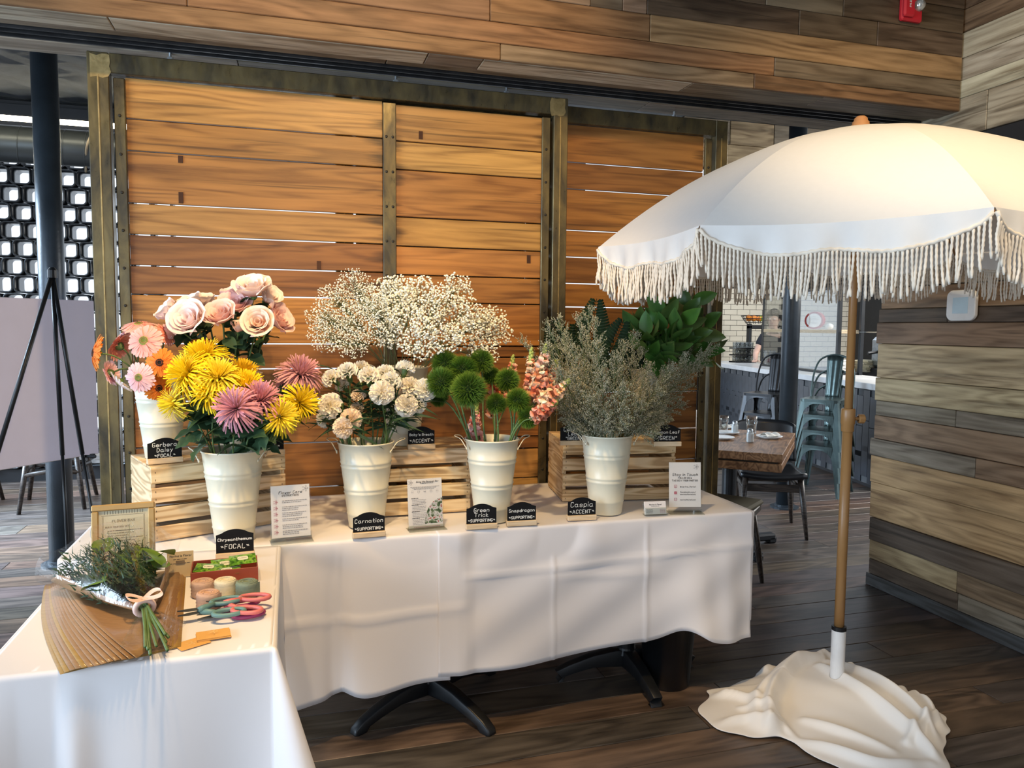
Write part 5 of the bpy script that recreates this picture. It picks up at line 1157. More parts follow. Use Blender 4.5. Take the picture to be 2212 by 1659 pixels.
def metal_stack(labels, loc, rz, mat, dz=.14, dx=.012):
    first = None
    for i, lab in enumerate(labels):
        o = thing('metal_chair', lab, 'chair', Vector(loc)+Vector((0, 0, i*dz)), rz, 'stacked metal chairs by the bar')
        if first is None:
            first = []
            for nm, b_, sol in metal_chair_parts(mat):
                p_ = b_.build(nm, mat, o, smooth=nm in ('back_tube', 'back_slat'))
                if sol: solid(p_, .003)
                first.append(p_)
        else:
            for p_ in first: c_ = p_.copy(); col.objects.link(c_); c_.parent = o
gun = plain('green_grey_steel', (.10, .135, .13), .32, .75, .25, 9); blk = plain('black_chair_steel', (.02, .02, .022), .3, .5, .2, 9)
metal_stack(['grey metal chair at the bottom of the stack by the bar', 'grey metal chair second from the bottom of the stack by the bar', 'grey metal chair second from the top of the stack by the bar', 'grey metal chair at the top of the stack behind the parasol pole'], (4.70, 5.78, 0), radians(-56), gun)
metal_stack(['black metal chair at the bottom of the stack behind the right column', 'black metal chair in the middle of the stack behind the right column', 'black metal chair on top of the stack, its slatted back beside the right column'], (4.66, 6.62, 0), radians(-58), blk, .20)

# ---------------------------------------------------------------- bar counter
BA, BB = Vector((5.186, 5.712, 0)), Vector((6.15, 10.37, 0)); bdv = (BB-BA).normalized(); bl = (BB-BA).length; brz = atan2(bdv.y, bdv.x); bn = Vector((bdv.y, -bdv.x, 0))
bar = thing('bar_counter', 'bar counter with slate tiled front and white marble top', 'bar counter', BA, brz)
q = MB(); q.box(0, bl, -.62, -.04, .04, .94); q.build('body', M['bargrout'], bar)
q = MB(); q.cbox(-.02, bl, -.66, .0, .94, 1.0, .004); q.build('worktop', M['marble'], bar)
q = MB(); q.box(0, bl, -.58, -.07, 0, .04); q.build('plinth', M['blackpaint'], bar)
q = MB(); q.cbox(-.112/2+.002, .112/2-.002, -.006, .006, -.145, .145, .0015); _o = q.build('tile', M['bartile']); tme2 = _o.data; bpy.data.objects.remove(_o)
for i in range(int(bl/.112)):
    for j in range(3): inst(tme2, 'tile', bar, Matrix.Translation((.06+i*.112, -.034, .19+j*.298-(.0 if i % 2 else .06)+(.06 if j == 0 else 0) - (.0))))
def bp_(s, off, z): p = BA+bdv*s+bn*off; return Vector((p.x, p.y, z))
# display case
def sline(px_, off):   # distance along the bar where a sight line crosses a row set back by off
    best = min((abs(((lambda P: (P-CAM).dot(RT)/(P-CAM).dot(FW)*F_PX+1106-px_)(bp_(s*.02, off, 1.0)))), s*.02) for s in range(0, int(bl/.02))); return best[1]
s1, s2 = sline(1648, .36), sline(1808, .36)
case = thing('display_case', 'glass display case with dark posts and a timber shelf on the bar', 'display case', bp_((s1+s2)/2, .36, 1.0), brz); Lc = abs(s1-s2)
for sx in (-1, 1):
    for yy in (0, -.26): q = MB(); q.cbox(sx*Lc/2-.022, sx*Lc/2+.022, yy-.02, yy+.02, 0, .98, .003); q.build('post', M['black_steel'], case)
q = MB(); q.cbox(-Lc/2+.02, Lc/2-.02, -.25, .015, .46, .50, .003); q.build('shelf', M['signwood'], case)
for zz in (.0, .95): q = MB(); q.cbox(-Lc/2, Lc/2, -.28, .02, zz, zz+.025, .003); q.build('rail', M['black_steel'], case)
q = MB(); q.box(-Lc/2+.022, Lc/2-.022, .012, .016, .03, .95); q.build('glass_pane', M['glass'], case)
q = MB(); q.cbox(-Lc/2-1.1, -Lc/2-.03, -.27, 0, .47, .485, .002); q.build('glass_shelf', M['acrylic_edge'], case)
st = sline(1757, .45); tp = bp_(st, .45, 1.505)
tn = thing('red_tin', 'large red tin lying on the timber shelf, white round label outward', 'tin', tp, 0); tz_ = Matrix.Translation((0, 0, .105)) @ frame((-.72, -.69, -.02))
q = MB(); q.lathe([(.0005, -.09), (.105, -.09), (.105, .09), (.100, .094), (.0005, .092)], 32, tz_); q.build('can', plain('red_tin_paint', (.33, .035, .02), .35), tn, smooth=False)
q = MB(); q.lathe([(.0005, .0955), (.083, .0955), (.083, .0945)], 32, tz_); lb_ = q.build('label', M['china'], tn)
q = MB()
for j in range(6): dashes(q, -.05, .05-.01*(j % 3), -.04+j*.016, .004, 0, 70+j)
q.v = [tuple(tz_ @ Vector((v[0], v[2], .0965))) for v in q.v]; q.build('small_print', M['ink_grey'], lb_)
q = MB(); q.blob((0, 0, .035), .045, 1, (1, 1, .8)); tag(q.build('garlic_bulb', M['napkin'], smooth=True, loc=bp_(st-.35, .45, 1.502)), 'pale round bulb beside the red tin on the shelf', 'bulb')
# jar of dark food in the case
jp = bp_(sline(1678, .45), .45, 1.026)
j_ = thing('glass_bowl', 'ribbed glass bowl with dark red food under the timber shelf', 'bowl', jp); q = MB()
N = 40; q.add([((.17+.006*(i % 2))*cos(2*pi*i/N)*k_, (.17+.006*(i % 2))*sin(2*pi*i/N)*k_, z) for k_, z in ((.9, 0), (1, .19)) for i in range(N)], [(i, (i+1) % N, N+(i+1) % N, N+i) for i in range(N)]); q.build('ribbed_wall', M['glass'], j_)
q = MB()
for k in range(7): q.blob((random.uniform(-.09, .09), random.uniform(-.09, .09), random.uniform(.03, .09)), .055, 1, (1.2, .9, .7), .12)
q.build('contents', plain('dark_red_food', (.09, .022, .015), .3), j_, smooth=True)
# napkin stacks at the near end of the bar
for i, (px_, cnt, cc, nm, w_) in enumerate(((1812, 7, (.76, .75, .72), 'white', .20), (1868, 5, (.72, .62, .40), 'cream', .24))):
    p_ = PZ(px_, 803, 1.0); mt = cloth_mat('folded_'+nm, cc)
    for k in range(cnt):
        q = MB(); hh = .125/cnt*1.15; q.cbox(-w_/2, w_/2, -.10, .10, 0, hh*.96, hh*.45); o = q.build('folded_napkin', mt, smooth=True, loc=(p_.x+random.uniform(-.012, .012), p_.y+random.uniform(-.01, .01), 1.0+k*hh)); o.rotation_euler = (0, 0, .3+random.uniform(-.2, .2))
        tag(o, 'folded %s napkin in the %s stack on the bar' % (nm, 'right' if i else 'left'), 'napkin', '%s napkins stacked on the bar' % nm)
# racks of tumblers
gp_ = PZ(1604, 783, 1.0); _b = MB(); _b.lathe([(.0005, .001), (.028, 0), (.034, .088), (.0325, .088), (.027, .006), (.0005, .005)], 12); _o = _b.build('bowl', M['glass'], smooth=True); gme = _o.data; bpy.data.objects.remove(_o)
for tier in range(3):
    q = MB(); q.cbox(-.17, .17, -.09, .09, 0, .008, .003); q.cbox(-.175, .175, -.094, -.088, 0, .02, .002); q.cbox(-.175, .175, .088, .094, 0, .02, .002); o = q.build('glass_tray', M['black_steel'], loc=gp_+Vector((0, 0, tier*.102))); tag(o, 'black tray of tumblers on the bar, %s of three' % ('lowest', 'middle', 'top')[tier], 'tray', 'black glass trays on the bar')
    for i in range(4 if tier < 2 else 4):
        for j in range(2):
            g_ = inst(gme, 'tumbler', None, Matrix.Translation(gp_+Vector((-.115+i*.076, -.04+j*.08, tier*.102+.009)))); tag(g_, 'clear tumbler on the %s black tray of the bar' % ('lowest', 'middle', 'top')[tier], 'glass', 'tumblers on the black trays, %s tray' % ('lowest', 'middle', 'top')[tier])
# fruit stand
fp = PZ(1632, 781, 1.0); fs_ = thing('fruit_stand', 'black fruit stand holding a basket of oranges and limes on the bar', 'fruit stand', fp)
for sx in (-.13, .13): q = MB(); q.cbox(sx-.02, sx+.02, -.05, .05, 0, .58, .01); q.build('leg', M['black_steel'], fs_)
q = MB(); q.cbox(-.15, .15, -.05, .05, .50, .56, .01); q.build('crossbar', M['black_steel'], fs_)
q = MB()
for zz, rr in ((.60, .14), (.66, .19), (.70, .21)): q.tube([(rr*1.25*cos(a), rr*.7*sin(a), zz) for a in [2*pi*k/28 for k in range(28)]], .006, 6, closed=True)
for k in range(14): a = 2*pi*k/14; q.tube([(.14*1.25*cos(a), .14*.7*sin(a), .58), (.21*1.25*cos(a), .21*.7*sin(a), .70)], .004, 5)
q.build('basket', M['black_steel'], fs_)
orm = plain('orange_peel', (.75, .24, .02), .45, bmp=.2, bscale=200); lim = plain('lime_peel', (.20, .36, .03), .4)
for k in range(12):
    isl = k > 7; q = MB(); q.blob((0, 0, 0), .043 if not isl else .036, 2, (1, 1, .95 if not isl else 1.15)); q.mi = 1; q.tube([(0, 0, .040), (0, 0, .045)], .006, 6); o = q.build('lime' if isl else 'orange', [lim if isl else orm, M['stem']], smooth=True, loc=fp+Vector((-.17+.045*k if k < 8 else -.02+.055*(k-7), -.03+.06*(k % 2), .655+(.02 if k % 3 == 0 else 0))))
    tag(o, ('green lime' if isl else 'orange')+' in the black basket above the bar', 'fruit', 'limes in the black basket' if isl else 'oranges in the black basket')
# back wall of the bar with cream tiles
TWY = 11.0
tw = struct(MB().box(5.4, 9.6, TWY, TWY+.1, 0, 2.6).build('wall_bar', M['grout']))
q = MB(); q.cbox(-.118, .118, -.005, .005, -.0405, .0405, .002); _o = q.build('tile', M['whitetile']); tme3 = _o.data; bpy.data.objects.remove(_o)
for r in range(15):
    for c_ in range(17): inst(tme3, 'tile', tw, Matrix.Translation((5.55+c_*.243+(.12 if r % 2 else 0), TWY-.004, .90+r*.0875)))
wf = struct(MB().box(3.3, 7.4, 6.0, 6.1, 2.92, 3.34).build('wall_far', M['substrate']))
for x0, x1, z0, z1, cc in ((3.3, 3.75, 3.13, 3.335, GREY), (3.755, 4.2, 3.13, 3.335, PALE), (4.205, 7.4, 3.13, 3.335, GREY), (3.3, 4.4, 2.92, 3.127, PAL2), (4.405, 7.4, 2.92, 3.127, PALE)):
    plank(wf, M['plank'], ((x0+x1)/2, 5.99, (z0+z1)/2), x1-x0, .02, z1-z0, cc)
struct(MB().box(9.4, 9.5, 3.6, 11, 0, 3.4).build('wall_bar_side', M['blackpaint']))
# steel machine behind the bar
mc = thing('coffee_machine', 'steel machine behind the bar at the right of the display case', 'machine', bp_(1.6, 1.35, 0), brz)
q = MB(); q.cbox(-.45, .45, -.3, .3, 0, 1.05, .01); q.build('cabinet', M['blackpaint'], mc); q = MB(); q.cbox(-.38, .38, -.26, .26, 1.05, 1.42, .04); q.build('housing', M['steel'], mc); q = MB(); q.lathe([(.16, 0), (.155, .12), (.09, .2), (.0005, .22)], 24, Matrix.Translation((.1, 0, 1.42))); q.build('dome', M['steel'], mc, smooth=True)
for k in range(2): q = MB(); q.tube([(-.2+.35*k, .28, 1.25), (-.2+.35*k, .42, 1.23)], .018, 8); q.build('spout', M['black_steel'], mc)

# ---------------------------------------------------------------- person behind the bar
skin = plain('skin', (.62, .40, .31), .5, 0, .05); navy = plain('navy_shirt', (.012, .014, .022), .8); hairm = plain('dark_hair', (.012, .008, .008), .45, 0, .3, 60, bmp=.8, bscale=90)
pc = PY(1672, 740, 9.35); pr = thing('person', 'person in a dark navy T-shirt reaching forward behind the bar', 'person', (pc.x, pc.y, 0), radians(-50))
J = {'pel': (0, 0, .95), 'sp': (0, -.01, 1.12), 'ch': (0, -.02, 1.30), 'nk': (0, -.03, 1.44), 'hd0': (0, -.05, 1.53), 'hd1': (0, -.075, 1.62), 'hd2': (0, -.07, 1.70),
     'sl': (-.16, -.02, 1.38), 'el': (-.23, -.10, 1.14), 'wl': (-.17, -.30, 1.06), 'fl': (-.15, -.36, 1.05), 'sr': (.16, -.02, 1.38), 'er': (.22, -.10, 1.14), 'wr': (.15, -.30, 1.06), 'fr': (.13, -.36, 1.05),
     'hl': (-.09, 0, .90), 'kl': (-.10, -.02, .48), 'al': (-.10, .01, .08), 'tl': (-.10, -.14, .03), 'hr': (.09, 0, .90), 'kr': (.10, -.02, .48), 'ar': (.10, .01, .08), 'tr': (.10, -.14, .03)}
E_ = [('pel', 'sp'), ('sp', 'ch'), ('ch', 'nk'), ('nk', 'hd0'), ('hd0', 'hd1'), ('hd1', 'hd2'), ('ch', 'sl'), ('sl', 'el'), ('el', 'wl'), ('wl', 'fl'), ('ch', 'sr'), ('sr', 'er'), ('er', 'wr'), ('wr', 'fr'), ('pel', 'hl'), ('hl', 'kl'), ('kl', 'al'), ('al', 'tl'), ('pel', 'hr'), ('hr', 'kr'), ('kr', 'ar'), ('ar', 'tr')]
RD = {'pel': .14, 'sp': .125, 'ch': .135, 'nk': .052, 'hd0': .062, 'hd1': .082, 'hd2': .07, 'sl': .06, 'sr': .06, 'el': .043, 'er': .043, 'wl': .028, 'wr': .028, 'fl': .03, 'fr': .03, 'hl': .085, 'hr': .085, 'kl': .058, 'kr': .058, 'al': .042, 'ar': .042, 'tl': .035, 'tr': .035}
def skinned(name, keys, edges, rad, mat, parent, root):
    me = bpy.data.meshes.new(name); me.from_pydata([J[k] for k in keys], [(keys.index(a), keys.index(b_)) for a, b_ in edges], []); me.materials.append(mat)
    o = bpy.data.objects.new(name, me); link(o, parent); md = o.modifiers.new('skin', 'SKIN'); md.use_smooth_shade = True
    for i, k in enumerate(keys): me.skin_vertices[0].data[i].radius = (rad(k), rad(k)*(.82 if k in ('pel', 'sp', 'ch') else 1)); me.skin_vertices[0].data[i].use_root = k == root
    subsurf(o, 2); return o
ks = list(J); skinned('body', ks, E_, lambda k: RD[k], skin, pr, 'pel')
sk_ = ['pel', 'sp', 'ch', 'sl', 'sr', 'ul', 'ur']; J['ul'] = tuple(lerp(J['sl'][i], J['el'][i], .55) for i in range(3)); J['ur'] = tuple(lerp(J['sr'][i], J['er'][i], .55) for i in range(3))
skinned('t_shirt', sk_, [('pel', 'sp'), ('sp', 'ch'), ('ch', 'sl'), ('sl', 'ul'), ('ch', 'sr'), ('sr', 'ur')], lambda k: {'ul': .066, 'ur': .066}.get(k, RD.get(k, .06)*1.13+.006), navy, pr, 'pel')
tk = ['pel', 'hl', 'kl', 'al', 'hr', 'kr', 'ar']; skinned('trousers', tk, [('pel', 'hl'), ('hl', 'kl'), ('kl', 'al'), ('pel', 'hr'), ('hr', 'kr'), ('kr', 'ar')], lambda k: RD[k]*1.14+.004, M['blackpaint'], pr, 'pel')
q = MB()
for k in range(150):
    a = random.uniform(0, 2*pi); e = random.uniform(-1.1, 1.5); d = Vector((cos(a)*cos(e), sin(a)*cos(e), sin(e)))
    if d.y < -.25 and d.z < .55: continue
    q.blob(Vector((0, -.05, 1.645))+Vector((d.x*.10, d.y*.105, d.z*.125)), random.uniform(.022, .036), 0, rnd=.2)
q.build('hair', hairm, pr, smooth=True)
for sx in (-1, 1):
    q = MB(); q.blob((sx*.032, -.148, 1.645), .0105, 1); q.build('eye', M['china'], pr, smooth=True); q = MB(); q.blob((sx*.084, -.07, 1.635), .022, 1, (.4, .8, 1.3)); q.build('ear', skin, pr, smooth=True)
    for h_ in range(5):
        b0 = Vector(J['fl' if sx < 0 else 'fr']); q = MB(); of = (h_-2)*.016 if h_ < 4 else .0; s0 = b0+Vector((of, -.01, 0)) if h_ < 4 else b0+Vector((-sx*.02, .02, 0)); L = (.058, .068, .064, .05, .05)[h_]
        q.tube([s0, s0+Vector((0 if h_ < 4 else -sx*.03, -L*.6, .004)), s0+Vector((0 if h_ < 4 else -sx*.035, -L, -.012))], [.0095, .009, .007], 8); q.build('finger', skin, pr, smooth=True)
q = MB(); q.blob((0, -.160, 1.615), .014, 1, (.8, 1, 1.5)); q.build('nose', skin, pr, smooth=True); q = MB(); q.blob((0, -.148, 1.578), .016, 1, (1.4, .5, .4)); q.build('mouth', plain('lips', (.45, .2, .18), .5), pr, smooth=True)

# ---------------------------------------------------------------- wall devices
p0 = PY(1938, 46, BY-.004); p1 = PY(1984, 46, BY-.004)
fa = thing('fire_alarm_strobe', 'red FIRE alarm strobe with a clear lens high on the planked beam', 'fire alarm', (p0.x, BY-.003, p0.z)); redp = plain('alarm_red', (.50, .018, .03), .35); fw_ = p1.x-p0.x
q = MB(); q.cbox(.004, fw_, -.028, 0, 0, .15, .008); q.build('back_box', redp, fa)
q = MB(); q.cbox(0, fw_*.5, -.048, -.028, .012, .15, .008); pl_ = q.build('cover', redp, fa)
q = MB(); 
for k, ch_ in enumerate('FIRE'): write(q, ch_, fw_*.25, .112-k*.0215+.006, .014, .0032, -.0485, n=1)
q.build('lettering', M['chalk'], pl_)
q = MB(); q.lathe([(.028, 0), (.027, .012), (.018, .024), (.0005, .028)], 20, Matrix.Translation((fw_*.78, -.028, .075)) @ Matrix.Rotation(pi/2, 4, 'X')); q.build('lens', plain('clear_lens', (.6, .62, .62), .1, .6, .4, 60), fa, smooth=True)
ty, tz2 = PX(2086, 660, WX).y, PX(2086, 660, WX).z
th = thing('thermostat', 'white rounded thermostat on the dark plank below the parasol fringe', 'thermostat', (WX-.012, ty, tz2), -pi/2)
q = MB(); R_ = rrect(.165, .15, .03, 5); q.prism([(x*(1+.05*(1-(z/.075)**2)), z*(1+.05*(1-(x/.0825)**2))) for x, z in R_], -.022, 0); bevel(q.build('housing', M['china'], th), .006, 3)
q = MB(); q.cbox(-.045, .045, -.0235, -.0222, -.04, .04, .0004); q.build('screen', plain('pale_screen', (.55, .70, .78), .2), th)
# ---------------------------------------------------------------- flowers
random.seed(5)
TOC = -FW
def face(r=0, u=0, c=1): return (TOC*c+RT*r+UP*u).normalized()
def stem_path(key, head, spread=.06, sag=0.0, n=5, lean=None):
    c, s = BK[key]; d = Vector((head.x-c.x, head.y-c.y, 0)); k = min(1, d.length/.14); d = d.normalized() if d.length > 1e-4 else Vector((1, 0, 0))
    base = c+Vector((random.uniform(-.03, .03), random.uniform(-.03, .03), .03))-d*.02
    rim = c+d*(.045+.035*k)*s*1.0+Vector((random.uniform(-.02, .02), random.uniform(-.02, .02), .30*s)); rd = Vector((rim.x-c.x, rim.y-c.y, 0))
    if rd.length > .082*s: rim = Vector((c.x, c.y, rim.z))+rd.normalized()*.082*s
    mid = rim.lerp(head, .55)+Vector((0, 0, .03+sag))
    return [p for p in curve_pts([base, rim, mid, head], n)]
def flower(name, label, cat, key, head, group, sr=.003, stemmat='stem', n=4, sag=0):
    P = stem_path(key, head, n=n, sag=sag); o = thing(name, label, cat, P[0], 0, group)
    q = MB(); q.tube([p-P[0] for p in P], sr, 6); q.build('stem', M[stemmat], o, smooth=True)
    return o, [p-P[0] for p in P]
def shared(b, name, mat, **kw):
    o = b.build(name, mat, **kw); me = o.data; bpy.data.objects.remove(o); return me
# gerbera
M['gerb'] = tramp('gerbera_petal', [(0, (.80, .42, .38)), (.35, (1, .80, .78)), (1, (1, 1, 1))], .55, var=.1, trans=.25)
def gerbera_petals(R=.058):
    b = MB()
    for ring, (n, r0, r1, lift, wd) in enumerate(((30, .010, R, .004, .0062), (28, .009, R*.86, .010, .0056), (24, .008, R*.52, .012, .0038))):
        for k in range(n):
            a = 2*pi*(k+.5*(ring % 2))/n+random.uniform(-.05, .05); L = r1*random.uniform(.93, 1.04); dp = random.uniform(-.004, .004)
            vs = []; tt = []
            for i, (f, w_) in enumerate(((0, .45), (.35, .9), (.7, 1.0), (.92, .8), (1, .25))):
                r = r0+(L-r0)*f; z = lift*(1-f)+.010*f-.010*f*f*1.6+dp*f
                for s_ in (-1, 0, 1): vs.append((r*cos(a)-s_*wd*w_*sin(a), r*sin(a)+s_*wd*w_*cos(a), z-(.0012 if s_ == 0 else 0))); tt.append(f)
            b.add(vs, [(i*3+j, i*3+j+1, i*3+4+j, i*3+3+j) for i in range(4) for j in range(2)], tt)
    return shared(b, 'petals', M['gerb'], smooth=True, attr=True)
GP = [gerbera_petals(), gerbera_petals(.056)]
def disc(c1, c2, nm):
    b = MB(); b.lathe([(.016, .004), (.0155, .009), (.011, .012), (.006, .010), (.0005, .0085)], 20, t=[1, .9, .5, .2, 0]); m_ = tramp(nm, [(0, c1), (.55, c1), (.8, c2), (1, c2)], .8, var=.5); return shared(b, 'centre', m_, smooth=True, attr=True)
GD = disc((.18, .22, .04), (.42, .40, .10), 'green_disc'); GDK = disc((.012, .006, .004), (.10, .03, .01), 'dark_disc')
b = MB(); b.lathe([(.004, -.016), (.010, -.012), (.016, -.003), (.018, .004)], 14); CALYX = shared(b, 'calyx', M['stem'], smooth=True)
ORG = (.92, .30, .03); PNK = (.95, .56, .50); PPK = (.95, .66, .68); SAL = (.90, .40, .30); WHT = (.95, .90, .85)
for i, (px, py, Y, n, c, dk, s, lab) in enumerate([
    (207, 762, 2.88, face(-1.0, .15, .75), ORG, 1, 1.12, 'orange gerbera daisy leaning out at the far left'), (312, 737, 2.84, face(.05, .25), PNK, 0, 1.08, 'salmon pink gerbera daisy facing the camera in the middle of the bunch'),
    (300, 703, 2.93, face(.1, 1.3, .6), PNK, 0, 1.05, 'pink gerbera daisy at the top of the bunch, facing up'), (346, 783, 2.82, face(.15, 0), ORG, 1, .92, 'orange gerbera daisy with a dark centre beside the yellow chrysanthemums'),
    (301, 815, 2.83, face(-.05, -.05), PPK, 0, .92, 'pale pink gerbera daisy resting on the bucket rim'), (342, 838, 2.86, face(.6, -.2, .7), ORG, 1, .85, 'orange gerbera daisy drooping over the right of the bucket rim'),
    (258, 748, 2.95, face(-1.1, .7, -.2), SAL, 0, .95, 'dusky salmon gerbera daisy seen from behind at the left'), (262, 728, 3.0, face(-.9, .9, .2), PPK, 0, .9, 'pink gerbera daisy turned away above the dusky one'),
    (258, 826, 2.92, face(-.7, -.7, .3), WHT, 0, .85, 'white gerbera daisy hanging at the left of the bucket'), (238, 806, 2.94, face(-1.2, -.3, -.1), PPK, 0, .85, 'pale pink gerbera daisy seen edge on below the far left orange one'),
    (360, 722, 3.0, face(.9, .5, .2), SAL, 0, .8, 'salmon gerbera daisy peeking out under the roses'), (437, 742, 2.97, face(.3, .8, .5), ORG, 1, .8, 'small orange gerbera peeking above the yellow chrysanthemums')]):
    h = PY(px, py, Y); o, P = flower('gerbera_daisy', lab, 'flower', 'gerb', h-n*.012, 'gerbera daisies in the left bucket', .0032); Mx = frame(n, loc=P[-1]+n*.010, s=s, spin=random.uniform(0, 6))
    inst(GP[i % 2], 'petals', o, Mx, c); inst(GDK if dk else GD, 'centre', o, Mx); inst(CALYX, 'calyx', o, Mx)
# roses
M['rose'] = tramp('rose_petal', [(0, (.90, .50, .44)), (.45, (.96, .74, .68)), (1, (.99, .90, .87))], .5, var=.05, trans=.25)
def rose_petal(rho, h, span, opn, roll):
    b = MB()
    def fn(u, v):
        s = u*2-1; hv = v*(1-.30*abs(s)**3); th = s*span/2*(.55+.45*min(1, v*2.2)); r = rho*(.30+.70*sin(min(v*1.5, 1)*pi/2))+opn*v*v*v+roll*max(0, v-.72)**1.3*2.2; z = h*hv-roll*max(0, v-.80)*1.0-opn*.35*v**3+.0025*sin(s*6+v*4)*v
        return (r*cos(th), r*sin(th), z)
    b.grid(fn, 10, 10, t=lambda u, v: v); return shared(b, 'petal', M['rose'], smooth=True, attr=True)
RP = [(rose_petal(.009, .043, 3.4, 0, .003), 3, 0), (rose_petal(.016, .047, 2.6, .002, .006), 3, .5), (rose_petal(.024, .048, 2.2, .006, .010), 4, .2), (rose_petal(.032, .053, 1.9, .005, .012), 5, .6), (rose_petal(.039, .051, 1.75, .011, .016), 5, .1)]
b = MB()
for k in range(5): a = 2*pi*k/5; b.add([(.006*cos(a-.5), .006*sin(a-.5), -.004), (.006*cos(a+.5), .006*sin(a+.5), -.004), (.030*cos(a), .030*sin(a), .006)], [(0, 1, 2)])
b.lathe([(.003, -.016), (.009, -.010), (.010, -.002), (.012, .006)], 12); SEPAL = shared(b, 'sepals', M['stem'])
for i, (px, py, Y, n, c, s, open_, lab) in enumerate([
    (362, 672, 3.02, face(-.8, .75, .6), (1, .99, 1), 1.0, 4, 'white pink rose at the far left of the rose bunch'), (408, 690, 2.95, face(-.15, .45), (1, .98, .98), 1.18, 5, 'large open blush rose at the lower left of the rose bunch'),
    (412, 652, 3.08, face(-.4, 1.2, .5), (1, 1, .98), .98, 4, 'ivory rose behind the large open one at the left'), (440, 648, 3.12, face(.1, 1.3, .4), (1, .99, .93), .92, 4, 'cream half open rose between the left and middle roses'),
    (475, 680, 2.97, face(-.1, .8, .9), (1, .86, .84), 1.05, 5, 'pink cupped rose in the middle of the rose bunch'), (508, 655, 3.04, face(.2, .9, .7), (1, .80, .81), 1.0, 5, 'deeper pink rose above the middle of the bunch'),
    (500, 632, 3.10, face(-.3, 1.2, .5), (1, .84, .86), .9, 4, 'pink rose half hidden behind the topmost rose'), (545, 622, 3.02, face(.05, 1.1, .75), (1, 1, .99), 1.15, 5, 'topmost large ivory rose'),
    (584, 640, 3.08, face(.9, .7, .5), (1, 1, .96), 1.0, 4, 'cream rose at the upper right of the rose bunch'), (516, 702, 2.97, face(.2, .9, .5), (1, .88, .80), .78, 3, 'small peach pink rose bud at the lower middle'),
    (557, 696, 2.92, face(.1, .35), (1, .93, .80), .98, 5, 'cream rose facing the camera at the lower right'), (603, 688, 3.06, face(1.0, .5, .3), (1, .82, .78), 1.08, 5, 'dusky pink rose at the far right, seen from the side'),
    (364, 716, 3.0, face(-.7, -.3, .3), (1, .82, .84), .8, 3, 'small pink rose bud hanging at the lower left behind the gerberas')]):
    h = PY(px, py, Y); o, P = flower('rose', lab, 'flower', 'rose', h-n*.03, 'pale pink roses in the left bucket', .0036, 'stem')
    Mx = frame(n, loc=P[-1], s=s*1.12, spin=random.uniform(0, 6))
    for me, cnt, a0 in RP[:open_]:
        for k in range(cnt): inst(me, 'petal', o, Mx @ Matrix.Rotation(a0+2*pi*k/cnt+random.uniform(-.15, .15), 4, 'Z') @ Matrix.Rotation(random.uniform(-.05, .05), 4, 'Y'), c)
    inst(SEPAL, 'sepals', o, Mx)
    for k in range(9):
        p = P[min(len(P)-2, int(len(P)*(.50+.045*k)))]; d = Vector((random.uniform(-1, 1), random.uniform(-1, .3), random.uniform(-.2, .6)))
        inst(LEAF_ROSE, 'leaf', o, frame(Vector((d.y, -d.x, 1.2)), d, p, random.uniform(.9, 1.45), random.uniform(0, 6)))
# chrysanthemums
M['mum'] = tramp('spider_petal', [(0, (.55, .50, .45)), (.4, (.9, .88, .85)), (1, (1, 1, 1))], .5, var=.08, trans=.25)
def mum_head(R=.062, n=170, low=-.35, seed=1):
    r_ = random.Random(seed); b = MB()
    for k in range(n):
        f = k/n; e = lerp(1.5, low, f**.62)+r_.uniform(-.08, .08); a = k*2.39996+r_.uniform(-.1, .1); L = R*(.62+.42*f)*r_.uniform(.92, 1.1); wd = .0021
        d = Vector((cos(a)*cos(e), sin(a)*cos(e), sin(e))); tg = Vector((-sin(a), cos(a), 0)); up = d.cross(tg)*-1; vs = []; tt = []
        for i in range(6):
            t = i/5; p = d*(.006+L*t)+Vector((0, 0, 1))*(.012*sin(pi*t)*(1 if f > .4 else .3)+(.012*t*t if f < .5 else -.004*t*t)); w_ = wd*(.7+.6*t if t < .9 else .7)
            vs += [p-tg*w_, p-up*.0014*(1-.4*t), p+tg*w_]; tt += [t, t*.8, t]
        b.add(vs, [(i*3+j, i*3+j+1, i*3+4+j, i*3+3+j) for i in range(5) for j in range(2)], tt)
    return shared(b, 'petals', M['mum'], smooth=True, attr=True)
MH = [mum_head(.064, 190, -.25, 1), mum_head(.064, 180, -.15, 2), mum_head(.062, 120, -.5, 3)]
YEL = (1.0, .76, .02); YE2 = (1.0, .80, .05); MAU = (.72, .34, .42); MA2 = (.78, .42, .48)
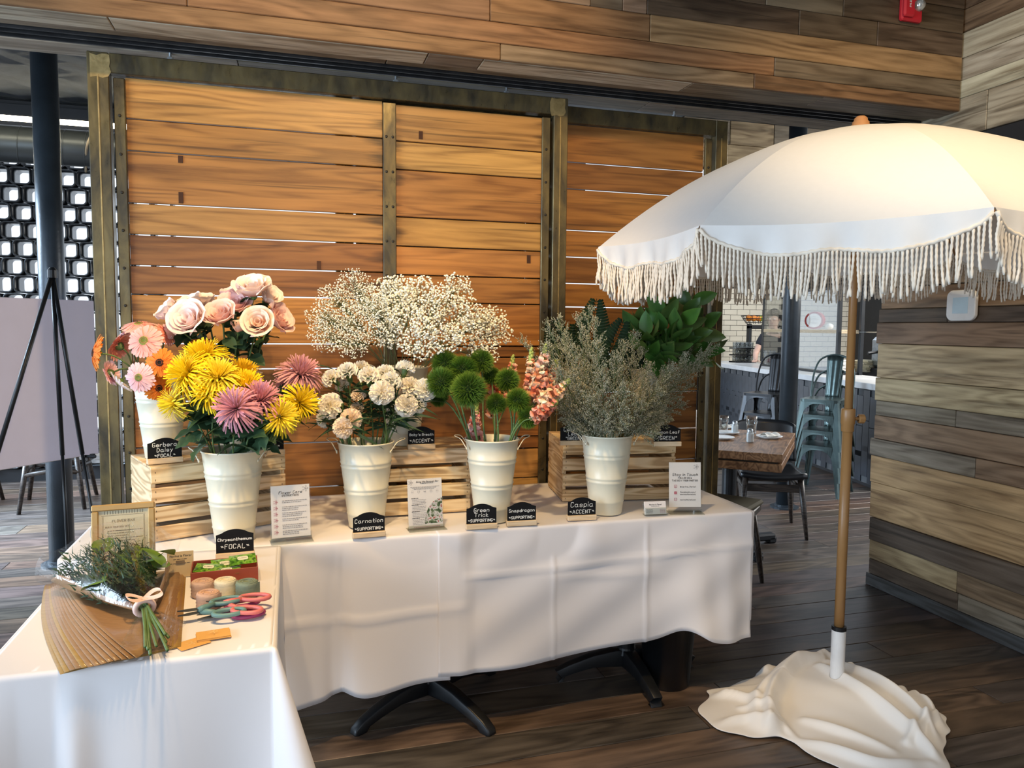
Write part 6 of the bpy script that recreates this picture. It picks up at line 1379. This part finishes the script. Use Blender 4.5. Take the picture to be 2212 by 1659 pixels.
for i, (px, py, Y, n, c, s, v, lab) in enumerate([
    (404, 808, 2.70, face(-.9, .55, .8), YEL, 1.22, 0, 'large yellow chrysanthemum at the left of the bunch'), (440, 772, 2.80, face(-.3, 1.2, .5), YEL, 1.20, 1, 'yellow chrysanthemum topmost in the bunch'),
    (470, 812, 2.66, face(.1, .9, .8), YE2, 1.08, 0, 'yellow chrysanthemum in the middle of the bunch'), (524, 806, 2.82, face(.4, 1.2, .3), (.90, .62, .02), 1.0, 1, 'deep yellow chrysanthemum at the back of the bunch'),
    (530, 832, 2.68, face(.3, 1.0, .5), YEL, 1.0, 1, 'yellow chrysanthemum above the mauve pair'), (448, 846, 2.64, face(-.2, .6, .9), YEL, .95, 2, 'yellow chrysanthemum low in the middle, over the leaves'),
    (372, 872, 2.68, face(-1.0, -.2, .4), YE2, .95, 2, 'yellow chrysanthemum drooping at the lower left'), (606, 900, 2.60, face(.5, .1, .9), YE2, 1.0, 2, 'yellow spider chrysanthemum with drooping petals at the lower right'),
    (653, 868, 2.66, face(1.0, .3, .6), YEL, 1.02, 2, 'yellow chrysanthemum at the far right of the bunch'), (506, 880, 2.56, face(-.15, .35, .9), MAU, 1.12, 2, 'mauve spider chrysanthemum nearest the camera, petals hanging'),
    (562, 862, 2.62, face(.3, .8, .7), MAU, 1.05, 1, 'mauve chrysanthemum between the yellow ones'), (650, 806, 2.90, face(.5, .9, .5), MA2, 1.18, 0, 'large pale mauve chrysanthemum standing high beside the carnations'),
    (610, 828, 2.93, face(-.6, .6, .3), MA2, .75, 2, 'small pale mauve chrysanthemum half hidden behind the large one')]):
    h = PY(px, py, Y); o, P = flower('chrysanthemum', lab, 'flower', 'mum', h-n*.02, 'chrysanthemums in the left front bucket', .0030); Mx = frame(n, loc=P[-1]+n*.004, s=s*1.13, spin=random.uniform(0, 6))
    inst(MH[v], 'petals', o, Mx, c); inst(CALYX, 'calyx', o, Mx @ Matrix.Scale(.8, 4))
    for k in range(14):
        p = P[min(len(P)-2, int(len(P)*(.42+.034*k)))]; d = Vector((random.uniform(-1, 1), random.uniform(-1, .2), random.uniform(-.4, .5)))
        inst(LEAF_MUM, 'leaf', o, frame(Vector((d.y, -d.x, 1.0)), d, p, random.uniform(.9, 1.4), random.uniform(-1, 1)+pi*(k % 2)))
# carnations
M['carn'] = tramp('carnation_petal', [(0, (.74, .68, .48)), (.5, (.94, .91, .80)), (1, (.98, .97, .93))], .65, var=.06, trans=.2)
def carn_head(seed):
    r_ = random.Random(seed); b = MB()
    for l, (R, el, z0) in enumerate(((.038, .10, 0), (.037, .35, .003), (.034, .62, .006), (.029, .9, .010), (.022, 1.15, .013), (.014, 1.35, .015))):
        ph = [r_.uniform(0, 6) for _ in range(4)]
        def fn(u, v):
            a = 2*pi*u; fr = .5*sin(9*a+ph[0])+.35*sin(17*a+ph[1])+.25*sin(29*a+ph[2]); r = R*v*(1+.07*fr*v); e = el+.30*fr*v*v
            return (r*cos(e)*cos(a+.1*fr*v), r*cos(e)*sin(a+.1*fr*v), z0+r*sin(e))
        b.grid(fn, 72, 6, t=lambda u, v: v)
    return shared(b, 'petals', M['carn'], smooth=False, attr=True)
CH = [carn_head(1), carn_head(2), carn_head(3)]
b = MB(); b.lathe([(.0035, -.034), (.008, -.028), (.0105, -.012), (.012, .002), (.015, .007)], 10); b.add([(0, 0, -.034), (.012, 0, -.02), (.006, .01, -.02), (-.012, 0, -.02), (-.006, -.01, -.02)], [(0, 1, 2), (0, 3, 4)]); CCAL = shared(b, 'calyx', M['stem'], smooth=True)
cW = (1, 1, 1); cP = (1, .88, .76); cC = (1, .96, .90)
for i, (px, py, Y, n, c, s, lab) in enumerate([
    (715, 817, 2.84, face(-.7, .7, .6), cC, .95, 'cream carnation at the upper left edge of the carnation bunch'), (750, 803, 2.86, face(-.3, 1.1, .5), cW, 1.05, 'white carnation at the upper left of the bunch'),
    (780, 795, 2.92, face(0, 1.3, .3), cC, .9, 'ivory carnation behind the upper row'), (797, 812, 2.80, face(.05, 1.0, .5), cC, 1.05, 'white carnation in the middle of the upper row'),
    (833, 806, 2.88, face(.2, 1.1, .4), cW, 1.0, 'white carnation right of the middle in the upper row'), (845, 822, 2.80, face(.3, .9, .6), cW, .98, 'white carnation tucked below the upper row at the right'),
    (876, 795, 2.86, face(.3, 1.3, -.2), cW, .95, 'white carnation highest at the right, seen from the side'), (825, 848, 2.72, face(.15, .35), cC, 1.15, 'large creamy carnation facing the camera in the centre'),
    (886, 834, 2.82, face(.5, .6, .7), cC, 1.0, 'cream carnation at the right, below the highest one'), (918, 843, 2.80, face(.7, .25, .8), cW, 1.15, 'white carnation at the far right of the bunch'),
    (714, 877, 2.72, face(-.5, .2, .9), cC, 1.2, 'large creamy carnation at the lower left'), (878, 876, 2.76, face(.4, -.1, .9), cC, 1.1, 'creamy carnation at the lower right, facing the camera'),
    (906, 874, 2.80, face(.9, -.2, .4), cW, .85, 'small white carnation at the lower right edge'), (774, 853, 2.84, face(-.1, .9, .5), cP, .72, 'small peach carnation bud in the gap at the left of centre'),
    (770, 882, 2.86, face(-.2, .5, .7), cP, .72, 'small peach carnation low in the middle gap'), (759, 905, 2.70, face(.4, .3, .8), cP, 1.0, 'peach carnation at the lower left, behind the lowest one'),
    (740, 925, 2.66, face(-.4, -.1, .9), cP, .95, 'peach carnation lowest of all, over the bucket rim'), (699, 905, 2.82, face(-.9, 0, .1), cW, .85, 'white carnation seen from the side at the far lower left'),
    (866, 853, 2.88, face(.3, .6, .4), cP, .8, 'peach carnation half hidden at the right of centre'), (740, 832, 2.90, face(-.4, .6, .3), cC, .8, 'cream carnation half hidden under the upper left ones')]):
    h = PY(px, py, Y); o, P = flower('carnation', lab, 'flower', 'carn', h-n*.03, 'white carnations in the middle bucket', .0028); Mx = frame(n, loc=P[-1]+n*.022, s=s*1.08, spin=random.uniform(0, 6))
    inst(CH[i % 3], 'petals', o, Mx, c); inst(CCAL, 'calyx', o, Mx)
    for k in range(9):
        p = P[min(len(P)-2, int(len(P)*(.47+.048*k)))]; d = Vector((random.uniform(-1, 1), random.uniform(-1, 1), .8)); inst(LEAF_THIN, 'leaf', o, frame(Vector((d.y, -d.x, .6)), d, p, random.uniform(1.0, 1.6), random.uniform(-1, 1)))
# green trick dianthus
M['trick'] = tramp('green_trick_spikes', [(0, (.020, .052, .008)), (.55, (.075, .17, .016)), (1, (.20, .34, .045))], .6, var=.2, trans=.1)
def trick_head(n=1500, seed=1):
    r_ = random.Random(seed); b = MB()
    for k in range(n):
        z = 1-2*(k+.5)/n; a = k*2.39996; d = Vector((sqrt(1-z*z)*cos(a), sqrt(1-z*z)*sin(a), z)); 
        if z < -.92: continue
        t1 = d.orthogonal().normalized(); t2 = d.cross(t1); jx = (t1*r_.uniform(-.25, .25)+t2*r_.uniform(-.25, .25)); c = d*.60; tip = (d+jx*.6)*r_.uniform(.92, 1.06); w_ = .026
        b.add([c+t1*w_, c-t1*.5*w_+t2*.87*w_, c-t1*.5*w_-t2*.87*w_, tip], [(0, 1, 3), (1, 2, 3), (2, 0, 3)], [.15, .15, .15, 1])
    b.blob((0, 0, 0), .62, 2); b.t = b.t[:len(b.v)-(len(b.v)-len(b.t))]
    return shared(b, 'spiky_ball', M['trick'], attr=True)
TH = [trick_head(1500, 1), trick_head(1300, 2)]
for i, (px, py, Y, rpx, c, lab) in enumerate([
    (962, 787, 2.84, 31, (1, 1, 1), 'green spiky pompon at the upper left'), (954, 826, 2.76, 34, (.95, .95, .95), 'green spiky pompon at the far left'), (1013, 842, 2.66, 40, (1, 1, 1), 'largest green spiky pompon, in the middle'),
    (1000, 800, 2.80, 33, (.95, 1, .9), 'green spiky pompon above the largest one'), (1040, 782, 2.84, 28, (1.05, 1.05, 1), 'green spiky pompon topmost beside the snapdragons'), (1096, 822, 2.76, 28, (1.1, 1.1, 1), 'green spiky pompon at the right, among the coral snapdragons'),
    (1119, 865, 2.68, 28, (1.2, 1.15, 1), 'bright green spiky pompon at the lower right'), (1072, 872, 2.70, 24, (1, 1, 1), 'small green spiky pompon low in the middle'), (1141, 902, 2.66, 25, (1.15, 1.1, 1), 'green spiky pompon lowest at the right'),
    (1062, 812, 2.86, 21, (.85, .9, .8), 'small dark green pompon half hidden between the larger ones'), (948, 858, 2.84, 22, (.75, .8, .75), 'dark green pompon half hidden at the lower left')]):
    h = PY(px, py, Y); dd = (h-CAM).dot(FW); R = rpx*dd/F_PX*1.06; o, P = flower('green_trick_dianthus', lab, 'flower', 'green', h, 'green trick pompons', .0034); n = (P[-1]-P[-3]).normalized()
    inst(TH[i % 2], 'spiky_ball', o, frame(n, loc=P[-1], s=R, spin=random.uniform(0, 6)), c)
    q = MB()
    for k in range(5): p = P[min(len(P)-1, 4+k*2)]; q.lathe([(.0035, -.004), (.0052, 0), (.0035, .004)], 8, frame(P[min(len(P)-1, 5+k*2)]-P[3+k*2] if 5+k*2 < len(P) else n, loc=p))
    q.build('nodes', M['stem'], o, smooth=True)
# snapdragons
M['snap'] = tramp('snapdragon_floret', [(0, (.80, .46, .32)), (.45, (.86, .30, .20)), (1, (.90, .62, .46))], .55, var=.15, trans=.2); M['bud'] = plain('green_bud', (.30, .38, .10), .5)
def snap_floret(): 
    b = MB(); b.grid(lambda u, v: ((.004+.004*v)*cos(2*pi*u), (.004+.004*v)*sin(2*pi*u), .018*v), 8, 3, t=lambda u, v: .1+.2*v)
    for s_, k in ((1, 1.0), (-1, .8)): b.grid(lambda u, v: ((u-.5)*.020*sin(.4+2.4*v), s_*(.004+.011*v*k), .017+.009*v-.012*v*v+.003*sin(u*9)*v), 6, 5, t=lambda u, v: .4+.6*v)
    return shared(b, 'floret', M['snap'], smooth=True, attr=True)
SF = snap_floret()
for i, (bx_, by_, tx_, ty_, Y, lab, nf, cc) in enumerate([
    (1142, 880, 1148, 752, 2.74, 'coral snapdragon spike at the left of the snapdragons', 30, (1, 1, 1)), (1160, 870, 1180, 742, 2.70, 'tall snapdragon spike with a green bud tip', 34, (1.05, 1.15, 1.1)),
    (1165, 880, 1230, 822, 2.62, 'snapdragon spike leaning right with pale green tip', 28, (1.05, 1.1, 1.0)), (1150, 905, 1203, 868, 2.60, 'deep coral snapdragon low at the right', 24, (.95, .75, .7)),
    (1100, 870, 1108, 768, 2.92, 'coral snapdragon half hidden behind the green pompons', 24, (1, .85, .8)), (1175, 850, 1203, 778, 2.72, 'peach snapdragon spike behind the tall one', 30, (1.08, 1.2, 1.1)), (1022, 955, 1030, 872, 2.84, 'pink snapdragon seen low through the green stems', 22, (1.1, .95, 1.2)), (1062, 900, 1072, 800, 2.95, 'small coral snapdragon showing between two pompons', 18, (1, .7, .6))]):
    a_ = PY(bx_, by_, Y); e_ = PY(tx_, ty_, Y); P = stem_path('green', a_); o = thing('snapdragon', lab, 'flower', P[0], 0, 'coral snapdragons'); ra, re = a_-P[0], e_-P[0]; q = MB(); q.tube([p-P[0] for p in P]+[ra.lerp(re, .5)+Vector((0, 0, .004)), re], .0026, 6); q.build('stem', M['stem'], o, smooth=True)
    ax_ = (re-ra).normalized(); q = MB()
    for k in range(nf):
        t = k/nf; p = ra.lerp(re, .02+.80*t); an = k*2.4+i; sd_ = ax_.orthogonal().normalized(); d = (Quaternion(ax_, an) @ sd_)+ax_*.25
        inst(SF, 'floret', o, frame(d, ax_, p, random.uniform(.95, 2.1)*(1-.35*t), random.uniform(-.5, .5)), tuple(x*random.uniform(.9, 1.1)*y for x, y in zip(cc, random.choice(((1, 1, 1), (1.04, 1.75, 1.9), (1.0, 1.3, 1.3), (.9, .7, .6))))))
    for k in range(14):
        t = .70+.30*k/14; p = ra.lerp(re, t); d = (Quaternion(ax_, k*2.4) @ ax_.orthogonal().normalized())+ax_*.9; q.blob(p+d*.010*(1.3-t), .0078*(1.75-t), 0, (1, 1, 1.4))
    q.build('buds', M['bud'], o, smooth=True)
# baby's breath
M['bb'] = plain('gypsophila_white', (.86, .84, .72), .7, 0, .06, 200); M['bbstem'] = plain('thin_green_stem', (.10, .13, .05), .6)
def zone(px, py): return ('upper ' if py < 660 else 'lower ' if py > 720 else 'middle ')+('left' if px < 800 else 'right' if px > 950 else 'centre')
bbl = [(698, 688, 2.98), (722, 645, 3.05), (765, 612, 3.12), (800, 650, 3.0), (835, 628, 3.1), (865, 655, 2.95), (905, 628, 3.0), (945, 650, 2.9), (985, 622, 3.0), (1005, 672, 2.9), (1040, 698, 2.95), (1070, 722, 3.0), (705, 728, 2.95), (760, 740, 2.9), (815, 715, 2.9), (880, 690, 2.85), (925, 700, 2.82), (965, 735, 2.82), (1040, 760, 2.9), (1000, 715, 2.85), (760, 690, 2.95), (840, 690, 3.05), (905, 745, 2.84), (735, 700, 3.1), (950, 690, 3.15), (780, 655, 3.15), (1060, 690, 3.02), (850, 720, 2.92), (860, 625, 3.05), (815, 670, 2.88), (885, 655, 3.12), (935, 665, 3.05)]
for i, (px, py, Y) in enumerate(bbl):
    h = PY(px, py, Y); P = stem_path('bb', h); big = 1 if px < 830 else 1.5
    o = thing('babys_breath_spray', "spray of tiny white baby's breath in the %s of the cloud" % zone(px, py), 'flower', P[0], 0, "baby's breath sprays, %s" % zone(px, py)); R0 = .076; Pl = [p-P[0] for p in P]; q = MB(); q.tube(Pl, .0013, 5); fl = MB(); nb = 360 if big == 1 else 230
    node = Pl[-6]
    for k in range(nb):
        v = Vector((random.gauss(0, 1), random.gauss(0, 1), random.gauss(0, 1))); v = v.normalized()*R0*random.random()**.4; v.z *= .85; p = Pl[-1]+v; br = node.lerp(Pl[-1], random.uniform(.1, .8))
        if k % 4 == 0: q.tube([br, br.lerp(p, .6)+Vector((0, 0, .004)), p], .0005, 3, cap=False)
        fl.blob(p, random.uniform(.0023, .0036)*big*.95, 0, rnd=.25)
    q.build('stems', M['bbstem'], o); fl.build('blossoms', M['bb'], o, smooth=True)['kind'] = 'stuff'
# caspia
def cz(px, py): return ('upper ' if py < 760 else 'lower ' if py > 850 else 'middle ')+('left' if px < 1270 else 'right' if px > 1400 else 'centre')
cas = [(1183, 698, 2.72), (1205, 690, 2.80), (1250, 685, 2.70), (1272, 668, 2.78), (1285, 690, 2.66), (1368, 722, 2.74), (1350, 745, 2.66), (1545, 748, 2.86), (1520, 770, 2.80), (1500, 748, 2.92), (1470, 800, 2.78), (1475, 875, 2.82), (1125, 735, 2.9), (1175, 790, 2.72), (1195, 850, 2.70), (1290, 745, 2.60), (1330, 770, 2.58), (1400, 790, 2.66), (1420, 840, 2.62), (1440, 905, 2.74), (1235, 750, 2.64), (1215, 730, 2.84), (1300, 800, 2.56), (1350, 840, 2.55), (1240, 810, 2.62), (1275, 860, 2.58), (1380, 870, 2.6), (1310, 900, 2.6), (1410, 930, 2.68), (1225, 900, 2.70), (1455, 835, 2.86), (1385, 760, 2.84), (1345, 905, 2.58), (1265, 780, 2.74), (1530, 757, 2.84), (1508, 792, 2.76), (1482, 772, 2.70), (1450, 795, 2.66), (1490, 832, 2.80), (1180, 745, 2.66), (1205, 800, 2.60)]
for i, (px, py, Y) in enumerate(cas):
    h = PY(px, py, Y); P = stem_path('caspia', h, sag=-.02); o = thing('caspia_stem', 'feathery grey green caspia stem in the %s of the bunch' % cz(px, py), 'flower', P[0], 0, 'caspia stems, %s' % cz(px, py)); Pl = [p-P[0] for p in P]; q = MB(); q.tube(Pl, .0014, 5, t=[0]*len(Pl)); fl = MB()
    nmain = len(Pl); st_ = int(nmain*.36)
    for k in range(60):
        t = k/60; idx = st_+(nmain-1-st_)*t; i0 = int(idx); p = Pl[i0].lerp(Pl[min(i0+1, nmain-1)], idx-i0); ax_ = (Pl[min(i0+1, nmain-1)]-Pl[max(i0-1, 0)]).normalized(); sd_ = Quaternion(ax_, random.uniform(0, 6.28)) @ ax_.orthogonal().normalized(); L = (.075*(1-t)**.7+.018)*random.uniform(.7, 1.2); d = (ax_*.9+sd_).normalized(); e = p+d*L+ax_*.01
        q.tube([p, p.lerp(e, .5)+Vector((0, 0, .002)), e], .0006, 3, cap=False, t=[0, .1, .2])
        m_ = int(6+L*230)
        for j in range(m_):
            f = .2+.8*j/m_; c = p.lerp(e, f)+Vector((random.gauss(0, .0028), random.gauss(0, .0028), random.gauss(0, .0028))); floret(fl, c, ax_*.8+sd_*.5*(1 if j % 2 else -.7)+Vector((random.uniform(-.6, .6), random.uniform(-.6, .6), .3)), random.uniform(.0055, .0085), .0014, random.uniform(.25, 1)**.8)
    q.build('stems', M['bbstem'], o); fl.build('florets', M['caspia'], o, attr=True)['kind'] = 'stuff'
# lemon leaf
ll = [(1432, 668, 3.0, 'tall lemon leaf branch under the parasol fringe, left of the dark door edge'), (1478, 690, 2.95, 'lemon leaf branch in the middle of the green bunch'), (1500, 640, 3.08, 'lemon leaf branch reaching up between the parasol cords'), (1522, 705, 3.0, 'lemon leaf branch at the right of the bunch'), (1398, 722, 2.95, 'lemon leaf branch at the left of the bunch'), (1452, 735, 2.90, 'lemon leaf branch at the front of the bunch'), (1490, 765, 2.92, 'lemon leaf branch low at the right front'), (1382, 690, 3.08, 'lemon leaf branch at the back left'), (1540, 765, 3.0, 'lemon leaf branch leaning far right'), (1420, 775, 2.94, 'lemon leaf branch low behind the caspia')]
for i, (px, py, Y, lab) in enumerate(ll):
    h = PY(px, py, Y); o, P = flower('lemon_leaf_branch', lab, 'foliage', 'lemon', h, 'lemon leaf branches', .0026)
    for k in range(11):
        t = .50+.50*k/10; idx = min(len(P)-1, int(t*(len(P)-1))); p = P[idx]; ax_ = (P[min(idx+1, len(P)-1)]-P[idx-1]).normalized(); sd_ = Quaternion(ax_, k*2.4+i) @ ax_.orthogonal().normalized(); d = (sd_+ax_*.7).normalized(); nrm = (d.cross(ax_)).cross(d)*-1+TOC*.5+Vector((0, 0, .5))
        inst(LEAF_BIG, 'leaf', o, frame(nrm, d, p, random.uniform(.8, 1.25), 0) @ Matrix.Rotation(random.uniform(-.5, .5), 4, 'Y') if False else (lambda z_, y_: Matrix.Translation(p) @ Matrix((y_.cross(z_), y_, z_)).transposed().to_4x4() @ Matrix.Scale(random.uniform(1.0, 1.5), 4))((nrm-d*nrm.dot(d)).normalized(), d), tuple(x*random.uniform(.8, 1.2) for x in (1, 1, 1)))
# leather leaf fern
def fern_me():
    b = MB()
    for k in range(16):
        t = k/16; L = .085*(1-t)**.9+.008
        for s_ in (-1, 1):
            for j in range(9):
                f = (j+.5)/9; w_ = .011*(1-f*.7)*(1-t*.5); c = Vector((s_*L*f, .22*t+.03*f*L/.085, .01*sin(f*3))); b.add([c, c+Vector((s_*.012, .010+w_, .003)), c+Vector((s_*.016, .002, .0)), c+Vector((s_*.010, -w_*.8, .002))], [(0, 3, 2, 1)], [.2, .9, 1, .9])
    b.tube([(0, -.04, 0), (0, .22, .0)], .0014, 5, t=[0, 0]); return shared(b, 'frond', M['darkleaf'], attr=True)
FM = fern_me()
for i, (px, py, Y, a, lab) in enumerate([(1275, 655, 3.1, 0, 'dark fern frond standing highest behind the caspia'), (1225, 690, 3.08, -.5, 'dark fern frond at the left behind the caspia'), (1305, 695, 3.05, .3, 'dark fern frond beside the highest one'), (1335, 725, 3.1, .6, 'dark fern frond at the right behind the caspia'), (1250, 705, 3.15, -.2, 'dark fern frond at the back left'), (1300, 750, 3.0, .1, 'dark fern frond low behind the caspia'), (1360, 700, 3.15, .8, 'dark fern frond between the fern and the lemon leaf')]):
    h = PY(px, py, Y)-Vector((0, 0, .19)); o, P = flower('leather_leaf_frond', lab, 'foliage', 'leath', h, 'leather leaf fronds', .002); y_ = (Vector((sin(a), -.35, cos(a)))).normalized(); z_ = (TOC-y_*TOC.dot(y_)).normalized()
    inst(FM, 'frond', o, Matrix.Translation(P[-1]) @ Matrix((y_.cross(z_), y_, z_)).transposed().to_4x4(), (.45, .5, .45))
